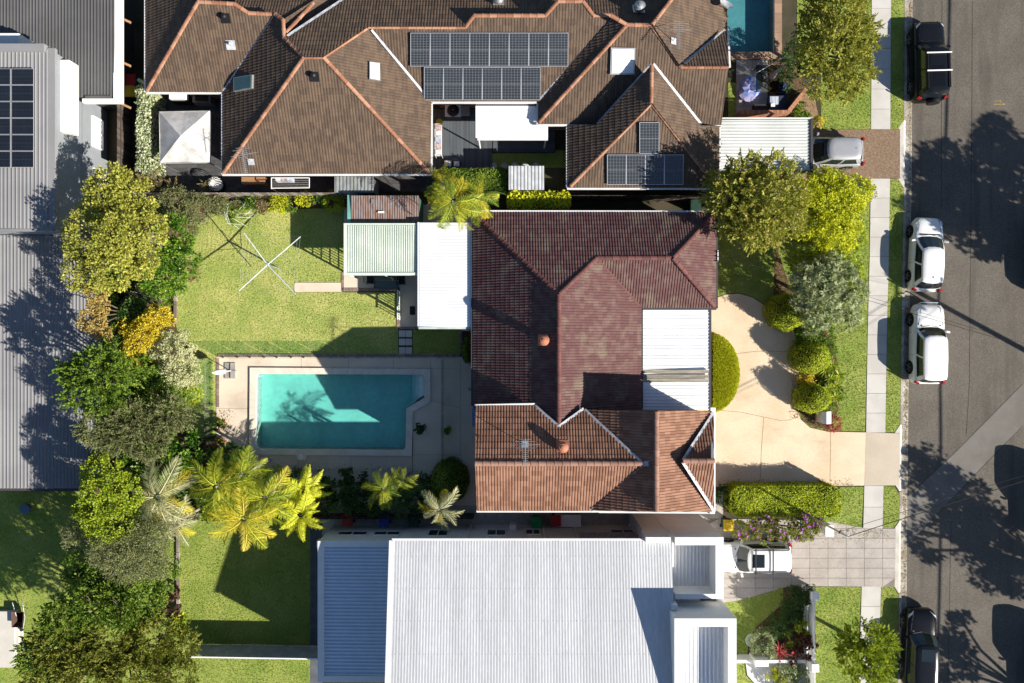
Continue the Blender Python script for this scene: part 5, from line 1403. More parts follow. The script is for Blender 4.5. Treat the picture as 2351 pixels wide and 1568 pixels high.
    if sunroof:
        MB().obox(Matrix.Translation((0, ft - .55, z1 + .052)), Wd * .42, .72, .012).build('sunroof', M_cglass, o)
    if extra == 'spare':
        MB().tube((hw * .1, -.5 * L_ - .05, .95), (hw * .1, -.5 * L_ - .22, .95), .36, n=20).build('spare_wheel', M_black, o)
        for k in range(6): MB().bar((-.3 + k * .12, rt + .3, z1 + .055), (-.3 + k * .12, cy + .2, z1 + .062), .035, .012).build('roof_rib', pnt, o)
    if extra == 'fin': MB().add([(-.03, rt + .28, z1 + .03), (.03, rt + .28, z1 + .03), (0, rt + .42, z1 + .03), (0, rt + .3, z1 + .13)], [(0, 1, 3), (1, 2, 3), (2, 0, 3)]).build('antenna_fin', pnt, o)
    if extra == 'bullbar':
        b = MB(); b.path([(-hw * .6, .5 * L_ + .03, .5), (-hw * .5, .5 * L_ + .1, .9), (hw * .5, .5 * L_ + .1, .9), (hw * .6, .5 * L_ + .03, .5)], .035, n=8); b.build('bull_bar', M_chrome, o)
    ORG[o.name] = base
    return o
car(2118, 150, 1.5, 4.72, 1.82, 1.8, P_black, 'black four wheel drive with two white roof bars parked at the kerb', 'suv', bars=M_white, extra='spare')
car(2116, 586, -2.5, 4.45, 1.8, 1.5, P_white, 'white hatchback with red tail lights parked ahead of the white wagon', 'hatch', extra='fin')
car(2118, 790, -0.5, 4.75, 1.84, 1.62, P_white, 'white wagon with a chrome bar parked behind the white hatchback', 'suv', extra='bullbar')
car(2099, 1478, -2.0, 4.6, 1.82, 1.62, P_black, 'black car with a glass roof parked beside the lime green street tree', 'suv', sunroof=True)
car(1888, 356, 90, 4.2, 1.75, 1.5, P_silver, 'silver hatchback with its nose under the white carport', 'hatch', group='cars on driveways', extra='fin')
car(1717, 1270, 90, 4.55, 1.83, 1.6, P_white, 'white car with sunroof and black roof bars on the paved driveway', 'suv', bars=M_black, sunroof=True, group='cars on driveways')
car(2392, 585, 180, 4.6, 1.82, 1.6, P_black, 'dark car in deep tree shade at the right picture edge', 'suv')
car(2404, 1150, 180, 4.6, 1.82, 1.7, P_blue, 'pale car whose wheel shows at the right picture edge', 'suv')
car(2402, 1520, 180, 4.7, 1.84, 1.75, P_black, 'dark car in the bottom right corner shade', 'suv')

# ------------------------------------------------------------------ poles and wires
M_pole = mat('pole_timber', (0.2, 0.17, 0.14), 0.9, var=0.15, stretch=(1, 1, .2))
M_wire = mat('wire', (0.02, 0.02, 0.02), 0.6)
sp = thing('service_pole', 'grey steel service pole leaning over the paved driveway', 'pole', G(1842, 1176, 0))
ptop = W(1946, 1232, 6.2)
MB().tube(G(1836, 1172, 0), ptop, .065, .05, 8).build('shaft', M_galv, sp)
MB().tube(ptop - Vector((.12, 0, .12)), ptop + Vector((.12, .05, -.1)), .04, n=8).build('insulator', M_white, sp)
MB().tube(ptop - Vector((.3, -.1, .35)), ptop - Vector((.2, -.25, .3)), .03, n=8).build('insulator', M_black, sp)
def sag(p, q, s, n=14): return [Vector(p).lerp(Vector(q), i / n) - Vector((0, 0, 4 * s * (i / n) * (1 - i / n))) for i in range(n + 1)]
up1, up2 = G(2500, 860, 0), G(2500, -260, 0)
def upole(X, Y, h, label):
    b = G(X, Y, 0); o = thing('utility_pole', label, 'utility pole', b)
    MB().tube(b, b + Vector((0, 0, h)), .17, .13, 10).build('shaft', M_pole, o)
    MB().bar(b + Vector((-.06, -.2, h - .5)) + Vector((0, -1, 0)), b + Vector((-.06, -.2, h - .5)) + Vector((0, 1.3, 0)), .1, .12).build('crossarm', M_pole, o)
    return b + Vector((0, 0, h))
upA = upole(2560, 915, 9.5, 'timber power pole across the street casting a long shadow')
pairs = [(W(1652, 588, 3.2), upA - Vector((0, 0, 1.2)), .35, .011, 'black service wire from the maroon roof corner to the street'), (W(1652, 577, 3.2), upA - Vector((0, 0, .9)), .35, .008, 'thin upper wire beside the service wire of the maroon house'),
         (ptop, upA - Vector((0, 0, 1.0)), .3, .02, 'black service wire from the steel pole across the street'), (ptop - Vector((.2, -.2, .3)), upA - Vector((0, 0, 1.4)), .3, .012, 'thin lower wire beside the service wire of the steel pole'),
         (G(2590, -900, 7.3), upA + Vector((0, 0, -2.4)), .35, .06, 'thick bundled power cable along the far side of the street'), (upA + Vector((0, 0, -2.4)), G(2535, 2300, 7.3), .35, .06, 'thick bundled power cable continuing down the far side')]
for p, q, s, r_, lab in pairs: MB().path(sag(p, q, s), r_, n=5).build('power_line', M_wire, None, label=lab, cat='wire')
MB().path(sag(W(1735, 168, 2.5), W(1805, 128, 3.0), .05), .02, n=5).build('awning_rope', M_white, None, label='pale rope strung across the small courtyard', cat='rope')

# painted utility mark on the road
tc = bpy.data.curves.new('marking_text', 'FONT'); tc.body = 'GAS'; tc.size = .22; tc.align_x = 'LEFT'
to = bpy.data.objects.new('marking_text', tc)
dg = bpy.context.evaluated_depsgraph_get()
COL.objects.link(to); dg.update()
me = bpy.data.meshes.new_from_object(to.evaluated_get(dg)); bpy.data.objects.remove(to)
me.materials.clear(); me.materials.append(M_yellowpaint); me.name = 'painted_letters'
pm = thing('road_marking', 'yellow spray painted GAS mark with an arrow on the asphalt', 'road marking', G(2285, 234, -.145))
child('letters', me, pm, Matrix.Translation((.05, .04, .008)))
b = MB(); p = G(2285, 237.5, -.137); q = G(2310, 237.5, -.137); b.bar(p, q, .03, .004); b.add([q + Vector((-.1, .06, .003)), q + Vector((-.1, -.06, .003)), q + Vector((.06, 0, .003))], [(0, 1, 2)]); b.build('arrow', M_yellowpaint, pm)

# ------------------------------------------------------------------ back yard things
hoist = thing('rotary_clothesline', 'rotary clothesline with four long arms on the back lawn', 'clothesline', G(640, 616, 0))
hb_ = G(640, 616, 0); hc = W(614.6, 601, 2.05)
hc = Vector((hb_.x, hb_.y, 2.05))
MB().tube(hb_, hc, .05, n=8).build('mast', M_galv, hoist)
MB().tube(hc - Vector((0, 0, .25)), hc + Vector((0, 0, .1)), .06, n=8).build('hub', mat('hoist_green', (.3, .45, .4), .6), hoist)
ends = [W(690, 543, 2.3), W(548, 668, 2.3), W(560, 535, 2.3), W(679, 676, 2.3)]
ends = [ends[0], ends[2], ends[1], ends[3]]
for e in ends:
    MB().tube(hc, e, .036, .028, 6).build('arm', mat('hoist_arm', (.62, .68, .65), .5), hoist)
    MB().tube(hc - Vector((0, 0, .5)), hc.lerp(e, .4), .014, n=5).build('strut', M_galv, hoist)
for t in (.45, .6, .75, .9, .99):
    w_ = MB(); P = [hc.lerp(e, t) for e in ends]
    for k in range(4): w_.tube(P[k], P[(k + 1) % 4], .004, n=4)
    w_.build('line_wire', M_galv, hoist)
um = thing('parasol', 'furled white parasol on a square paver base beside the pool', 'umbrella', G(531, 851, 0))
for dx in (-6.2, 6.2):
    for dy in (-9.2, 9.2): MB().box(G(529 + dx - 5.8, 0).x, G(529 + dx + 5.8, 0).x, G(0, 851 + dy + 8.7).y, G(0, 851 + dy - 8.7).y, .02, .09).build('base_paver', mat('grey_paver', (.33, .31, .29), .85, fine=.12), um)
u0 = G(531, 851, 0)
MB().tube(u0 + Vector((0, 0, .09)), u0 + Vector((0, 0, 2.75)), .03, n=8).build('pole', M_white, um)
prof = [(.05, 1.0), (.15, 1.15), (.17, 1.7), (.13, 2.3), (.05, 2.7), (.02, 2.8)]
MB().lathe(prof, u0, 12).build('canopy', M_sheetwhite, um)
MB().bar(u0 + Vector((-.35, 0, .11)), u0 + Vector((.35, 0, .11)), .05, .04).build('cross_foot', M_galv, um); MB().bar(u0 + Vector((0, -.45, .13)), u0 + Vector((0, .45, .13)), .05, .04).build('cross_foot', M_galv, um)
tb = thing('outdoor_table', 'glass topped outdoor table between two dark chairs on the patio', 'table', G(886, 645, 0))
tx0, tx1, ty0, ty1 = W(858, 0, .72).x, W(916, 0, .72).x, W(0, 662, .72).y, W(0, 628, .72).y
MB().box(tx0, tx1, ty0, ty1, .71, .72).build('top', glassmat('table_glass', (.5, .6, .62)), tb)
for (x0, x1, y0, y1) in ((tx0, tx1, ty0, ty0 + .05), (tx0, tx1, ty1 - .05, ty1), (tx0, tx0 + .05, ty0, ty1), (tx1 - .05, tx1, ty0, ty1)): MB().box(x0, x1, y0, y1, .68, .709).build('rim', M_galv, tb)
for x in (tx0 + .08, tx1 - .08):
    for y in (ty0 + .08, ty1 - .08): MB().tube((x, y, .02), (x + (.1 if x < 0 else -.1) * 0, y, .68), .025).build('leg', M_gutd, tb)
M_wick = mat('dark_wicker', (.02, .022, .025), .7, fine=.3, fscale=60)
def chair(X, Y, rot, label):
    o = thing('garden_chair', label, 'chair', G(X, Y, 0), 'chairs at the patio table', R(rot)); ORG[o.name] = Vector((0, 0, 0))
    MB().box(-.25, .25, -.25, .25, .4, .45).build('seat', M_wick, o)
    b = MB(); b.obox(Matrix.Translation((0, .28, .68)) @ Matrix.Rotation(R(-12), 4, 'X'), .5, .04, .5); b.build('backrest', M_wick, o)
    for sx in (-1, 1):
        MB().bar((sx * .27, -.25, .63), (sx * .27, .27, .65), .05, .035).build('armrest', M_wick, o)
        for y in (-.23, .25): MB().tube((sx * .25, y, .02), (sx * .25, y, .63), .018).build('leg', M_wick, o)
    ORG[o.name] = G(X, Y, 0)
chair(854, 643, 95, 'dark patio chair at the left end of the glass table')
chair(922, 644, -88, 'dark patio chair at the right end of the glass table')
MB().box(G(941, 0).x, G(953, 0).x, G(0, 723).y, G(0, 703).y, .024, .045).build('door_mat', M_black, None, label='black door mat at the edge of the white patio roof', cat='mat')
def pot(X, Y, r_, h, m, label, square=False, name='plant_pot'):
    o = thing(name, label, 'pot plant', G(X, Y, 0)); c = G(X, Y, 0)
    if square:
        MB().box(c.x - r_, c.x + r_, c.y - r_, c.y + r_, .02, h).build('pot', m, o); MB().box(c.x - r_ * .8, c.x + r_ * .8, c.y - r_ * .8, c.y + r_ * .8, h, h + .01).build('potting_soil', M_soil, o)
    else:
        MB().lathe([(r_ * .7, .02), (r_, h)], c, 14).build('pot', m, o); MB().lathe([(r_ * .85, h), (r_ * .8, h + .01)], c, 14).build('potting_soil', M_soil, o)
    return o
POT1 = pot(967, 982, .26, .4, M_wwall, 'square white pot with a dark leafy plant beside the pool', True)
POT2 = pot(1029, 985, .16, .3, M_wwall, 'small round white pot between pool fence and house')
POT3 = pot(510, 972, .22, .3, M_terra, 'upper pot of red flowers at the left end of the pool deck')
POT4 = pot(512, 1012, .22, .3, M_terra, 'lower pot of red flowers at the left end of the pool deck')

# ------------------------------------------------------------------ upper neighbour's outdoor things
gz = thing('gazebo', 'pop up gazebo with a dusty white peaked canopy', 'gazebo', G(440, 330, 0))
zc = 2.3
cs = [W(365, 256, zc), W(481, 254, zc), W(480, 372, zc), W(367, 373, zc)]
ap = W(414, 312, 3.1); mids = [(cs[i] + cs[(i + 1) % 4]) / 2 - Vector((0, 0, .06)) for i in range(4)]
b = MB()
for i in range(4):
    n0 = cs[i]; n1 = cs[(i + 1) % 4]; mdl = mids[i]
    b.add([n0, mdl, ap], [(0, 1, 2)]); b.add([mdl, n1, ap], [(0, 1, 2)])
M_canvas = mat('dusty_canvas', (.6, .59, .57), .85, col2=(.42, .41, .4), vscale=1.6, fine=.12, fscale=14)
b.build('canopy', M_canvas, gz)
v = MB()
for i in range(4):
    n0, n1 = cs[i], cs[(i + 1) % 4]; v.add([n0, n1, n1 - Vector((0, 0, .25)), n0 - Vector((0, 0, .25))], [(0, 1, 2, 3)])
v.build('valance', M_canvas, gz)
for i in range(4): MB().tube(Vector((cs[i].x, cs[i].y, .03)) * 1.0, cs[i] - Vector((0, 0, .02)), .03, n=6).build('leg', M_steel, gz)
sl = thing('sun_shelter', 'flat white shade roof over the dark deck', 'pergola', G(1175, 310, 0))
zs = 2.5
MB().box(W(1092, 0, zs).x, W(1258, 0, zs).x, W(0, 316, zs).y, W(0, 243, zs).y, zs - .05, zs).build('roof_panel', M_sheetwhite, sl)
MB().box(W(1096, 0, zs).x, W(1258, 0, zs).x, W(0, 321, zs).y, W(0, 316.4, zs).y, zs - .15, zs - .02).build('fascia', M_gutw, sl)
corr(sl, W(1092, 236, 2.45), W(1238, 236, 2.45), W(1238, 243, 2.44), W(1092, 243, 2.44), M_charroof, pitch=.12, amp=.02, ribs=60)
for X, Y in ((1098, 314), (1254, 314)): MB().tube(Vector((W(X, Y, zs).x, W(X, Y, zs).y, .02)), W(X, Y, zs - .06), .05, n=8).build('post', M_white, sl)
dk = struct('timber_deck', [(990, 250), (1275, 250), (1275, 352), (1130, 352), (1130, 400), (990, 400)], .02, M_black, 'dark grey board deck behind the brown house')
M_board = mat('grey_deck_board', (.1, .115, .13), .8, col2=(.075, .085, .1), mode='obj', amount=.7, stretch=(1, .3, 1))
me = MB().box(-.5, .5, -.5, .5, -1, 0).data('deck_board', M_board)
for k in range(38):
    x = 992 + k * 3.63
    child('deck_board', me, dk, Matrix.Translation(G(x + 1.8, 325, .1) - ORG[dk.name]) @ Matrix.Diagonal((.085, 148 / PXM, .07, 1)))
for k in range(27):
    y = 252 + k * 3.65
    child('deck_board', me, dk, Matrix.Translation(G(1203, y + 1.8, .1) - ORG[dk.name]) @ Matrix.Rotation(math.pi / 2, 4, 'Z') @ Matrix.Diagonal((.085, 142 / PXM, .07, 1)))
bq = thing('barbecue', 'dark lidded barbecue on the deck with a steel side shelf', 'barbecue', G(1045, 262, .1)); c = G(1046, 266, .1)
MB().box(c.x - .5, c.x + .35, c.y - .3, c.y + .3, .2, .95).build('cabinet', M_black, bq)
MB().box(c.x - .55, c.x + .4, c.y - .34, c.y + .34, .95, 1.0).build('rim', M_gutw, bq)
MB().lathe([(.36, 1.0), (.34, 1.1), (.2, 1.18)], (c.x - .07, c.y, 0), 16).build('lid', M_black, bq)
MB().box(c.x + .42, c.x + .9, c.y - .28, c.y + .3, .9, .94).build('side_shelf', M_galv, bq)
MB().lathe([(.02, 1.18), (.02, 1.21)], (c.x - .07, c.y, 0), 8).build('knob', M_white, bq)
ar = thing('clothes_airer', 'white clothes airer full of washing beside the brown house', 'clothes rack', G(1013, 335, .1))
a0, a1, b0, b1 = W(999, 0, 1).x, W(1014, 0, 1).x, W(0, 356, 1).y, W(0, 284, 1).y
for x in (a0, a1): MB().bar((x, b0, 1.0), (x, b1, 1.0), .03, .03).build('rail', M_white, ar)
for k in range(16): MB().bar((a0, b0 + (b1 - b0) * k / 15, 1.0), (a1, b0 + (b1 - b0) * k / 15, 1.0), .015, .015).build('rung', M_white, ar)
for y in (b0, b1):
    for x in (a0, a1): MB().tube((x, y, .1), (x, y, 1.0), .015).build('leg', M_white, ar)
for k in range(5):
    y = b0 + (b1 - b0) * (k + .5) / 5
    MB().box(a0 + .02 + .04 * (k % 2), a1 - .03, y - .14, y + .13, .55, 1.04).build('hanging_cloth', mat('washing_%d' % (k % 3), ((.7, .7, .72), (.6, .5, .5), (.5, .55, .65))[k % 3], .9, col2=((.5, .5, .52), (.3, .2, .22), (.3, .35, .5))[k % 3], vscale=9), ar)
bn = thing('garden_bench', 'dark slatted bench with two white cushions above the hedge', 'bench', G(1038, 383, .1))
for k in range(4): MB().box(G(1018, 0).x, G(1060, 0).x, G(0, 389 - k * 3.6).y, G(0, 386.2 - k * 3.6).y, .5, .53).build('seat_slat', M_black, bn)
MB().box(G(1018, 0).x, G(1060, 0).x, G(0, 392).y, G(0, 390.4).y, .5, .95).build('backrest', M_black, bn)
for X in (1019.5, 1058.5):
    for Y in (377, 389): MB().box(G(X - 1, 0).x, G(X + 1, 0).x, G(0, Y + 1).y, G(0, Y - 1).y, .1, .5).build('leg', M_black, bn)
for X, r_, lab in ((1030, 15, 'larger white cushion on the dark bench'), (1050, 12, 'smaller pale cushion on the dark bench')):
    c = G(X, 382, .55); b = MB(); s = .2 if r_ == 15 else .16
    b.add([c + Vector((x, y, z)) for x, y, z in ((-s, -s, .03), (s, -s, .03), (s, s, .03), (-s, s, .03), (0, 0, .14), (0, 0, -.01))], [(0, 1, 4), (1, 2, 4), (2, 3, 4), (3, 0, 4), (1, 0, 5), (2, 1, 5), (3, 2, 5), (0, 3, 5)]).build('cushion', M_sheetwhite, None, label=lab, cat='cushion')
MB().lathe([(.14, .1), (.2, .4), (.21, .42)], G(1010, 285, 0), 12).build('laundry_basket', mat('lime_plastic', (.4, .42, .05), .5), None, label='lime yellow laundry basket beside the clothes airer', cat='basket')
for k in range(5): MB().lathe([(.21, 0), (.21, .03), (.2, .035)], G(1133 + k * 24.5, 381, 0), 18).build('stepping_stone', M_conc, None, label=ORD[k] + ' round stepping stone from the left above the hedge', cat='stepping stone', group='round stepping stones')
def lean_to(x0, y0, x1, y1, z, m, label, pitch=.12):
    o = thing('small_shed', label, 'shed', G((x0 + x1) / 2, (y0 + y1) / 2, 0))
    corr(o, W(x0, y0, z), W(x1, y0, z), W(x1, y1, z - .08), W(x0, y1, z - .08), m, pitch=pitch, amp=.03, ribs=5, kind='box')
    MB().box(W(x0 + 2, 0, z).x, W(x1 - 2, 0, z).x, W(0, y1 - 2, z).y, W(0, y0 + 2, z).y, 0, z - .1).build('wall', m, o)
lean_to(1168, 381, 1249, 436, 2.0, mat('pale_steel', (.5, .52, .54), .5), 'pale ribbed metal shed beside the clipped hedge', .2)
lean_to(768, 405, 858, 442, 1.9, mat('mid_grey_steel', (.26, .28, .28), .5), 'grey ribbed metal shed under the wide brown roof', .2)
# upper carport
uc = thing('carport_roof', 'pale ribbed carport roof over the silver hatchback', 'carport', W(1758, 335, 0))
zc = 2.5
corr(uc, W(1655, 275, zc), W(1655, 391, zc), W(1862, 391, zc - .1), W(1862, 275, zc - .1), mat('pale_zinc_roof', (.58, .6, .59), .5, col2=(.5, .52, .51), vscale=.6), pitch=.18, amp=.04, ribs=3, kind='rib')
gutter(uc, W(1864, 271, zc), W(1864, 396, zc), M_gutd, .14); gutter(uc, W(1652, 271, zc), W(1866, 271, zc), M_gutw, .07); gutter(uc, W(1652, 394, zc), W(1866, 394, zc), mat('blue_gutter', (.08, .14, .2), .5), .1)
for X, Y in ((1858, 276), (1858, 390), (1760, 390), (1660, 390)): MB().box(W(X, Y, zc).x - .05, W(X, Y, zc).x + .05, W(X, Y, zc).y - .05, W(X, Y, zc).y + .05, 0, zc - .12).build('post', M_white, uc)
# courtyard things
dt = thing('glass_table', 'square glass table holding a furled striped parasol', 'table', G(1758, 187, 0)); c = G(1759, 190, 0)
MB().box(c.x - .85, c.x + .75, c.y - .8, c.y + .8, .7, .715).build('top', glassmat('courtyard_glass', (.45, .5, .52)), dt)
for sx in (-.78, .68):
    for sy in (-.72, .72): MB().tube((c.x + sx, c.y + sy, 0), (c.x + sx, c.y + sy, .7), .03).build('leg', M_black, dt)
pr = thing('parasol', 'furled grey striped parasol over the courtyard glass table', 'umbrella', c); 
MB().tube(c, c + Vector((.1, .1, 2.4)), .025).build('pole', M_galv, pr)
MB().tube(c + Vector((.02, .02, 1.0)), c + Vector((.1, .1, 2.35)), .15, .05, 9).build('canopy', mat('striped_cloth', (.5, .47, .47), .9, col2=(.2, .18, .19), vscale=7, stretch=(4, 4, .3)), pr)
def lump(X, Y, sx, sy, h, m, label, name, cat):
    b = MB(); c = G(X, Y, 0); n = 12; vs = []; rings = ((1, 0), (1.06, .4), (.75, .8), (.3, 1.0))
    for r_, z in rings:
        for i in range(n):
            a = 2 * math.pi * i / n; j = 1 + random.uniform(-.14, .14)
            vs.append((c.x + math.cos(a) * sx * r_ * j, c.y + math.sin(a) * sy * r_ * j, .03 + z * h * (1 + random.uniform(-.1, .1))))
    fs = [(k * n + i, k * n + (i + 1) % n, (k + 1) * n + (i + 1) % n, (k + 1) * n + i) for k in range(3) for i in range(n)] + [tuple(range(3 * n, 4 * n))]
    return b.add(vs, fs).build(name, m, None, label=label, cat=cat)
lump(1718, 206, .62, .72, .5, mat('blue_bag', (.03, .16, .5), .5, col2=(.35, .3, .45), vscale=5), 'crumpled blue bag of toys on the light courtyard pavers', 'toy_bag', 'bag')
lump(1795, 205, .3, .35, .4, mat('navy_cover', (.02, .05, .14), .6), 'dark blue covered bundle beside the courtyard brick wall', 'covered_bundle', 'bundle')
sf = thing('outdoor_sofa', 'dark corner sofa with striped towel in the courtyard', 'sofa', G(1775, 245, 0))
MB().box(G(1760, 0).x, G(1802, 0).x, G(0, 266).y, G(0, 226).y, .05, .5).build('seat_base', mat('navy_wicker', (.03, .04, .07), .8), sf)
MB().box(G(1726, 0).x, G(1759.8, 0).x, G(0, 266).y, G(0, 244).y, .05, .45).build('seat_base', mat('dark_wicker2', (.03, .03, .035), .8), sf)
MB().box(G(1761, 0).x, G(1780, 0).x, G(0, 246).y, G(0, 228).y, .5, .53).build('towel', mat('striped_towel', (.6, .6, .62), .9, col2=(.2, .3, .45), vscale=6, stretch=(6, .1, 1)), sf)
MB().box(G(1762, 0).x, G(1771, 0).x, G(0, 252).y, G(0, 245).y, .53, .62).build('cushion', M_sheetwhite, sf)
bw = thing('brick_wall', 'low diagonal brick courtyard wall beside the bark bed', 'wall', G(1820, 245, 0))
a, c = G(1800, 264), G(1838, 216)
meb = MB().box(-.5, .5, -.5, .5, -.5, .5).data('brick', mat('red_brick', (.42, .2, .12), .9, col2=(.26, .12, .08), mode='obj', amount=.9))
d = (c - a); n = 7
for lay in range(9):
    for k in range(n):
        child('brick', meb, bw, Matrix.Translation(a + d * ((k + .5 + (.25 if lay % 2 else -.25)) / n) + Vector((0, 0, .05 + lay * .1)) - ORG[bw.name]) @ Matrix.Rotation(math.atan2(d.y, d.x), 4, 'Z') @ Matrix.Diagonal((d.length / n - .01, .23, .088, 1)))
bw2 = thing('brick_wall', 'low dark brick wall along the top edge of the pale carport', 'wall', G(1760, 268, 0))
for lay in range(10):
    for k in range(18): child('brick', meb, bw2, Matrix.Translation(G(1690 + k * 6.1 + (3 if lay % 2 else 0), 268.5, .05 + lay * .1) - ORG[bw2.name]) @ Matrix.Diagonal((.15, .2, .088, 1)))
# terrace behind the gazebo
bb = thing('barbecue', 'white lidded barbecue under the eave behind the gazebo', 'barbecue', G(425, 235, 0)); c = G(427, 233, 0)
MB().box(c.x - .55, c.x + .55, c.y - .25, c.y + .25, .1, .9).build('cabinet', M_black, bb); MB().box(c.x - .45, c.x + .45, c.y - .24, c.y + .24, .9, 1.2).build('lid', M_white, bb); MB().bar((c.x - .4, c.y - .28, 1.0), (c.x + .4, c.y - .28, 1.0), .03, .03).build('handle', M_steel, bb)
rt_ = thing('planter_box', 'dark square planter box under the eave behind the gazebo', 'planter', G(473, 234, 0)); c = G(475, 234, 0)
MB().box(c.x - .55, c.x + .55, c.y - .28, c.y + .28, .03, .75).build('box', mat('stone_grey', (.2, .19, .18), .9), rt_); MB().box(c.x - .38, c.x + .38, c.y - .2, c.y + .2, .751, .78).build('inset_top', M_black, rt_)
lump(362, 252, .35, .3, .5, M_sheetwhite, 'white cloth covered chair beside the ivy hedge', 'covered_chair', 'chair')
MB().box(G(357, 0).x, G(385, 0).x, G(0, 345).y, G(0, 278).y, .4, .85).build('covered_sofa', mat('navy_cloth', (.02, .028, .055), .8), None, label='long dark navy covered sofa left of the gazebo', cat='sofa')
pod = thing('egg_chair', 'round white framed egg chair below the gazebo', 'chair', G(505, 428, 0)); c = G(505, 428, 0)
b = MB()
for k in range(8):
    a = math.pi * k / 8; b.path([c + Vector((math.cos(a) * .42 * math.cos(t), math.sin(a) * .42 * math.cos(t), .7 + .5 * math.sin(t))) for t in [math.pi * j / 10 for j in range(11)]], .015, n=4)
b.build('frame', M_white, pod); MB().lathe([(.3, .35), (.36, .45), (.2, .5)], c, 14).build('cushion', M_sheetwhite, pod); MB().lathe([(.4, .03), (.4, .06)], c, 14).build('base_ring', M_black, pod)
wl = thing('washing_line', 'fold down white washing line frame below the wide brown roof', 'clothesline', G(672, 418, 0))
z = 1.5; q = [W(623, 432, z), W(710, 431, z), W(710, 408, z), W(623, 408, z)]
for i in range(4): MB().tube(q[i], q[(i + 1) % 4], .025, n=6).build('frame_tube', M_white, wl)
for k in range(5): MB().tube(q[0].lerp(q[3], (k + .5) / 5), q[1].lerp(q[2], (k + .5) / 5), .006, n=4).build('line_wire', M_white, wl)
for k in range(3): 
    p = W(640 + k * 12, 412, 1.4); MB().box(p.x - .17, p.x + .17, p.y - .1, p.y + .12, .9, 1.48).build('hanging_cloth', MATS['washing_%d' % k], wl)
MB().tube(Vector((q[0].x, q[0].y, 0)), q[0], .035).build('post', M_white, wl)
bbq3 = thing('wooden_bench', 'brown timber bench with small tools under the wide brown roof', 'bench', G(590, 418, 0)); c = G(598, 420, 0)
MB().box(c.x - .9, c.x + .5, c.y - .22, c.y + .22, .6, .66).build('top', M_timber, bbq3)
for sx in (-.85, .45):
    for sy in (-.18, .18): MB().box(c.x + sx - .03, c.x + sx + .03, c.y + sy - .03, c.y + sy + .03, .03, .6).build('leg', M_timber, bbq3)

# bins in the passage and left yard things
def bin_(X, Y, m, lid, label):
    o = thing('wheelie_bin', label, 'bin', G(X, Y, 0), 'wheelie bins'); c = G(X, Y, 0)
    MB().add([(c.x - .2, c.y - .22, .05), (c.x + .2, c.y - .22, .05), (c.x + .2, c.y + .22, .05), (c.x - .2, c.y + .22, .05), (c.x - .28, c.y - .3, .95), (c.x + .28, c.y - .3, .95), (c.x + .28, c.y + .3, .95), (c.x - .28, c.y + .3, .95)], [(3, 2, 1, 0), (0, 1, 5, 4), (1, 2, 6, 5), (2, 3, 7, 6), (3, 0, 4, 7), (4, 5, 6, 7)]).build('body', m, o)
    MB().box(c.x - .3, c.x + .3, c.y - .34, c.y + .32, .955, 1.03).build('lid', lid, o)
    for sx in (-1, 1): MB().tube((c.x + sx * .2, c.y - .26, .1), (c.x + sx * .27, c.y - .26, .1), .1, n=12).build('wheel', M_tyre, o)
M_bgreen = mat('bin_green', (.02, .26, .09), .5); M_bred = mat('bin_red', (.4, .03, .03), .5); M_bblue = mat('bin_blue', (.03, .06, .35), .5); M_byel = mat('bin_yellow', (.6, .4, .02), .5); M_bdk = mat('bin_dark_green', (.015, .05, .035), .6)
bin_(1230, 1189, M_bgreen, M_bgreen, 'bright green wheelie bin against the white house wall')
bin_(1274, 1186, M_bdk, M_bred, 'red lidded wheelie bin beside the cream cabinet')
bin_(888, 1186, M_bdk, M_bblue, 'blue lidded wheelie bin in the shaded passage')
bin_(955, 1187, M_bdk, M_bdk, 'dark green wheelie bin in the shaded passage')
bin_(806, 1185, M_bdk, M_bred, 'red lidded wheelie bin near the corner of the white house')
bin_(1662, 1196, M_bdk, M_byel, 'yellow lidded wheelie bin beside the purple flowering shrub')
bin_(318, 222, M_bdk, M_byel, 'yellow lidded wheelie bin beside the ivy hedge')
bin_(320, 196, M_bdk, M_bred, 'red lidded wheelie bin at the house corner above the ivy hedge')
bin_(1588, 478, M_bdk, M_bdk, 'dark green wheelie bin behind the maroon house beside the big tree')
cb = thing('storage_cabinet', 'cream box cabinet against the white house wall', 'cabinet', G(1300, 1186, 0)); c = G(1301, 1187, 0)
MB().box(c.x - .75, c.x + .75, c.y - .35, c.y + .3, .05, .8).build('body', M_creamwall, cb); MB().box(c.x - .78, c.x + .78, c.y - .38, c.y + .33, .8, .86).build('lid', M_wwall, cb)
wb = thing('wheelbarrow', 'brown wheelbarrow standing on the left neighbour lawn', 'wheelbarrow', G(55, 1420, 0)); c = G(55, 1412, 0)
MB().add([c + Vector(p) for p in ((-.2, -.3, .3), (.2, -.3, .3), (.25, .25, .3), (-.25, .25, .3), (-.32, -.5, .62), (.32, -.5, .62), (.36, .42, .6), (-.36, .42, .6))], [(3, 2, 1, 0), (0, 1, 2, 3), (0, 1, 5, 4), (1, 2, 6, 5), (2, 3, 7, 6), (3, 0, 4, 7), (4, 5, 1, 0), (5, 6, 2, 1), (6, 7, 3, 2), (7, 4, 0, 3)]).build('tray', mat('barrow_brown', (.1, .055, .04), .7), wb)
for sx in (-1, 1):
    MB().path([c + Vector((sx * .08, -.75, .2)), c + Vector((sx * .25, 0, .3)), c + Vector((sx * .3, 1.0, .6))], .02).build('handle', M_galv, wb); MB().tube(c + Vector((sx * .25, .3, .3)), c + Vector((sx * .25, .4, 0)), .018).build('leg', M_galv, wb)
MB().tube(c + Vector((-.04, -.72, .18)), c + Vector((.04, -.72, .18)), .18, n=14).build('wheel', M_tyre, wb)
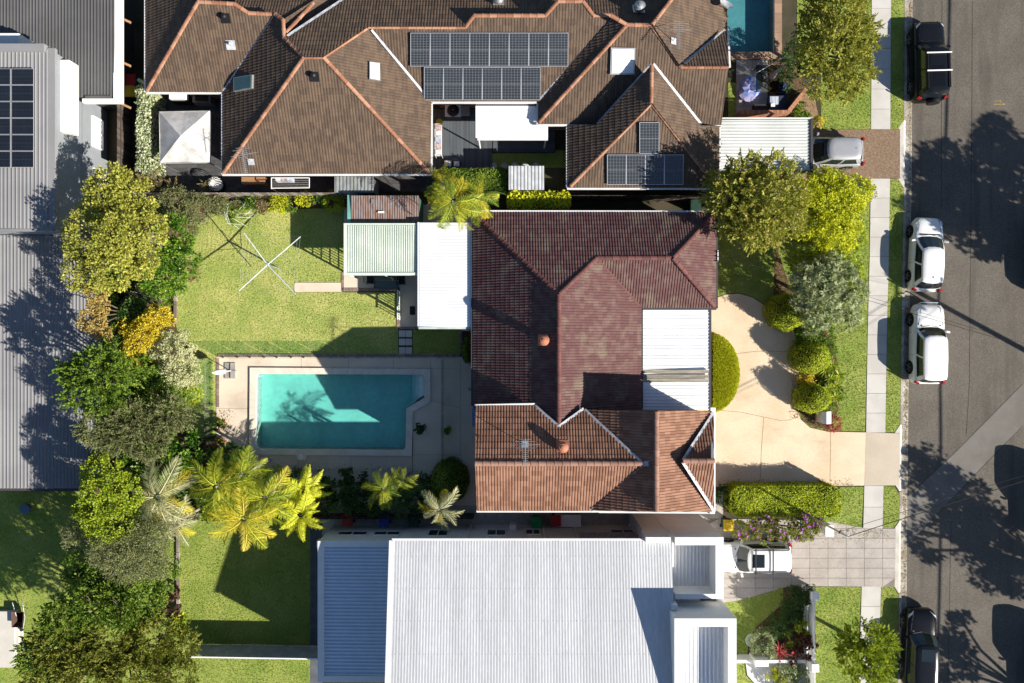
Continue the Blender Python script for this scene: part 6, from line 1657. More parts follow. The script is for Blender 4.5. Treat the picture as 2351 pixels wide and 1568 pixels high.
MB().lathe([(.2, .0), (.3, .35), (.31, .38)], G(66, 1166, 0), 10).build('plastic_tub', mat('blue_grey_plastic', (.1, .15, .22), .5), None, label='blue grey plastic tub on the shaded lawn', cat='tub')
ob = thing('raised_patio', 'bright low concrete patio at the bottom left edge', 'patio', G(0, 1465, 0))
MB().box(G(-60, 0).x, G(40, 0).x, G(0, 1528).y, G(0, 1400).y, 0, .28).build('slab', M_creamwall, ob)
for k in range(2): MB().box(G(40.2, 0).x, G(47 + 7 * (1 - k), 0).x, G(0, 1505).y, G(0, 1420).y, .0, .09 + .1 * k).build('step', M_creamwall, ob)
tr_ = thing('garden_trellis', 'small blue slatted frame under the grey twiggy tree', 'trellis', G(260, 1330, 0))
for k in range(8): MB().box(G(240, 0).x, G(262, 0).x, G(0, 1316 + k * 4).y, G(0, 1314.6 + k * 4).y, .4, .44).build('slat', mat('blue_slat', (.06, .1, .2), .6), tr_)
MB().box(G(240, 0).x, G(242, 0).x, G(0, 1346).y, G(0, 1314).y, .3, .4).build('rail', MATS['blue_slat'], tr_); MB().box(G(260, 0).x, G(262, 0).x, G(0, 1346).y, G(0, 1314).y, .3, .4).build('rail', MATS['blue_slat'], tr_)
for X in (240, 260):
    for Y in (1315, 1344): MB().box(G(X, 0).x, G(X + 2, 0).x, G(0, Y + 2).y, G(0, Y).y, 0, .3).build('leg', MATS['blue_slat'], tr_)
# ------------------------------------------------------------------ vegetation
def _b(c, k): return tuple(min(.78, v * k) for v in c)
def lmat(name, d, m, l, k=1.55, **kw): return leafmat(name, _b(d, k), _b(m, k), _b(l, k), **kw)
LM = {
    'lime': lmat('leaf_lime', (.05, .09, .006), (.19, .245, .016), (.36, .38, .035)),
    'yellowlime': lmat('leaf_yellow_lime', (.13, .15, .005), (.3, .32, .012), (.48, .45, .03), k=1.7),
    'olive': lmat('leaf_olive', (.035, .05, .008), (.135, .15, .02), (.27, .265, .05)),
    'sunolive': lmat('leaf_sun_olive', (.06, .075, .01), (.22, .225, .035), (.44, .42, .1), k=1.6),
    'glossy': lmat('leaf_glossy', (.015, .045, .006), (.065, .14, .014), (.26, .34, .035), rough=.32),
    'midgreen': lmat('leaf_mid', (.025, .055, .006), (.09, .15, .016), (.23, .28, .04)),
    'golden': lmat('leaf_golden', (.3, .22, .015), (.52, .42, .03), (.64, .54, .08), k=1.2),
    'peach': lmat('leaf_peach', (.2, .16, .03), (.42, .31, .09), (.55, .42, .17), k=1.1),
    'cream': lmat('leaf_cream', (.2, .23, .08), (.48, .49, .26), (.68, .66, .42), k=1.1),
    'silver': lmat('leaf_silver', (.05, .075, .03), (.19, .225, .1), (.46, .48, .29)),
    'greyolive': lmat('leaf_grey_olive', (.045, .058, .02), (.13, .145, .055), (.26, .26, .12)),
    'dark': lmat('leaf_dark', (.012, .032, .008), (.045, .095, .02), (.12, .19, .04), k=1.2),
    'hedge': lmat('leaf_hedge', (.1, .14, .006), (.22, .27, .014), (.36, .38, .03), k=1.9),
    'red': lmat('leaf_red', (.08, .01, .012), (.23, .03, .035), (.42, .1, .09)),
    'darkred': lmat('leaf_dark_red', (.02, .01, .01), (.06, .025, .02), (.15, .07, .05)),
    'purple': lmat('flower_purple', (.2, .03, .25), (.35, .07, .4), (.5, .16, .5)),
    'pink': lmat('flower_pink', (.5, .05, .12), (.65, .1, .18), (.75, .3, .35)),
    'redflower': lmat('flower_red', (.4, .01, .01), (.6, .03, .02), (.7, .08, .05)),
    'palm': lmat('leaf_palm', (.07, .11, .008), (.22, .26, .018), (.42, .4, .04)),
    'palmyellow': lmat('leaf_palm_yellow', (.15, .15, .01), (.36, .31, .02), (.5, .4, .05)),
    'palmgrey': lmat('leaf_palm_grey', (.1, .12, .05), (.26, .27, .13), (.5, .47, .3)),
    'fern': lmat('leaf_fern', (.2, .22, .01), (.38, .4, .02), (.52, .5, .05)),
    'ivy': lmat('leaf_ivy', (.09, .12, .05), (.27, .31, .17), (.5, .53, .36)),
    'brownish': lmat('leaf_brownish', (.06, .05, .02), (.15, .12, .05), (.28, .22, .1)),
    'twig': lmat('twig_grey', (.12, .1, .08), (.24, .21, .18), (.4, .36, .32), trans=.05),
}
M_bark = mat('bark', (.16, .12, .09), .95, col2=(.09, .07, .05), vscale=6, fine=.2)
M_palebark = mat('pale_bark', (.42, .39, .35), .9, col2=(.3, .27, .24), vscale=5, fine=.15)
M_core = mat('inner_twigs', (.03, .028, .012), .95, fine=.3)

def unit(a): return a / np.maximum(np.linalg.norm(a, axis=1, keepdims=True), 1e-9)
def quads(pos, ax, nrm, ln, wd):
    side = unit(np.cross(ax, nrm)); ln = ln[:, None]; wd = wd[:, None]
    up_ = unit(np.cross(side, ax))
    V = np.empty((len(pos), 4, 3))
    V[:, 0] = pos; V[:, 1] = pos + ax * ln * .45 + side * wd + up_ * wd * .3; V[:, 2] = pos + ax * ln; V[:, 3] = pos + ax * ln * .45 - side * wd + up_ * wd * .3
    return V

def blob_leaves(blobs, style, ln, wd, lai, sub, spread=1.0):
    """blobs: (centre, rx, ry, rz). returns leaf quads and their tint"""
    out = []; var = []
    for c, rx, ry, rz in blobs:
        area = math.pi * rx * ry
        n = max(30, int(area * lai * 1.35 / (ln * wd)))
        per = {'clump': 46, 'spray': 26, 'rosette': 15, 'fine': 40}[style]
        m = max(4, n // per)
        d = unit(rng.normal(size=(m * 2, 3))); d = d[d[:, 2] > -.35][:m]; m = len(d)
        f = rng.uniform(.45, 1.0, m) ** .6
        S = np.array(c) + d * f[:, None] * np.array([rx, ry, rz])
        outw = unit(d * np.array([1 / rx, 1 / ry, 1 / rz]))
        sr = sub * rng.uniform(.6, 1.35, m)
        cv = np.clip(rng.normal(.5, .2, m), 0, 1)
        idx = np.repeat(np.arange(m), per); k = len(idx)
        if style in ('clump', 'fine'):
            ld = unit(rng.normal(size=(k, 3)) + outw[idx] * .5)
            pos = S[idx] + ld * (sr[idx] * rng.random(k) ** .45)[:, None] * np.array([1, 1, .75])
            ax = unit(ld * .7 + outw[idx] * .3 + rng.normal(size=(k, 3)) * .55)
            nr = unit(np.array([0, 0, .7]) + outw[idx] * .8 + rng.normal(size=(k, 3)) * .5)
            L1 = ln * rng.uniform(.6, 1.3, k)
        elif style == 'spray':
            a = unit(outw * .9 + rng.normal(size=(m, 3)) * .45 + np.array([0, 0, .15]))
            t = rng.random(k)
            pr = unit(np.cross(a[idx], rng.normal(size=(k, 3))))
            pos = S[idx] + a[idx] * (sr[idx] * 1.6 * (t - .35))[:, None] + pr * (.05 * (1 - t))[:, None]
            ax = unit(a[idx] * .9 + pr * (.75 * (1.1 - t))[:, None])
            nr = unit(rng.normal(size=(k, 3)) * .5 + np.array([0, 0, 1.0]))
            L1 = ln * (1.25 - .6 * t)
        else:
            a = unit(outw * .7 + rng.normal(size=(m, 3)) * .35 + np.array([0, 0, .55]))
            pr = unit(np.cross(a[idx], rng.normal(size=(k, 3))))
            pos = S[idx] + pr * .015
            ax = unit(pr + a[idx] * rng.uniform(.1, 1.0, k)[:, None])
            nr = unit(a[idx] + rng.normal(size=(k, 3)) * .2)
            L1 = ln * rng.uniform(.7, 1.2, k)
        out.append(quads(pos, ax, nr, L1, wd * rng.uniform(.7, 1.25, k)))
        var.append(np.clip(cv[idx] * .6 + rng.random(k) * .4 + .0, 0, 1))
    return np.concatenate(out), np.concatenate(var)

def mkblob(X, Y, r, z, fl=.75, ry=None):
    f = (CAM_H - z) / CAM_H / PXM
    return (tuple(W(X, Y, z)), r * f, (ry or r) * f, max(.15, r * f * fl))

def tree(label, blobs, leaf, style='clump', ln=.13, wd=.045, lai=2.6, sub=.33, fl=.75, name='tree', cat='tree', group=None, bark=None, extra=None, foot=None, trunk_r=.13, limbs=True, dz=0.0, rs=1.0):
    """blobs as seen from above: (X, Y, radius, height of centre)"""
    B = [mkblob(b[0], b[1], b[2] * rs, b[3] + dz, fl=(b[4] if len(b) > 4 else fl), ry=(b[5] if len(b) > 5 else None)) for b in blobs]
    wts = np.array([b[1] * b[2] for b in B]); cs = np.array([b[0] for b in B])
    m = (cs * wts[:, None]).sum(0) / wts.sum()
    base = G(*foot) if foot else Vector((m[0], m[1], 0))
    base.z = 0
    o = thing(name, label, cat, base, group)
    tk = MB(); zt = float(m[2]); fork = Vector((base.x * .6 + m[0] * .4, base.y * .6 + m[1] * .4, zt * .5))
    tk.path([base - Vector((0, 0, .1)), base.lerp(fork, .5) + Vector((random.uniform(-.06, .06), random.uniform(-.06, .06), 0)), fork], trunk_r, trunk_r * .75, 7)
    for c, rx, ry, rz in B:
        c = Vector(c); mid = fork.lerp(c, .5) + Vector((0, 0, .12 * zt))
        tk.path([fork, mid, c + Vector((0, 0, rz * .3))], trunk_r * .6, trunk_r * .18, 5)
        if limbs:
            for _ in range(4):
                e = c + Vector((random.uniform(-.8, .8) * rx, random.uniform(-.8, .8) * ry, random.uniform(.2, .8) * rz))
                tk.path([mid, c.lerp(e, .4), e], trunk_r * .25, .012, 4)
    tk.build('trunk' if cat == 'tree' else 'stem', bark or M_bark, o)
    V, var = blob_leaves(B, style, ln, wd, lai, sub)
    nm = 'crown' if cat == 'tree' else 'foliage'
    quadmesh(nm, LM[leaf], V, var, o)
    if extra:      # flowers or a second leaf colour: (leaf, count, length, width)
        lf, cnt, l2, w2 = extra
        pick = rng.integers(0, len(V), cnt); pos = V[pick, 2] + np.array([0, 0, .03])
        pos = np.repeat(pos, 5, 0); k = len(pos)
        ang = np.tile(np.arange(5) * 2 * np.pi / 5, cnt) + rng.normal(size=k) * .1
        ax = unit(np.stack([np.cos(ang), np.sin(ang), rng.uniform(.1, .6, k)], 1))
        fo = quadmesh('flowers' if lf in ('purple', 'pink', 'redflower') else 'new_growth', LM[lf], quads(pos, ax, unit(np.tile([0, 0, 1.], (k, 1)) + rng.normal(size=(k, 3)) * .2), np.full(k, l2), np.full(k, w2)), rng.random(k), o)
        fo['kind'] = 'stuff'
    return o

def shrub(label, X, Y, r, z, leaf, style='clump', **k):
    """X may be a list of blobs, with Y, r and z left None"""
    k.setdefault('trunk_r', .04); k.setdefault('sub', .2); k.setdefault('ln', .1); k.setdefault('wd', .036); k.setdefault('lai', 2.6)
    return tree(label, [(X, Y, r, z)] if not isinstance(X, list) else X, leaf, style, name=k.pop('name', 'shrub'), cat='shrub', **k)

def shell(label, kind, dims, leaf, name='hedge', cat='hedge', ln=.07, wd=.028, dens=900, group=None):
    """clipped greenery: small leaves over a shaped surface. dims: dome (c, rx, ry, h, expo) or box (x0,y0,x1,y1,h) in world metres"""
    if kind == 'dome':
        c, rx, ry, h, z0 = dims
        area = 2 * math.pi * ((rx * ry) + (rx + ry) / 2 * h) / 2 * 1.1
        n = int(area * dens)
        d = unit(rng.normal(size=(n * 3, 3))); d = d[d[:, 2] > (-.05 if z0 < .05 else -.6)][:n]; n = len(d)
        j = rng.uniform(.93, 1.03, n)
        bump = 1 + .045 * np.sin(d[:, 0] * 6 + 1 + c[0]) * np.cos(d[:, 1] * 5 + c[1]) + .025 * np.sin(d[:, 2] * 9 + d[:, 0] * 4) + np.where(rng.random(n) < .05, rng.uniform(.02, .12, n), 0)
        pos = np.array([c[0], c[1], z0]) + d * np.array([rx, ry, h]) * (j * bump)[:, None]
        nr0 = unit(d / np.array([rx, ry, h]))
        base = Vector((c[0], c[1], 0))
    else:
        x0, y0, x1, y1, h, rd = dims
        A = (x1 - x0) * (y1 - y0); n = int((A + 2 * h * (x1 - x0 + y1 - y0)) * dens)
        fr = np.array([A, h * (x1 - x0), h * (x1 - x0), h * (y1 - y0), h * (y1 - y0)]); w = rng.choice(5, n, p=fr / fr.sum())
        u, v = rng.random(n), rng.random(n)
        px = x0 + u * (x1 - x0); py = y0 + v * (y1 - y0); pz = np.full(n, h)
        nr0 = np.tile([0., 0, 1], (n, 1))
        for k, (ax_, val, sg) in enumerate(((1, y0, -1), (1, y1, 1), (0, x0, -1), (0, x1, 1))):
            q = w == k + 1
            if ax_ == 1: py[q] = val; px[q] = x0 + u[q] * (x1 - x0); nr0[q] = (0, sg, 0)
            else: px[q] = val; py[q] = y0 + u[q] * (y1 - y0); nr0[q] = (sg, 0, 0)
            pz[q] = v[q] * h
        ex = np.minimum(np.minimum(px - x0, x1 - px), np.minimum(py - y0, y1 - py)); 
        pz -= np.where(w == 0, np.clip(rd - ex, 0, rd) ** 2 / rd * .8, 0)
        pos = np.stack([px, py, pz + .05 * np.sin(px * 3.1) * np.sin(py * 2.7) + .04 * np.sin(px * 1.3 + 2)], 1) + rng.normal(size=(n, 3)) * .035 + nr0 * np.where(rng.random(n) < .05, rng.uniform(.02, .13, n), 0)[:, None]
        # round the corners in plan
        cx_, cy_ = (x0 + x1) / 2, (y0 + y1) / 2; R_ = min(.6, (y1 - y0) * .4, (x1 - x0) * .4)
        qx = np.maximum(np.abs(pos[:, 0] - cx_) - ((x1 - x0) / 2 - R_), 0); qy = np.maximum(np.abs(pos[:, 1] - cy_) - ((y1 - y0) / 2 - R_), 0)
        rr = np.hypot(qx, qy); s = np.where(rr > R_, R_ / np.maximum(rr, 1e-6), 1.0)
        pos[:, 0] = np.where(rr > R_, cx_ + np.sign(pos[:, 0] - cx_) * ((x1 - x0) / 2 - R_ + qx * s), pos[:, 0]); pos[:, 1] = np.where(rr > R_, cy_ + np.sign(pos[:, 1] - cy_) * ((y1 - y0) / 2 - R_ + qy * s), pos[:, 1])
        base = Vector((cx_, cy_, 0))
    o = thing(name, label, cat, base, group)
    ax = unit(nr0 * .25 + rng.normal(size=(n, 3)) * .8); nr = unit(nr0 * 1.5 + rng.normal(size=(n, 3)) * .5)
    cv = np.sin(pos[:, 0] * 2.3 + 1.1 * np.sin(pos[:, 1] * 1.7)) * .12
    quadmesh('foliage', LM[leaf], quads(pos, ax, nr, ln * rng.uniform(.6, 1.4, n), wd * rng.uniform(.7, 1.3, n)), np.clip(rng.random(n) * .8 + .1 + cv, 0, 1), o)
    if kind == 'dome':
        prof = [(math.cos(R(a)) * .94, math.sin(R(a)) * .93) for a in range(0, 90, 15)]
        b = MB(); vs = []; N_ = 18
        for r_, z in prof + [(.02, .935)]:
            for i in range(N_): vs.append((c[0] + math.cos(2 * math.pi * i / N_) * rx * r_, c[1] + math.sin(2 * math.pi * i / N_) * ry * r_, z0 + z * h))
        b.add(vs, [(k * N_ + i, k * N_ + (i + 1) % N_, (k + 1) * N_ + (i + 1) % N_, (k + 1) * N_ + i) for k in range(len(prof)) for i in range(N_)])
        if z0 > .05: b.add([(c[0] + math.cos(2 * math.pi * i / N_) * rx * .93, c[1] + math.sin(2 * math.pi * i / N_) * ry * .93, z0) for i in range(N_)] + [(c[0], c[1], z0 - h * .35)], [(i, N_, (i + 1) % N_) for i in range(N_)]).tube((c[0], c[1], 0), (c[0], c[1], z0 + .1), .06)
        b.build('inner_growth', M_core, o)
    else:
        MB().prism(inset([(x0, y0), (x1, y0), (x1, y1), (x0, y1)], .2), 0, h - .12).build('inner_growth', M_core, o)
    return o
def dome(label, X, Y, rx, ry, h, leaf='hedge', z0=0.0, **k):
    zz = z0 + h * .5; c = W(X, Y, zz); f = (CAM_H - zz) / CAM_H / PXM
    return shell(label, 'dome', (tuple(c), rx * f, ry * f, h, z0), leaf, name=k.pop('name', 'clipped_bush'), cat='shrub', **k)
def hbox(label, x0, y0, x1, y1, h, leaf='hedge', rd=.25, **k):
    a, c = W(x0, y1, h), W(x1, y0, h)
    return shell(label, 'box', (a.x, a.y, c.x, c.y, h, rd), leaf, **k)

# ---- palms, ferns and rosettes
_fr = {}
def frond_mesh(leaf, kind, v):
    key = (leaf, kind, v)
    if key in _fr: return _fr[key]
    r2 = np.random.default_rng(hash(kind) % 1000 * 0 + v * 17 + len(kind)); n = 27 if kind == 'palm' else 26
    arch = r2.uniform(.35, .55) if kind == 'palm' else .3
    s = np.linspace(0.1, 1, n)
    x = s * (1 - .12 * s ** 2); z = .42 * s - (.42 + arch) * s ** 2.0; yb = .08 * (v - 1) * s ** 2
    Vs = []; va = []
    for sg in (1, -1):
        prof = np.sin(np.clip(s, .06, 1) * math.pi) ** .55 if kind == 'palm' else (1 - s) ** .7 * 1.05
        lnf = (.29 if kind == 'palm' else .32) * np.maximum(prof, .12) * r2.uniform(.85, 1.1, n)
        fw = .35 + .75 * s if kind == 'palm' else .25 + .1 * s
        ax = unit(np.stack([fw, sg * np.ones(n) * .95, -.35 - .3 * s + r2.normal(size=n) * .22], 1))
        pos = np.stack([x, yb, z], 1)
        nr = unit(np.stack([np.zeros(n), np.full(n, -.4 * sg), np.ones(n)], 1))
        Vs.append(quads(pos, ax, nr, lnf, np.full(n, .0095 if kind == 'palm' else .019))); va.append(np.clip(r2.normal(.5, .22, n), 0, 1))
    V = np.concatenate(Vs); va = np.concatenate(va)
    # the midrib
    P = np.stack([x, yb, z], 1); rb = np.empty((n - 1, 4, 3)); w = .012
    rb[:, 0] = P[:-1] + [0, -w, .004]; rb[:, 1] = P[1:] + [0, -w * .6, .004]; rb[:, 2] = P[1:] + [0, w * .6, .004]; rb[:, 3] = P[:-1] + [0, w, .004]
    V = np.concatenate([V, rb]); va = np.concatenate([va, np.full(n - 1, .9)])
    o = quadmesh('frond', LM[leaf], V, va, None); me = o.data; bpy.data.objects.remove(o)
    _fr[key] = me
    return me

def palm(label, X, Y, z, r, leaf='palm', n=16, kind='palm', old=None, foot=None, cat='palm', name='palm_tree', lo=-.25, hi=.55, tr=.1):
    c = W(X, Y, z); f = (CAM_H - z) / CAM_H / PXM; Lf = r * f * 1.12
    base = G(*foot) if foot else Vector((c.x, c.y, 0)); base.z = 0
    o = thing(name, label, cat, base)
    tk = MB(); pts = [base.lerp(c, i / 6) for i in range(7)]
    tk.path(pts, tr, tr * .75, 8); tk.build('trunk', M_palebark if kind == 'palm' else M_bark, o)
    ga = 0
    for k in range(n):
        ga += 2.39996; t = k / max(1, n - 1)
        pit = lo + (hi - lo) * t + random.uniform(-.28, .2)
        lf = old if (old and k < n * .25) else (leaf if kind != 'palm' or random.random() < .6 or leaf in ('dark', 'palmgrey') else random.choice(('lime', 'midgreen', 'palm')))
        mm = Matrix.Translation(c - base) @ Matrix.Rotation(ga + random.uniform(-.35, .35), 4, 'Z') @ Matrix.Rotation(-pit, 4, 'Y') @ Matrix.Rotation(random.uniform(-.75, .75), 4, 'X') @ Matrix.Scale(Lf * random.uniform(.7, 1.15), 4)
        child('frond', frond_mesh(lf, kind, k % 3), o, mm)
    return o

_st = {}
def rosette(label, X, Y, z, r, leaf, n=22, wd=.05, name='strap_leaf_plant', cat='plant', stem=True, group=None, lo=.15, hi=1.25):
    c = W(X, Y, z); f = (CAM_H - z) / CAM_H / PXM; L_ = r * f
    key = (leaf, wd)
    if key not in _st:
        V = np.empty((4, 4, 3)); xs = [0, .3, .6, .85, 1.0]; zs = [0, .06, .05, -.03, -.12]; ws = [.5, 1, .85, .5, .03]
        for i in range(4):
            V[i, 0] = (xs[i], -ws[i] * wd, zs[i]); V[i, 1] = (xs[i + 1], -ws[i + 1] * wd, zs[i + 1]); V[i, 2] = (xs[i + 1], ws[i + 1] * wd, zs[i + 1]); V[i, 3] = (xs[i], ws[i] * wd, zs[i])
        ms = []
        for t in (.2, .5, .85):
            oo = quadmesh('leaf', LM[leaf], V, np.full(4, t), None); ms.append(oo.data); bpy.data.objects.remove(oo)
        _st[key] = ms
    base = Vector((c.x, c.y, 0)); o = thing(name, label, cat, base, group)
    MB().tube(base - Vector((0, 0, .05)), c, .035).build('stem', M_bark, o)
    ga = random.uniform(0, 6)
    for k in range(n):
        ga += 2.39996; pit = lo + (hi - lo) * (k / n) ** 1.3
        child('leaf', random.choice(_st[key]), o, Matrix.Translation(c - base) @ Matrix.Rotation(ga, 4, 'Z') @ Matrix.Rotation(-pit, 4, 'Y') @ Matrix.Scale(L_ * random.uniform(.8, 1.15), 4))
    return o

# ---- the belt of trees behind the back lawn
tree('olive green tree at the top left corner of the back yard', [(258, 438, 46, 4.2), (205, 540, 48, 4.6), (250, 610, 50, 4.4), (188, 622, 36, 4.2), (325, 520, 46, 3.9), (300, 460, 46, 3.9), (270, 545, 50, 5.0), (225, 480, 34, 4.4), (320, 590, 36, 3.9)], 'sunolive', 'clump', ln=.13, wd=.05, lai=3.2, sub=.3, dz=2.0, rs=1.2)
shrub('grey brown fine shrub against the top paling fence', [(400, 470, 40, 1.6), (450, 480, 36, 1.5), (430, 520, 26, 1.2), (500, 470, 22, 1.2)], None, None, None, 'greyolive', 'fine', sub=.22, ln=.08, wd=.028)
tree('glossy bright green tree beside the back lawn', [(395, 545, 40, 2.9), (410, 590, 36, 2.8), (365, 635, 38, 2.8), (400, 640, 26, 2.4), (370, 585, 34, 3.1)], 'glossy', 'clump', ln=.14, wd=.055, lai=2.8, sub=.26, trunk_r=.09, rs=1.2)
tree('bare grey twiggy shrub between the olive and glossy trees', [(338, 568, 26, 3.2)], 'twig', 'spray', ln=.2, wd=.008, lai=.5, sub=.35, trunk_r=.05, bark=M_palebark, dz=0.8, rs=1.2)
for i, (X, Y) in enumerate(((388, 690), (378, 708), (396, 672))): rosette(('middle', 'lower', 'upper')[i] + ' dark strap leaf plant at the edge of the back lawn', X, Y, .5, 24, 'glossy', n=30, wd=.035)
shrub('small brownish shrub leaning onto the back lawn', 436, 622, 24, .8, 'brownish', 'spray', sub=.25, ln=.1, wd=.014, lai=2.0)
dead = thing('dead_tree', 'bare white branched dead tree beside the strap leaf plants', 'tree', G(345, 690, 0))
dt_ = MB(); c0 = G(345, 690, 0)
for (X, Y, z) in ((330, 672, 3.0), (352, 700, 3.2), (380, 712, 2.6), (372, 690, 3.0), (318, 705, 2.8), (300, 668, 2.9)):
    e = W(X, Y, z); m_ = c0.lerp(e, .55) + Vector((random.uniform(-.2, .2), random.uniform(-.2, .2), .3)); dt_.path([c0 + Vector((0, 0, .3)), m_, e], .07, .02, 5)
    for _ in range(4): dt_.path([m_.lerp(e, random.random()), e + Vector((random.uniform(-.5, .5), random.uniform(-.5, .5), random.uniform(-.2, .4)))], .02, .006, 4)
dt_.build('trunk', M_palebark, dead)
tree('peach tinted tree outside the left boundary', [(222, 672, 26, 4.0), (228, 705, 22, 3.8), (212, 735, 26, 3.9), (236, 760, 18, 3.7)], 'peach', 'clump', ln=.1, wd=.04, lai=3, sub=.24, trunk_r=.08, dz=2.0)
tree('golden yellow tree beside the cream variegated one', [(362, 735, 26, 3.2), (340, 755, 26, 3.3), (312, 785, 26, 3.4), (300, 760, 20, 3.2), (300, 820, 20, 3.2)], 'golden', 'clump', ln=.1, wd=.042, lai=3, sub=.22, trunk_r=.08, dz=0.8, rs=1.2)
tree('cream variegated tree beside the back lawn', [(402, 800, 36, 3.0), (412, 845, 36, 2.9), (365, 800, 24, 2.8), (440, 862, 22, 2.4), (395, 870, 26, 2.6), (385, 765, 18, 2.4)], 'cream', 'clump', ln=.09, wd=.04, lai=2.8, sub=.2, trunk_r=.08, dz=0.8, rs=1.2)
tree('dark green tree behind the golden one', [(300, 725, 32, 2.6), (335, 715, 24, 2.4), (270, 800, 28, 3.0), (280, 765, 26, 2.8)], 'dark', 'clump', ln=.12, wd=.05, lai=2.6, sub=.26, trunk_r=.09, dz=0.8, rs=1.2)
tree('dense mid green tree left of the pool', [(320, 860, 40, 3.1), (365, 900, 38, 2.9), (400, 920, 28, 2.5), (330, 905, 36, 3.0), (300, 890, 26, 3.0)], 'midgreen', 'clump', ln=.12, wd=.046, lai=2.8, sub=.25, trunk_r=.1, dz=0.8, rs=1.2)
tree('tall green tree reaching left over the grey roof', [(225, 855, 48, 4.6), (175, 862, 30, 4.6), (150, 845, 18, 4.5), (240, 905, 40, 4.5), (175, 905, 26, 4.5), (250, 820, 30, 4.3), (280, 860, 30, 4.3)], 'midgreen', 'spray', ln=.13, wd=.042, lai=2.8, sub=.34, dz=2.0, rs=1.2)
tree('grey olive tree between the two green ones', [(300, 975, 48, 3.8), (225, 985, 38, 4.2), (385, 950, 38, 3.2), (340, 1010, 40, 3.6), (265, 1000, 40, 4.0), (420, 960, 22, 2.8)], 'greyolive', 'spray', ln=.09, wd=.022, lai=2.9, sub=.26, dz=2.0, rs=1.2)
tree('large leaved glossy tree left of the pool deck', [(415, 1035, 36, 3.0), (380, 1060, 36, 3.1), (345, 1090, 34, 3.0), (310, 1060, 30, 2.9), (400, 1085, 28, 2.5)], 'glossy', 'clump', ln=.2, wd=.075, lai=2.6, sub=.3, trunk_r=.1, dz=0.8, rs=1.2)
tree('lime leaved tree at the lower left corner of the lot', [(235, 1080, 36, 3.9), (240, 1130, 44, 4.2), (220, 1180, 38, 4.1), (260, 1200, 44, 4.0), (280, 1130, 34, 3.8), (300, 1230, 30, 3.4)], 'lime', 'clump', ln=.11, wd=.05, lai=3.0, sub=.25, dz=2.0, rs=1.2)
tree('dark glossy shrub tree at the corner of the pool deck', [(510, 1062, 36, 1.9), (545, 1050, 22, 1.7), (478, 1080, 30, 1.8), (440, 1115, 40, 1.6)], 'dark', 'clump', ln=.18, wd=.075, lai=2.6, sub=.26, trunk_r=.07, rs=1.2)
tree('sparse grey twiggy tree over the lower lawn edge', [(300, 1262, 50, 3.6), (340, 1240, 42, 3.5), (255, 1255, 42, 3.8), (350, 1290, 34, 3.2), (290, 1300, 36, 3.3)], 'greyolive', 'fine', ln=.1, wd=.022, lai=2.0, sub=.3, bark=M_palebark, trunk_r=.1, dz=2.2, rs=1.2)
tree('thin branching tree leaning over the shaded left lawn', [(180, 1220, 26, 4.0), (160, 1235, 18, 3.9), (205, 1205, 22, 3.9), (185, 1250, 16, 3.8)], 'greyolive', 'fine', ln=.1, wd=.03, lai=1.0, sub=.22, bark=M_palebark, trunk_r=.08, dz=0.8, rs=1.2)
tree('dense green shrub tree beside the lower lawn', [(372, 1325, 30, 2.2), (355, 1350, 24, 2.0), (390, 1300, 18, 2.0)], 'midgreen', 'clump', ln=.11, wd=.045, lai=2.8, sub=.22, trunk_r=.07, rs=1.2)
shrub('purple brown ground shrub beside the timber edging', [(392, 1392, 24, .6), (398, 1360, 14, .5), (375, 1385, 14, .6)], None, None, None, 'darkred', sub=.16, ln=.12, wd=.05)
shrub('yellow green broad leaved shrub at the lower lawn corner', 402, 1432, 17, .7, 'lime', sub=.2, ln=.24, wd=.1, lai=2.0)
tree('big bushy olive tree filling the bottom left corner', [(150, 1480, 66, 4.6), (250, 1470, 62, 4.6), (350, 1470, 56, 4.2), (410, 1480, 36, 3.8), (200, 1545, 66, 4.8), (310, 1550, 66, 4.6), (120, 1560, 55, 4.4), (400, 1545, 42, 4.0)], 'olive', 'spray', ln=.12, wd=.032, lai=3.2, sub=.34, dz=0.7, rs=1.2)
tree('dark bushy tree behind the big bottom left one', [(215, 1385, 46, 3.4), (150, 1420, 44, 3.4), (290, 1400, 36, 3.4), (255, 1360, 30, 3.2), (90, 1500, 40, 3.2)], 'midgreen', 'spray', ln=.12, wd=.036, lai=3.2, sub=.32, dz=2.4, rs=1.2)
tree('dense green tree between the twiggy and bushy ones', [(235, 1310, 40, 5.0), (300, 1345, 40, 5.0), (200, 1345, 36, 5.2), (340, 1385, 34, 4.6), (265, 1290, 34, 4.8), (170, 1300, 26, 5.0)], 'midgreen', 'clump', ln=.12, wd=.045, lai=3.0, sub=.28, rs=1.1)
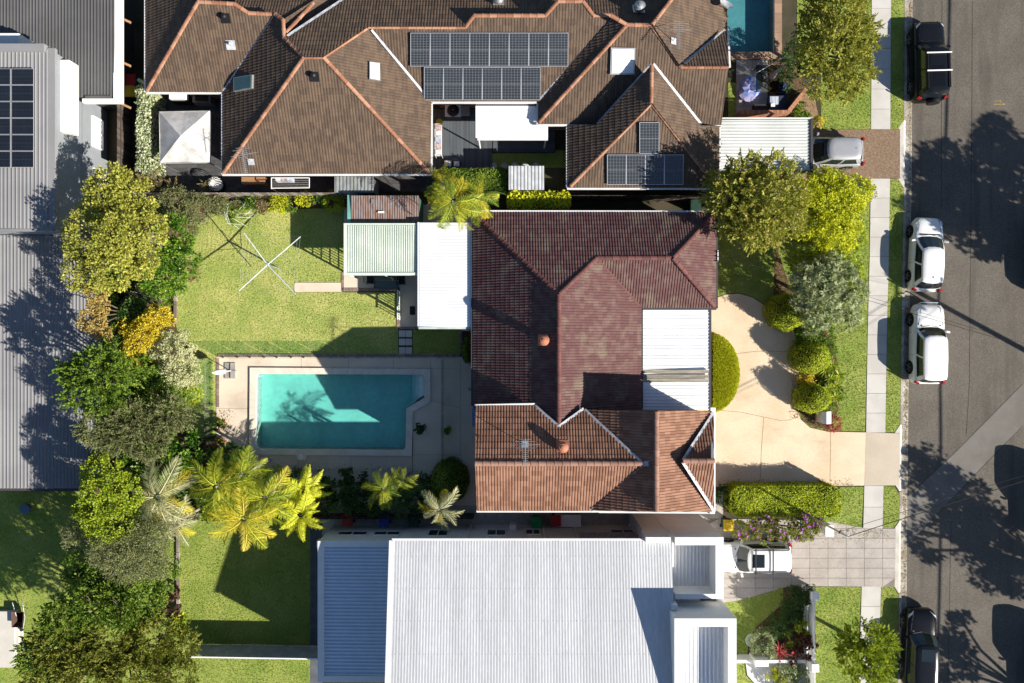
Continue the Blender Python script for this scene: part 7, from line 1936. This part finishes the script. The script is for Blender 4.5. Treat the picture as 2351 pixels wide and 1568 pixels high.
# understorey that closes the belt
for lab, bl, lf in (('dark undergrowth behind the strap leaf plants', [(310, 665, 34, 1.6), (290, 690, 30, 1.8), (340, 650, 24, 1.5), (320, 625, 26, 1.8)], 'dark'), ('green undergrowth along the grey roof, upper clump', [(235, 650, 30, 2.6), (250, 700, 28, 2.6), (262, 745, 26, 2.6), (290, 640, 24, 2.4)], 'midgreen'),
                    ('green undergrowth along the grey roof, middle clump', [(215, 940, 30, 2.6), (245, 955, 28, 2.6), (270, 930, 28, 2.4), (225, 1030, 28, 2.6), (300, 935, 26, 2.2)], 'midgreen'), ('dark undergrowth below the large leaved tree', [(430, 1080, 34, 1.2), (390, 1110, 34, 1.2), (300, 1100, 34, 1.6), (350, 1120, 30, 1.2), (455, 1140, 34, 1.2), (330, 1170, 34, 1.2)], 'dark'),
                    ('green undergrowth left of the cream variegated tree', [(330, 830, 30, 2.0), (350, 850, 26, 1.8), (430, 905, 24, 1.2), (410, 890, 22, 1.4)], 'lime'), ('dark undergrowth beneath the palm cluster', [(500, 1150, 40, 1.2), (560, 1140, 40, 1.3), (620, 1110, 34, 1.2), (650, 1140, 30, 1.1), (540, 1110, 34, 1.3)], 'lime'),
                    ('dark undergrowth beneath the tree ferns and young palms', [(730, 1140, 34, 1.0), (860, 1150, 34, 1.0), (910, 1135, 34, 1.0), (960, 1120, 26, 1.0), (960, 1150, 26, .9), (690, 1100, 24, .9)], 'dark')):
    tree(lab, bl, lf, 'clump', ln=.13, wd=.05, lai=2.4, sub=.26, name='shrub', cat='shrub', trunk_r=.05, rs=1.12)
# ---- along the top fence
net = shrub('netted fruit shrub at the top of the back lawn', 543, 488, 22, .9, 'midgreen', sub=.2)
nb = MB(); c = W(545, 490, 1.0)
for k in range(26):
    a = random.uniform(0, 6.28); e = random.uniform(.2, 1.2); r_ = .78
    p = c + Vector((math.cos(a) * math.cos(e) * r_, math.sin(a) * math.cos(e) * r_, math.sin(e) * .75)); a2 = a + random.uniform(.5, 1.0); q = c + Vector((math.cos(a2) * r_ * 1.05, math.sin(a2) * r_ * 1.05, random.uniform(-.8, .2)))
    nb.tube(p, q, .007, n=4)
nb.build('netting', M_sheetwhite, net)
for X, Y, r, lf, lab in ((600, 470, 18, 'brownish', 'small brownish shrub'), (640, 468, 22, 'yellowlime', 'yellow lime shrub'), (665, 472, 14, 'midgreen', 'small green shrub'), (700, 462, 19, 'yellowlime', 'bright round lime shrub'), (728, 458, 14, 'dark', 'dark green shrub'), (765, 466, 24, 'hedge', 'broad bright green shrub'), (575, 465, 16, 'glossy', 'small glossy shrub')):
    shrub(lab + ' by the top fence above the back lawn', X, Y, r, .8, lf)
rosette('red bromeliad beside the rusty roofed shed', 788, 471, .5, 17, 'red', n=22, wd=.09)
palm('left palm rising above the green pergola', 1040, 462, 5.0, 68, 'palm', 23, old='palmyellow', foot=(1055, 480))
palm('right palm leaning over the maroon roof corner', 1098, 452, 4.4, 56, 'palm', 20, old='palmyellow', foot=(1095, 470))
palm('small palm beside the upper clipped hedge', 1015, 420, 3.4, 40, 'palmyellow', 15, foot=(1020, 440))
hbox('bright lime hedge above the maroon roof', 1168, 440, 1308, 478, 1.9, 'yellowlime', ln=.14, wd=.06, dens=420)
hbox('square clipped green hedge beside the dark deck', 1000, 386, 1170, 432, 1.5, 'midgreen', ln=.08, wd=.035)
hbox('pale ivy covered fence hedge beside the gazebo', 312, 196, 344, 400, 1.9, 'ivy', ln=.12, wd=.06, dens=430)
shrub('dark ivy spilling behind the gazebo', [(352, 260, 12, .8), (355, 330, 14, .8), (350, 390, 16, .8)], None, None, None, 'dark')
dome('dark oval bush against the maroon house wall', 1073, 803, 14, 30, 1.4, 'midgreen')
shrub('small dark fern at the corner of the house', 1086, 888, 9, .5, 'midgreen', 'rosette', ln=.2, wd=.02)
tree('feathery golden shrub at the top left terrace corner', [(345, 415, 26, 1.6), (395, 432, 18, 1.2), (470, 432, 14, .9)], 'brownish', 'spray', ln=.1, wd=.02, lai=1.8, sub=.25, name='shrub', cat='shrub', trunk_r=.05)
# ---- below the pool
palm('silvery palm at the lower left corner of the lot', 362, 1140, 5.2, 78, 'palmgrey', 20, old='palmyellow')
palm('leftmost golden green palm in the pool corner cluster', 498, 1118, 5.0, 72, 'palm', 23, old='palmyellow')
palm('uppermost golden green palm in the pool corner cluster', 556, 1088, 4.6, 60, 'palm', 20)
palm('rightmost golden green palm in the pool corner cluster', 608, 1142, 4.8, 68, 'palm', 23, old='palmyellow')
palm('lowest golden palm in the pool corner cluster', 560, 1190, 5.0, 72, 'palmyellow', 23)
palm('palm with drooping grey fronds below the silvery one', 398, 1200, 4.8, 62, 'palmgrey', 18, old='palmyellow')
palm('upper yellow green tree fern beside the palms', 700, 1128, 3.0, 58, 'fern', 16, kind='fern', cat='tree fern', name='tree_fern', lo=-.1, hi=.4)
palm('lower yellow green tree fern over the side fence', 690, 1182, 3.2, 62, 'fern', 16, kind='fern', cat='tree fern', name='tree_fern', lo=-.1, hi=.4)
tree('dark hibiscus bush with pink flowers below the pool', [(780, 1115, 36, 1.5), (815, 1105, 28, 1.4), (790, 1150, 36, 1.4), (835, 1140, 30, 1.3), (745, 1105, 22, 1.2)], 'dark', 'clump', ln=.13, wd=.06, lai=2.8, sub=.24, name='shrub', cat='shrub', trunk_r=.05, extra=('pink', 9, .09, .05))
palm('young arching palm right of the hibiscus bush', 880, 1122, 3.6, 46, 'palm', 15, lo=-.1, hi=.6)
palm('low dark palm under the arching palm', 925, 1150, 2.0, 48, 'dark', 16, lo=0, hi=.5)
palm('second young palm with upright fronds', 920, 1108, 3.2, 38, 'palm', 14)
palm('thin grey palm hanging over the side passage', 1008, 1170, 5.2, 52, 'palmgrey', 14, old='palmyellow')
dome('big dark clipped bush at the corner of the brown wing', 1030, 1108, 45, 50, 2.3, 'midgreen', dens=700)
for pt_, lf, fl_ in ((POT1, 'dark', None), (POT2, 'midgreen', None), (POT3, 'midgreen', 'redflower'), (POT4, 'midgreen', 'redflower')):
    o = pt_; l0 = ORG[o.name]; big = .34 if pt_ is not POT2 else .15
    B = [((l0.x, l0.y, .55 if big > .2 else .35), big, big, big * .6)]
    V, va = blob_leaves(B, 'rosette' if pt_ is POT1 else 'clump', .12, .04, 2.6, .1); quadmesh('foliage', LM[lf], V, va, o)
    if fl_:
        pk = rng.integers(0, len(V), 14); V2 = quads(np.repeat(V[pk, 2], 4, 0), unit(rng.normal(size=(56, 3)) + [0, 0, .5]), unit(np.tile([0, 0, 1.], (56, 1)) + rng.normal(size=(56, 3)) * .3), np.full(56, .06), np.full(56, .03)); quadmesh('flowers', LM[fl_], V2, rng.random(56), o)['kind'] = 'stuff'
# ---- front garden
tree('big shaggy tree between the solar roof and the front lawn', [(1700, 440, 56, 5.2), (1775, 455, 62, 5.4), (1740, 510, 56, 4.8), (1655, 455, 32, 4.8), (1780, 395, 36, 5.0), (1715, 395, 36, 5.2), (1815, 510, 28, 4.6), (1765, 545, 26, 4.2), (1690, 500, 38, 4.6), (1650, 420, 26, 4.4)], 'sunolive', 'spray', ln=.13, wd=.034, lai=2.8, sub=.36, extra=('peach', 160, .1, .035), rs=1.2)
tree('bright lime tree behind the footpath', [(1965, 440, 30, 3.2), (1840, 470, 34, 3.2), (1920, 545, 34, 3.0), (1870, 455, 44, 3.6), (1930, 465, 42, 3.4), (1895, 520, 44, 3.4), (1850, 510, 32, 3.2), (1945, 510, 28, 3.0), (1900, 425, 30, 3.2)], 'yellowlime', 'clump', ln=.12, wd=.042, lai=2.5, sub=.28, rs=1.2)
tree('low yellow green shrub tree under the lime tree', [(1885, 560, 30, 2.0), (1965, 545, 22, 1.8), (1955, 650, 24, 1.5), (1850, 580, 34, 2.0), (1900, 590, 36, 2.0), (1940, 580, 26, 1.8), (1850, 620, 26, 1.6), (1950, 620, 24, 1.6)], 'lime', 'rosette', ln=.24, wd=.02, lai=2.0, sub=.3, trunk_r=.07, rs=1.2)
tree('silver green narrow leaved tree on the front lawn', [(1960, 670, 28, 2.9), (1945, 730, 26, 2.6), (1870, 740, 26, 2.6), (1880, 655, 46, 3.4), (1930, 650, 40, 3.2), (1850, 640, 32, 3.2), (1890, 700, 42, 3.1), (1930, 700, 34, 2.9), (1840, 680, 26, 3.0), (1905, 615, 32, 3.2)], 'silver', 'rosette', ln=.26, wd=.026, lai=2.0, sub=.34, rs=1.2)
dome('large clipped ball bush beside the curved driveway', 1814, 716, 46, 42, 1.7, 'hedge', z0=.45, name='clipped_bush')
shrub('loose dark green shrub between two clipped balls', [(1850, 752, 22, 1.0), (1890, 765, 22, .9), (1900, 805, 20, .9), (1860, 770, 26, .9), (1882, 790, 20, .8), (1840, 775, 16, .8)], None, None, None, 'midgreen')
dome('clipped ball bush in the middle of the front bed', 1868, 820, 43, 38, 1.6, 'hedge', z0=.5)
shrub('small golden shrub between two clipped balls', 1854, 866, 17, .8, 'golden')
dome('clipped ball bush nearest the letterbox', 1872, 916, 38, 33, 1.5, 'hedge', z0=.5)
shrub('small green bush left of the letterbox ball bush', 1842, 900, 14, .8, 'hedge')
for i, (X, Y) in enumerate(((1893, 850), (1910, 838), (1905, 868), (1918, 885), (1900, 892), (1918, 912), (1925, 860))): rosette(('spiky green plant in the front bed, highest but one', 'uppermost spiky green plant in the front bed', 'spiky green plant in the front bed beside the golden shrub', 'spiky green plant on the lawn side of the front bed', 'spiky green plant between the ball bush and the lawn', 'lowest spiky green plant in the front bed', 'rightmost spiky green plant in the front bed')[i], X, Y, .8, 20, 'lime', n=26, wd=.05, group='spiky plants in the front bed')
shrub('spreading dark groundcover under the spiky front plants', [(1905, 870, 26, .35), (1912, 905, 24, .35), (1900, 930, 18, .3)], None, None, None, 'midgreen', fl=.5)
shrub('feathery crimson shrub beside the white letterbox', 1912, 974, 20, .5, 'red', 'rosette', ln=.2, wd=.012, lai=1.6)
sdm = MB()
semi = thing('clipped_bush', 'half round clipped groundcover hedge beside the carport', 'shrub', G(1640, 855, 0))
n = 30000; ux = rng.random(n); uy = rng.uniform(-1, 1, n); rr = np.sqrt(rng.random(n)); an = rng.uniform(-np.pi / 2, np.pi / 2, n)
X_ = 1632 + np.cos(an) * rr * 64; Y_ = 856 + np.sin(an) * rr * 90
zz = .5 * np.sqrt(np.clip(1 - rr ** 5, 0, 1)) + .02
pos = np.stack([(X_ - CX) / PXM, (CY - Y_) / PXM, zz], 1)
quadmesh('foliage', LM['yellowlime'], quads(pos, unit(rng.normal(size=(n, 3)) + [0, 0, .4]), unit(rng.normal(size=(n, 3)) * .6 + [0, 0, .9]), rng.uniform(.05, .11, n), rng.uniform(.02, .035, n)), np.clip(rng.random(n) * .8 + .1, 0, 1), semi)
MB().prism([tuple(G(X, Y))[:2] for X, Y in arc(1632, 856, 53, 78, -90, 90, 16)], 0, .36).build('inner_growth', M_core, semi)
hbox('long clipped lime hedge beside the driveway with a pole shadow', 1679, 1117, 1931, 1187, 1.45, 'hedge', rd=.35)
shrub('dark shrub between the long hedge and the brown wing', 1662, 1138, 20, .7, 'dark')
tree('purple flowering shrub row between two driveways', [(1712, 1212, 26, 1.7), (1755, 1215, 28, 1.7), (1800, 1212, 28, 1.7), (1845, 1212, 28, 1.7), (1872, 1208, 18, 1.6)], 'olive', 'clump', ln=.1, wd=.04, lai=2.8, sub=.22, name='shrub', cat='shrub', trunk_r=.05, extra=('purple', 110, .08, .04))
# ---- street trees and the neighbours' front gardens
tree('feathery street tree at the top beside the footpath', [(1915, 40, 62, 4.4), (1905, 120, 66, 4.6), (1965, 90, 46, 4.2), (1955, 160, 46, 4.2), (1885, 180, 42, 4.0), (1935, 200, 32, 3.6), (1870, 60, 40, 4.2), (1925, -20, 60, 4.4), (1860, 120, 30, 3.8)], 'sunolive', 'spray', ln=.13, wd=.036, lai=2.9, sub=.36, rs=1.15)
tree('lime green street tree beside the bottom black car', [(1985, 1465, 40, 3.2), (2020, 1480, 34, 3.2), (1965, 1510, 38, 3.0), (2010, 1525, 36, 3.0), (1950, 1475, 26, 2.8), (1985, 1550, 30, 2.8)], 'lime', 'spray', ln=.12, wd=.038, lai=3.2, sub=.32, rs=1.15)
shrub('green groundcover on the bark bed', [(1835, 255, 20, .4), (1850, 280, 22, .4), (1815, 285, 14, .35)], None, None, None, 'midgreen')
shrub('small yellow shrub at the corner of the pale carport', 1880, 284, 14, .5, 'golden')
shrub('dark shrubs below the small upper pool', [(1800, 150, 22, .9), (1815, 115, 18, .8), (1810, 185, 18, .8)], None, None, None, 'dark')
shrub('green shrub beside the pebble driveway', [(1870, 405, 20, 1.0), (1905, 405, 18, .9), (1935, 410, 14, .8)], None, None, None, 'lime')
tree('dark green dense shrub behind the white front fence', [(1825, 1375, 30, .9), (1845, 1360, 22, .9), (1815, 1405, 26, .8), (1790, 1425, 22, .7), (1775, 1445, 20, .6)], 'dark', 'clump', ln=.08, wd=.032, lai=2.8, sub=.2, name='shrub', cat='shrub', trunk_r=.04)
shrub('silver grey shrub beside the low white wall', [(1752, 1470, 24, .6), (1762, 1490, 20, .6), (1740, 1488, 16, .5)], None, None, None, 'silver')
rosette('red spiky cordyline beside the low white wall', 1788, 1493, .7, 26, 'red', n=30, wd=.045)
rosette('bright green agave rosette in the white house garden', 1800, 1448, .5, 22, 'midgreen', n=24, wd=.1)
rosette('dark brown grass tuft near the white front fence', 1822, 1415, .6, 22, 'darkred', n=28, wd=.03)
shrub('yellow green leafy shrub near the white front fence', [(1830, 1438, 20, .8), (1812, 1482, 15, .6)], None, None, None, 'lime', ln=.18, wd=.07)
shrub('dark red leaved shrub in the fence corner', [(1845, 1485, 28, .8), (1830, 1500, 20, .7), (1850, 1465, 16, .8)], None, None, None, 'darkred', ln=.18, wd=.07, extra=('redflower', 5, .1, .05))
shrub('lime cushion shrubs on the white gravel', [(1772, 1545, 14, .5), (1790, 1560, 14, .5)], None, None, None, 'yellowlime')
shrub('pale green mound on the white gravel', [(1810, 1535, 26, .5), (1840, 1555, 22, .5), (1800, 1575, 24, .5)], None, None, None, 'silver')
# trees across the street whose shade falls on the road
def far_tree(label, shade, z, leaf='midgreen'):
    k = z / math.tan(R(SUN_EL)) * PXM
    dx, dy = math.sin(R(SUN_AZ)) * k, -math.cos(R(SUN_AZ)) * k
    bl = []
    for X, Y, r in shade:
        gxx, gyy = X + dx, Y + dy; s = CAM_H / (CAM_H - z)
        bl.append((CX + (gxx - CX) * s, CY + (gyy - CY) * s, r * s, z))
    return tree(label, bl, leaf, 'clump', ln=.26, wd=.1, lai=3.4, sub=.45, trunk_r=.2)
far_tree('large spreading tree across the street, uppermost of the three', [(2170, 420, 56), (2230, 400, 62), (2290, 440, 66), (2200, 500, 62), (2260, 520, 66), (2330, 520, 66), (2350, 560, 50), (2130, 470, 40), (2190, 370, 34)], 6.4)
far_tree('tall tree across the street at the top right', [(2310, 320, 38), (2340, 360, 46), (2290, 300, 22), (2370, 400, 50)], 8.2)
far_tree('open branched tree across the street in the middle', [(2165, 1075, 30), (2120, 1110, 26), (2180, 1120, 34), (2240, 1160, 44), (2190, 1190, 40), (2260, 1230, 50), (2320, 1250, 50), (2130, 1230, 22), (2150, 1270, 20), (2290, 1310, 44), (2350, 1330, 50), (2110, 1060, 14)], 6.0)
far_tree('smaller tree across the street, lowest of the three', [(2215, 1480, 22), (2190, 1510, 30), (2240, 1520, 34), (2230, 1440, 20), (2200, 1560, 30)], 5.5)

# ---- fallen leaves in the gutter, on the driveway edges and along the deck
litter = []
for _ in range(2600):
    Y = random.uniform(-20, 1590); X = gx(Y) - abs(random.gauss(0, 5)) - 1.5
    litter.append((X, Y, -.12 if X > gx(Y) - 14.5 else .02))
for _ in range(500): a = random.random(); litter.append((1832 - abs(random.gauss(0, 9)), 770 + a * 190, .034))
for _ in range(500): litter.append((random.uniform(1650, 1960), 1114 - abs(random.gauss(0, 7)), .036))
for _ in range(500): litter.append((random.uniform(505, 960), 1084 - abs(random.gauss(0, 10)), .03))
for _ in range(350): litter.append((504 + abs(random.gauss(0, 14)), random.uniform(940, 1080), .03))
for _ in range(500): litter.append((random.uniform(1670, 2040), 1216 + abs(random.gauss(0, 12)), .04))
P_ = np.array([tuple(G(*q)) for q in litter]); k = len(P_)
an = rng.uniform(0, 6.28, k); ax = np.stack([np.cos(an), np.sin(an), rng.uniform(0, .3, k)], 1)
o = quadmesh('fallen_leaves', LM['brownish'], quads(P_, unit(ax), np.tile([0, 0, 1.], (k, 1)), rng.uniform(.04, .09, k), rng.uniform(.012, .025, k)), rng.random(k))
tag(o, 'dry brown leaves littering the gutter and paving edges', 'leaves', kind='stuff')
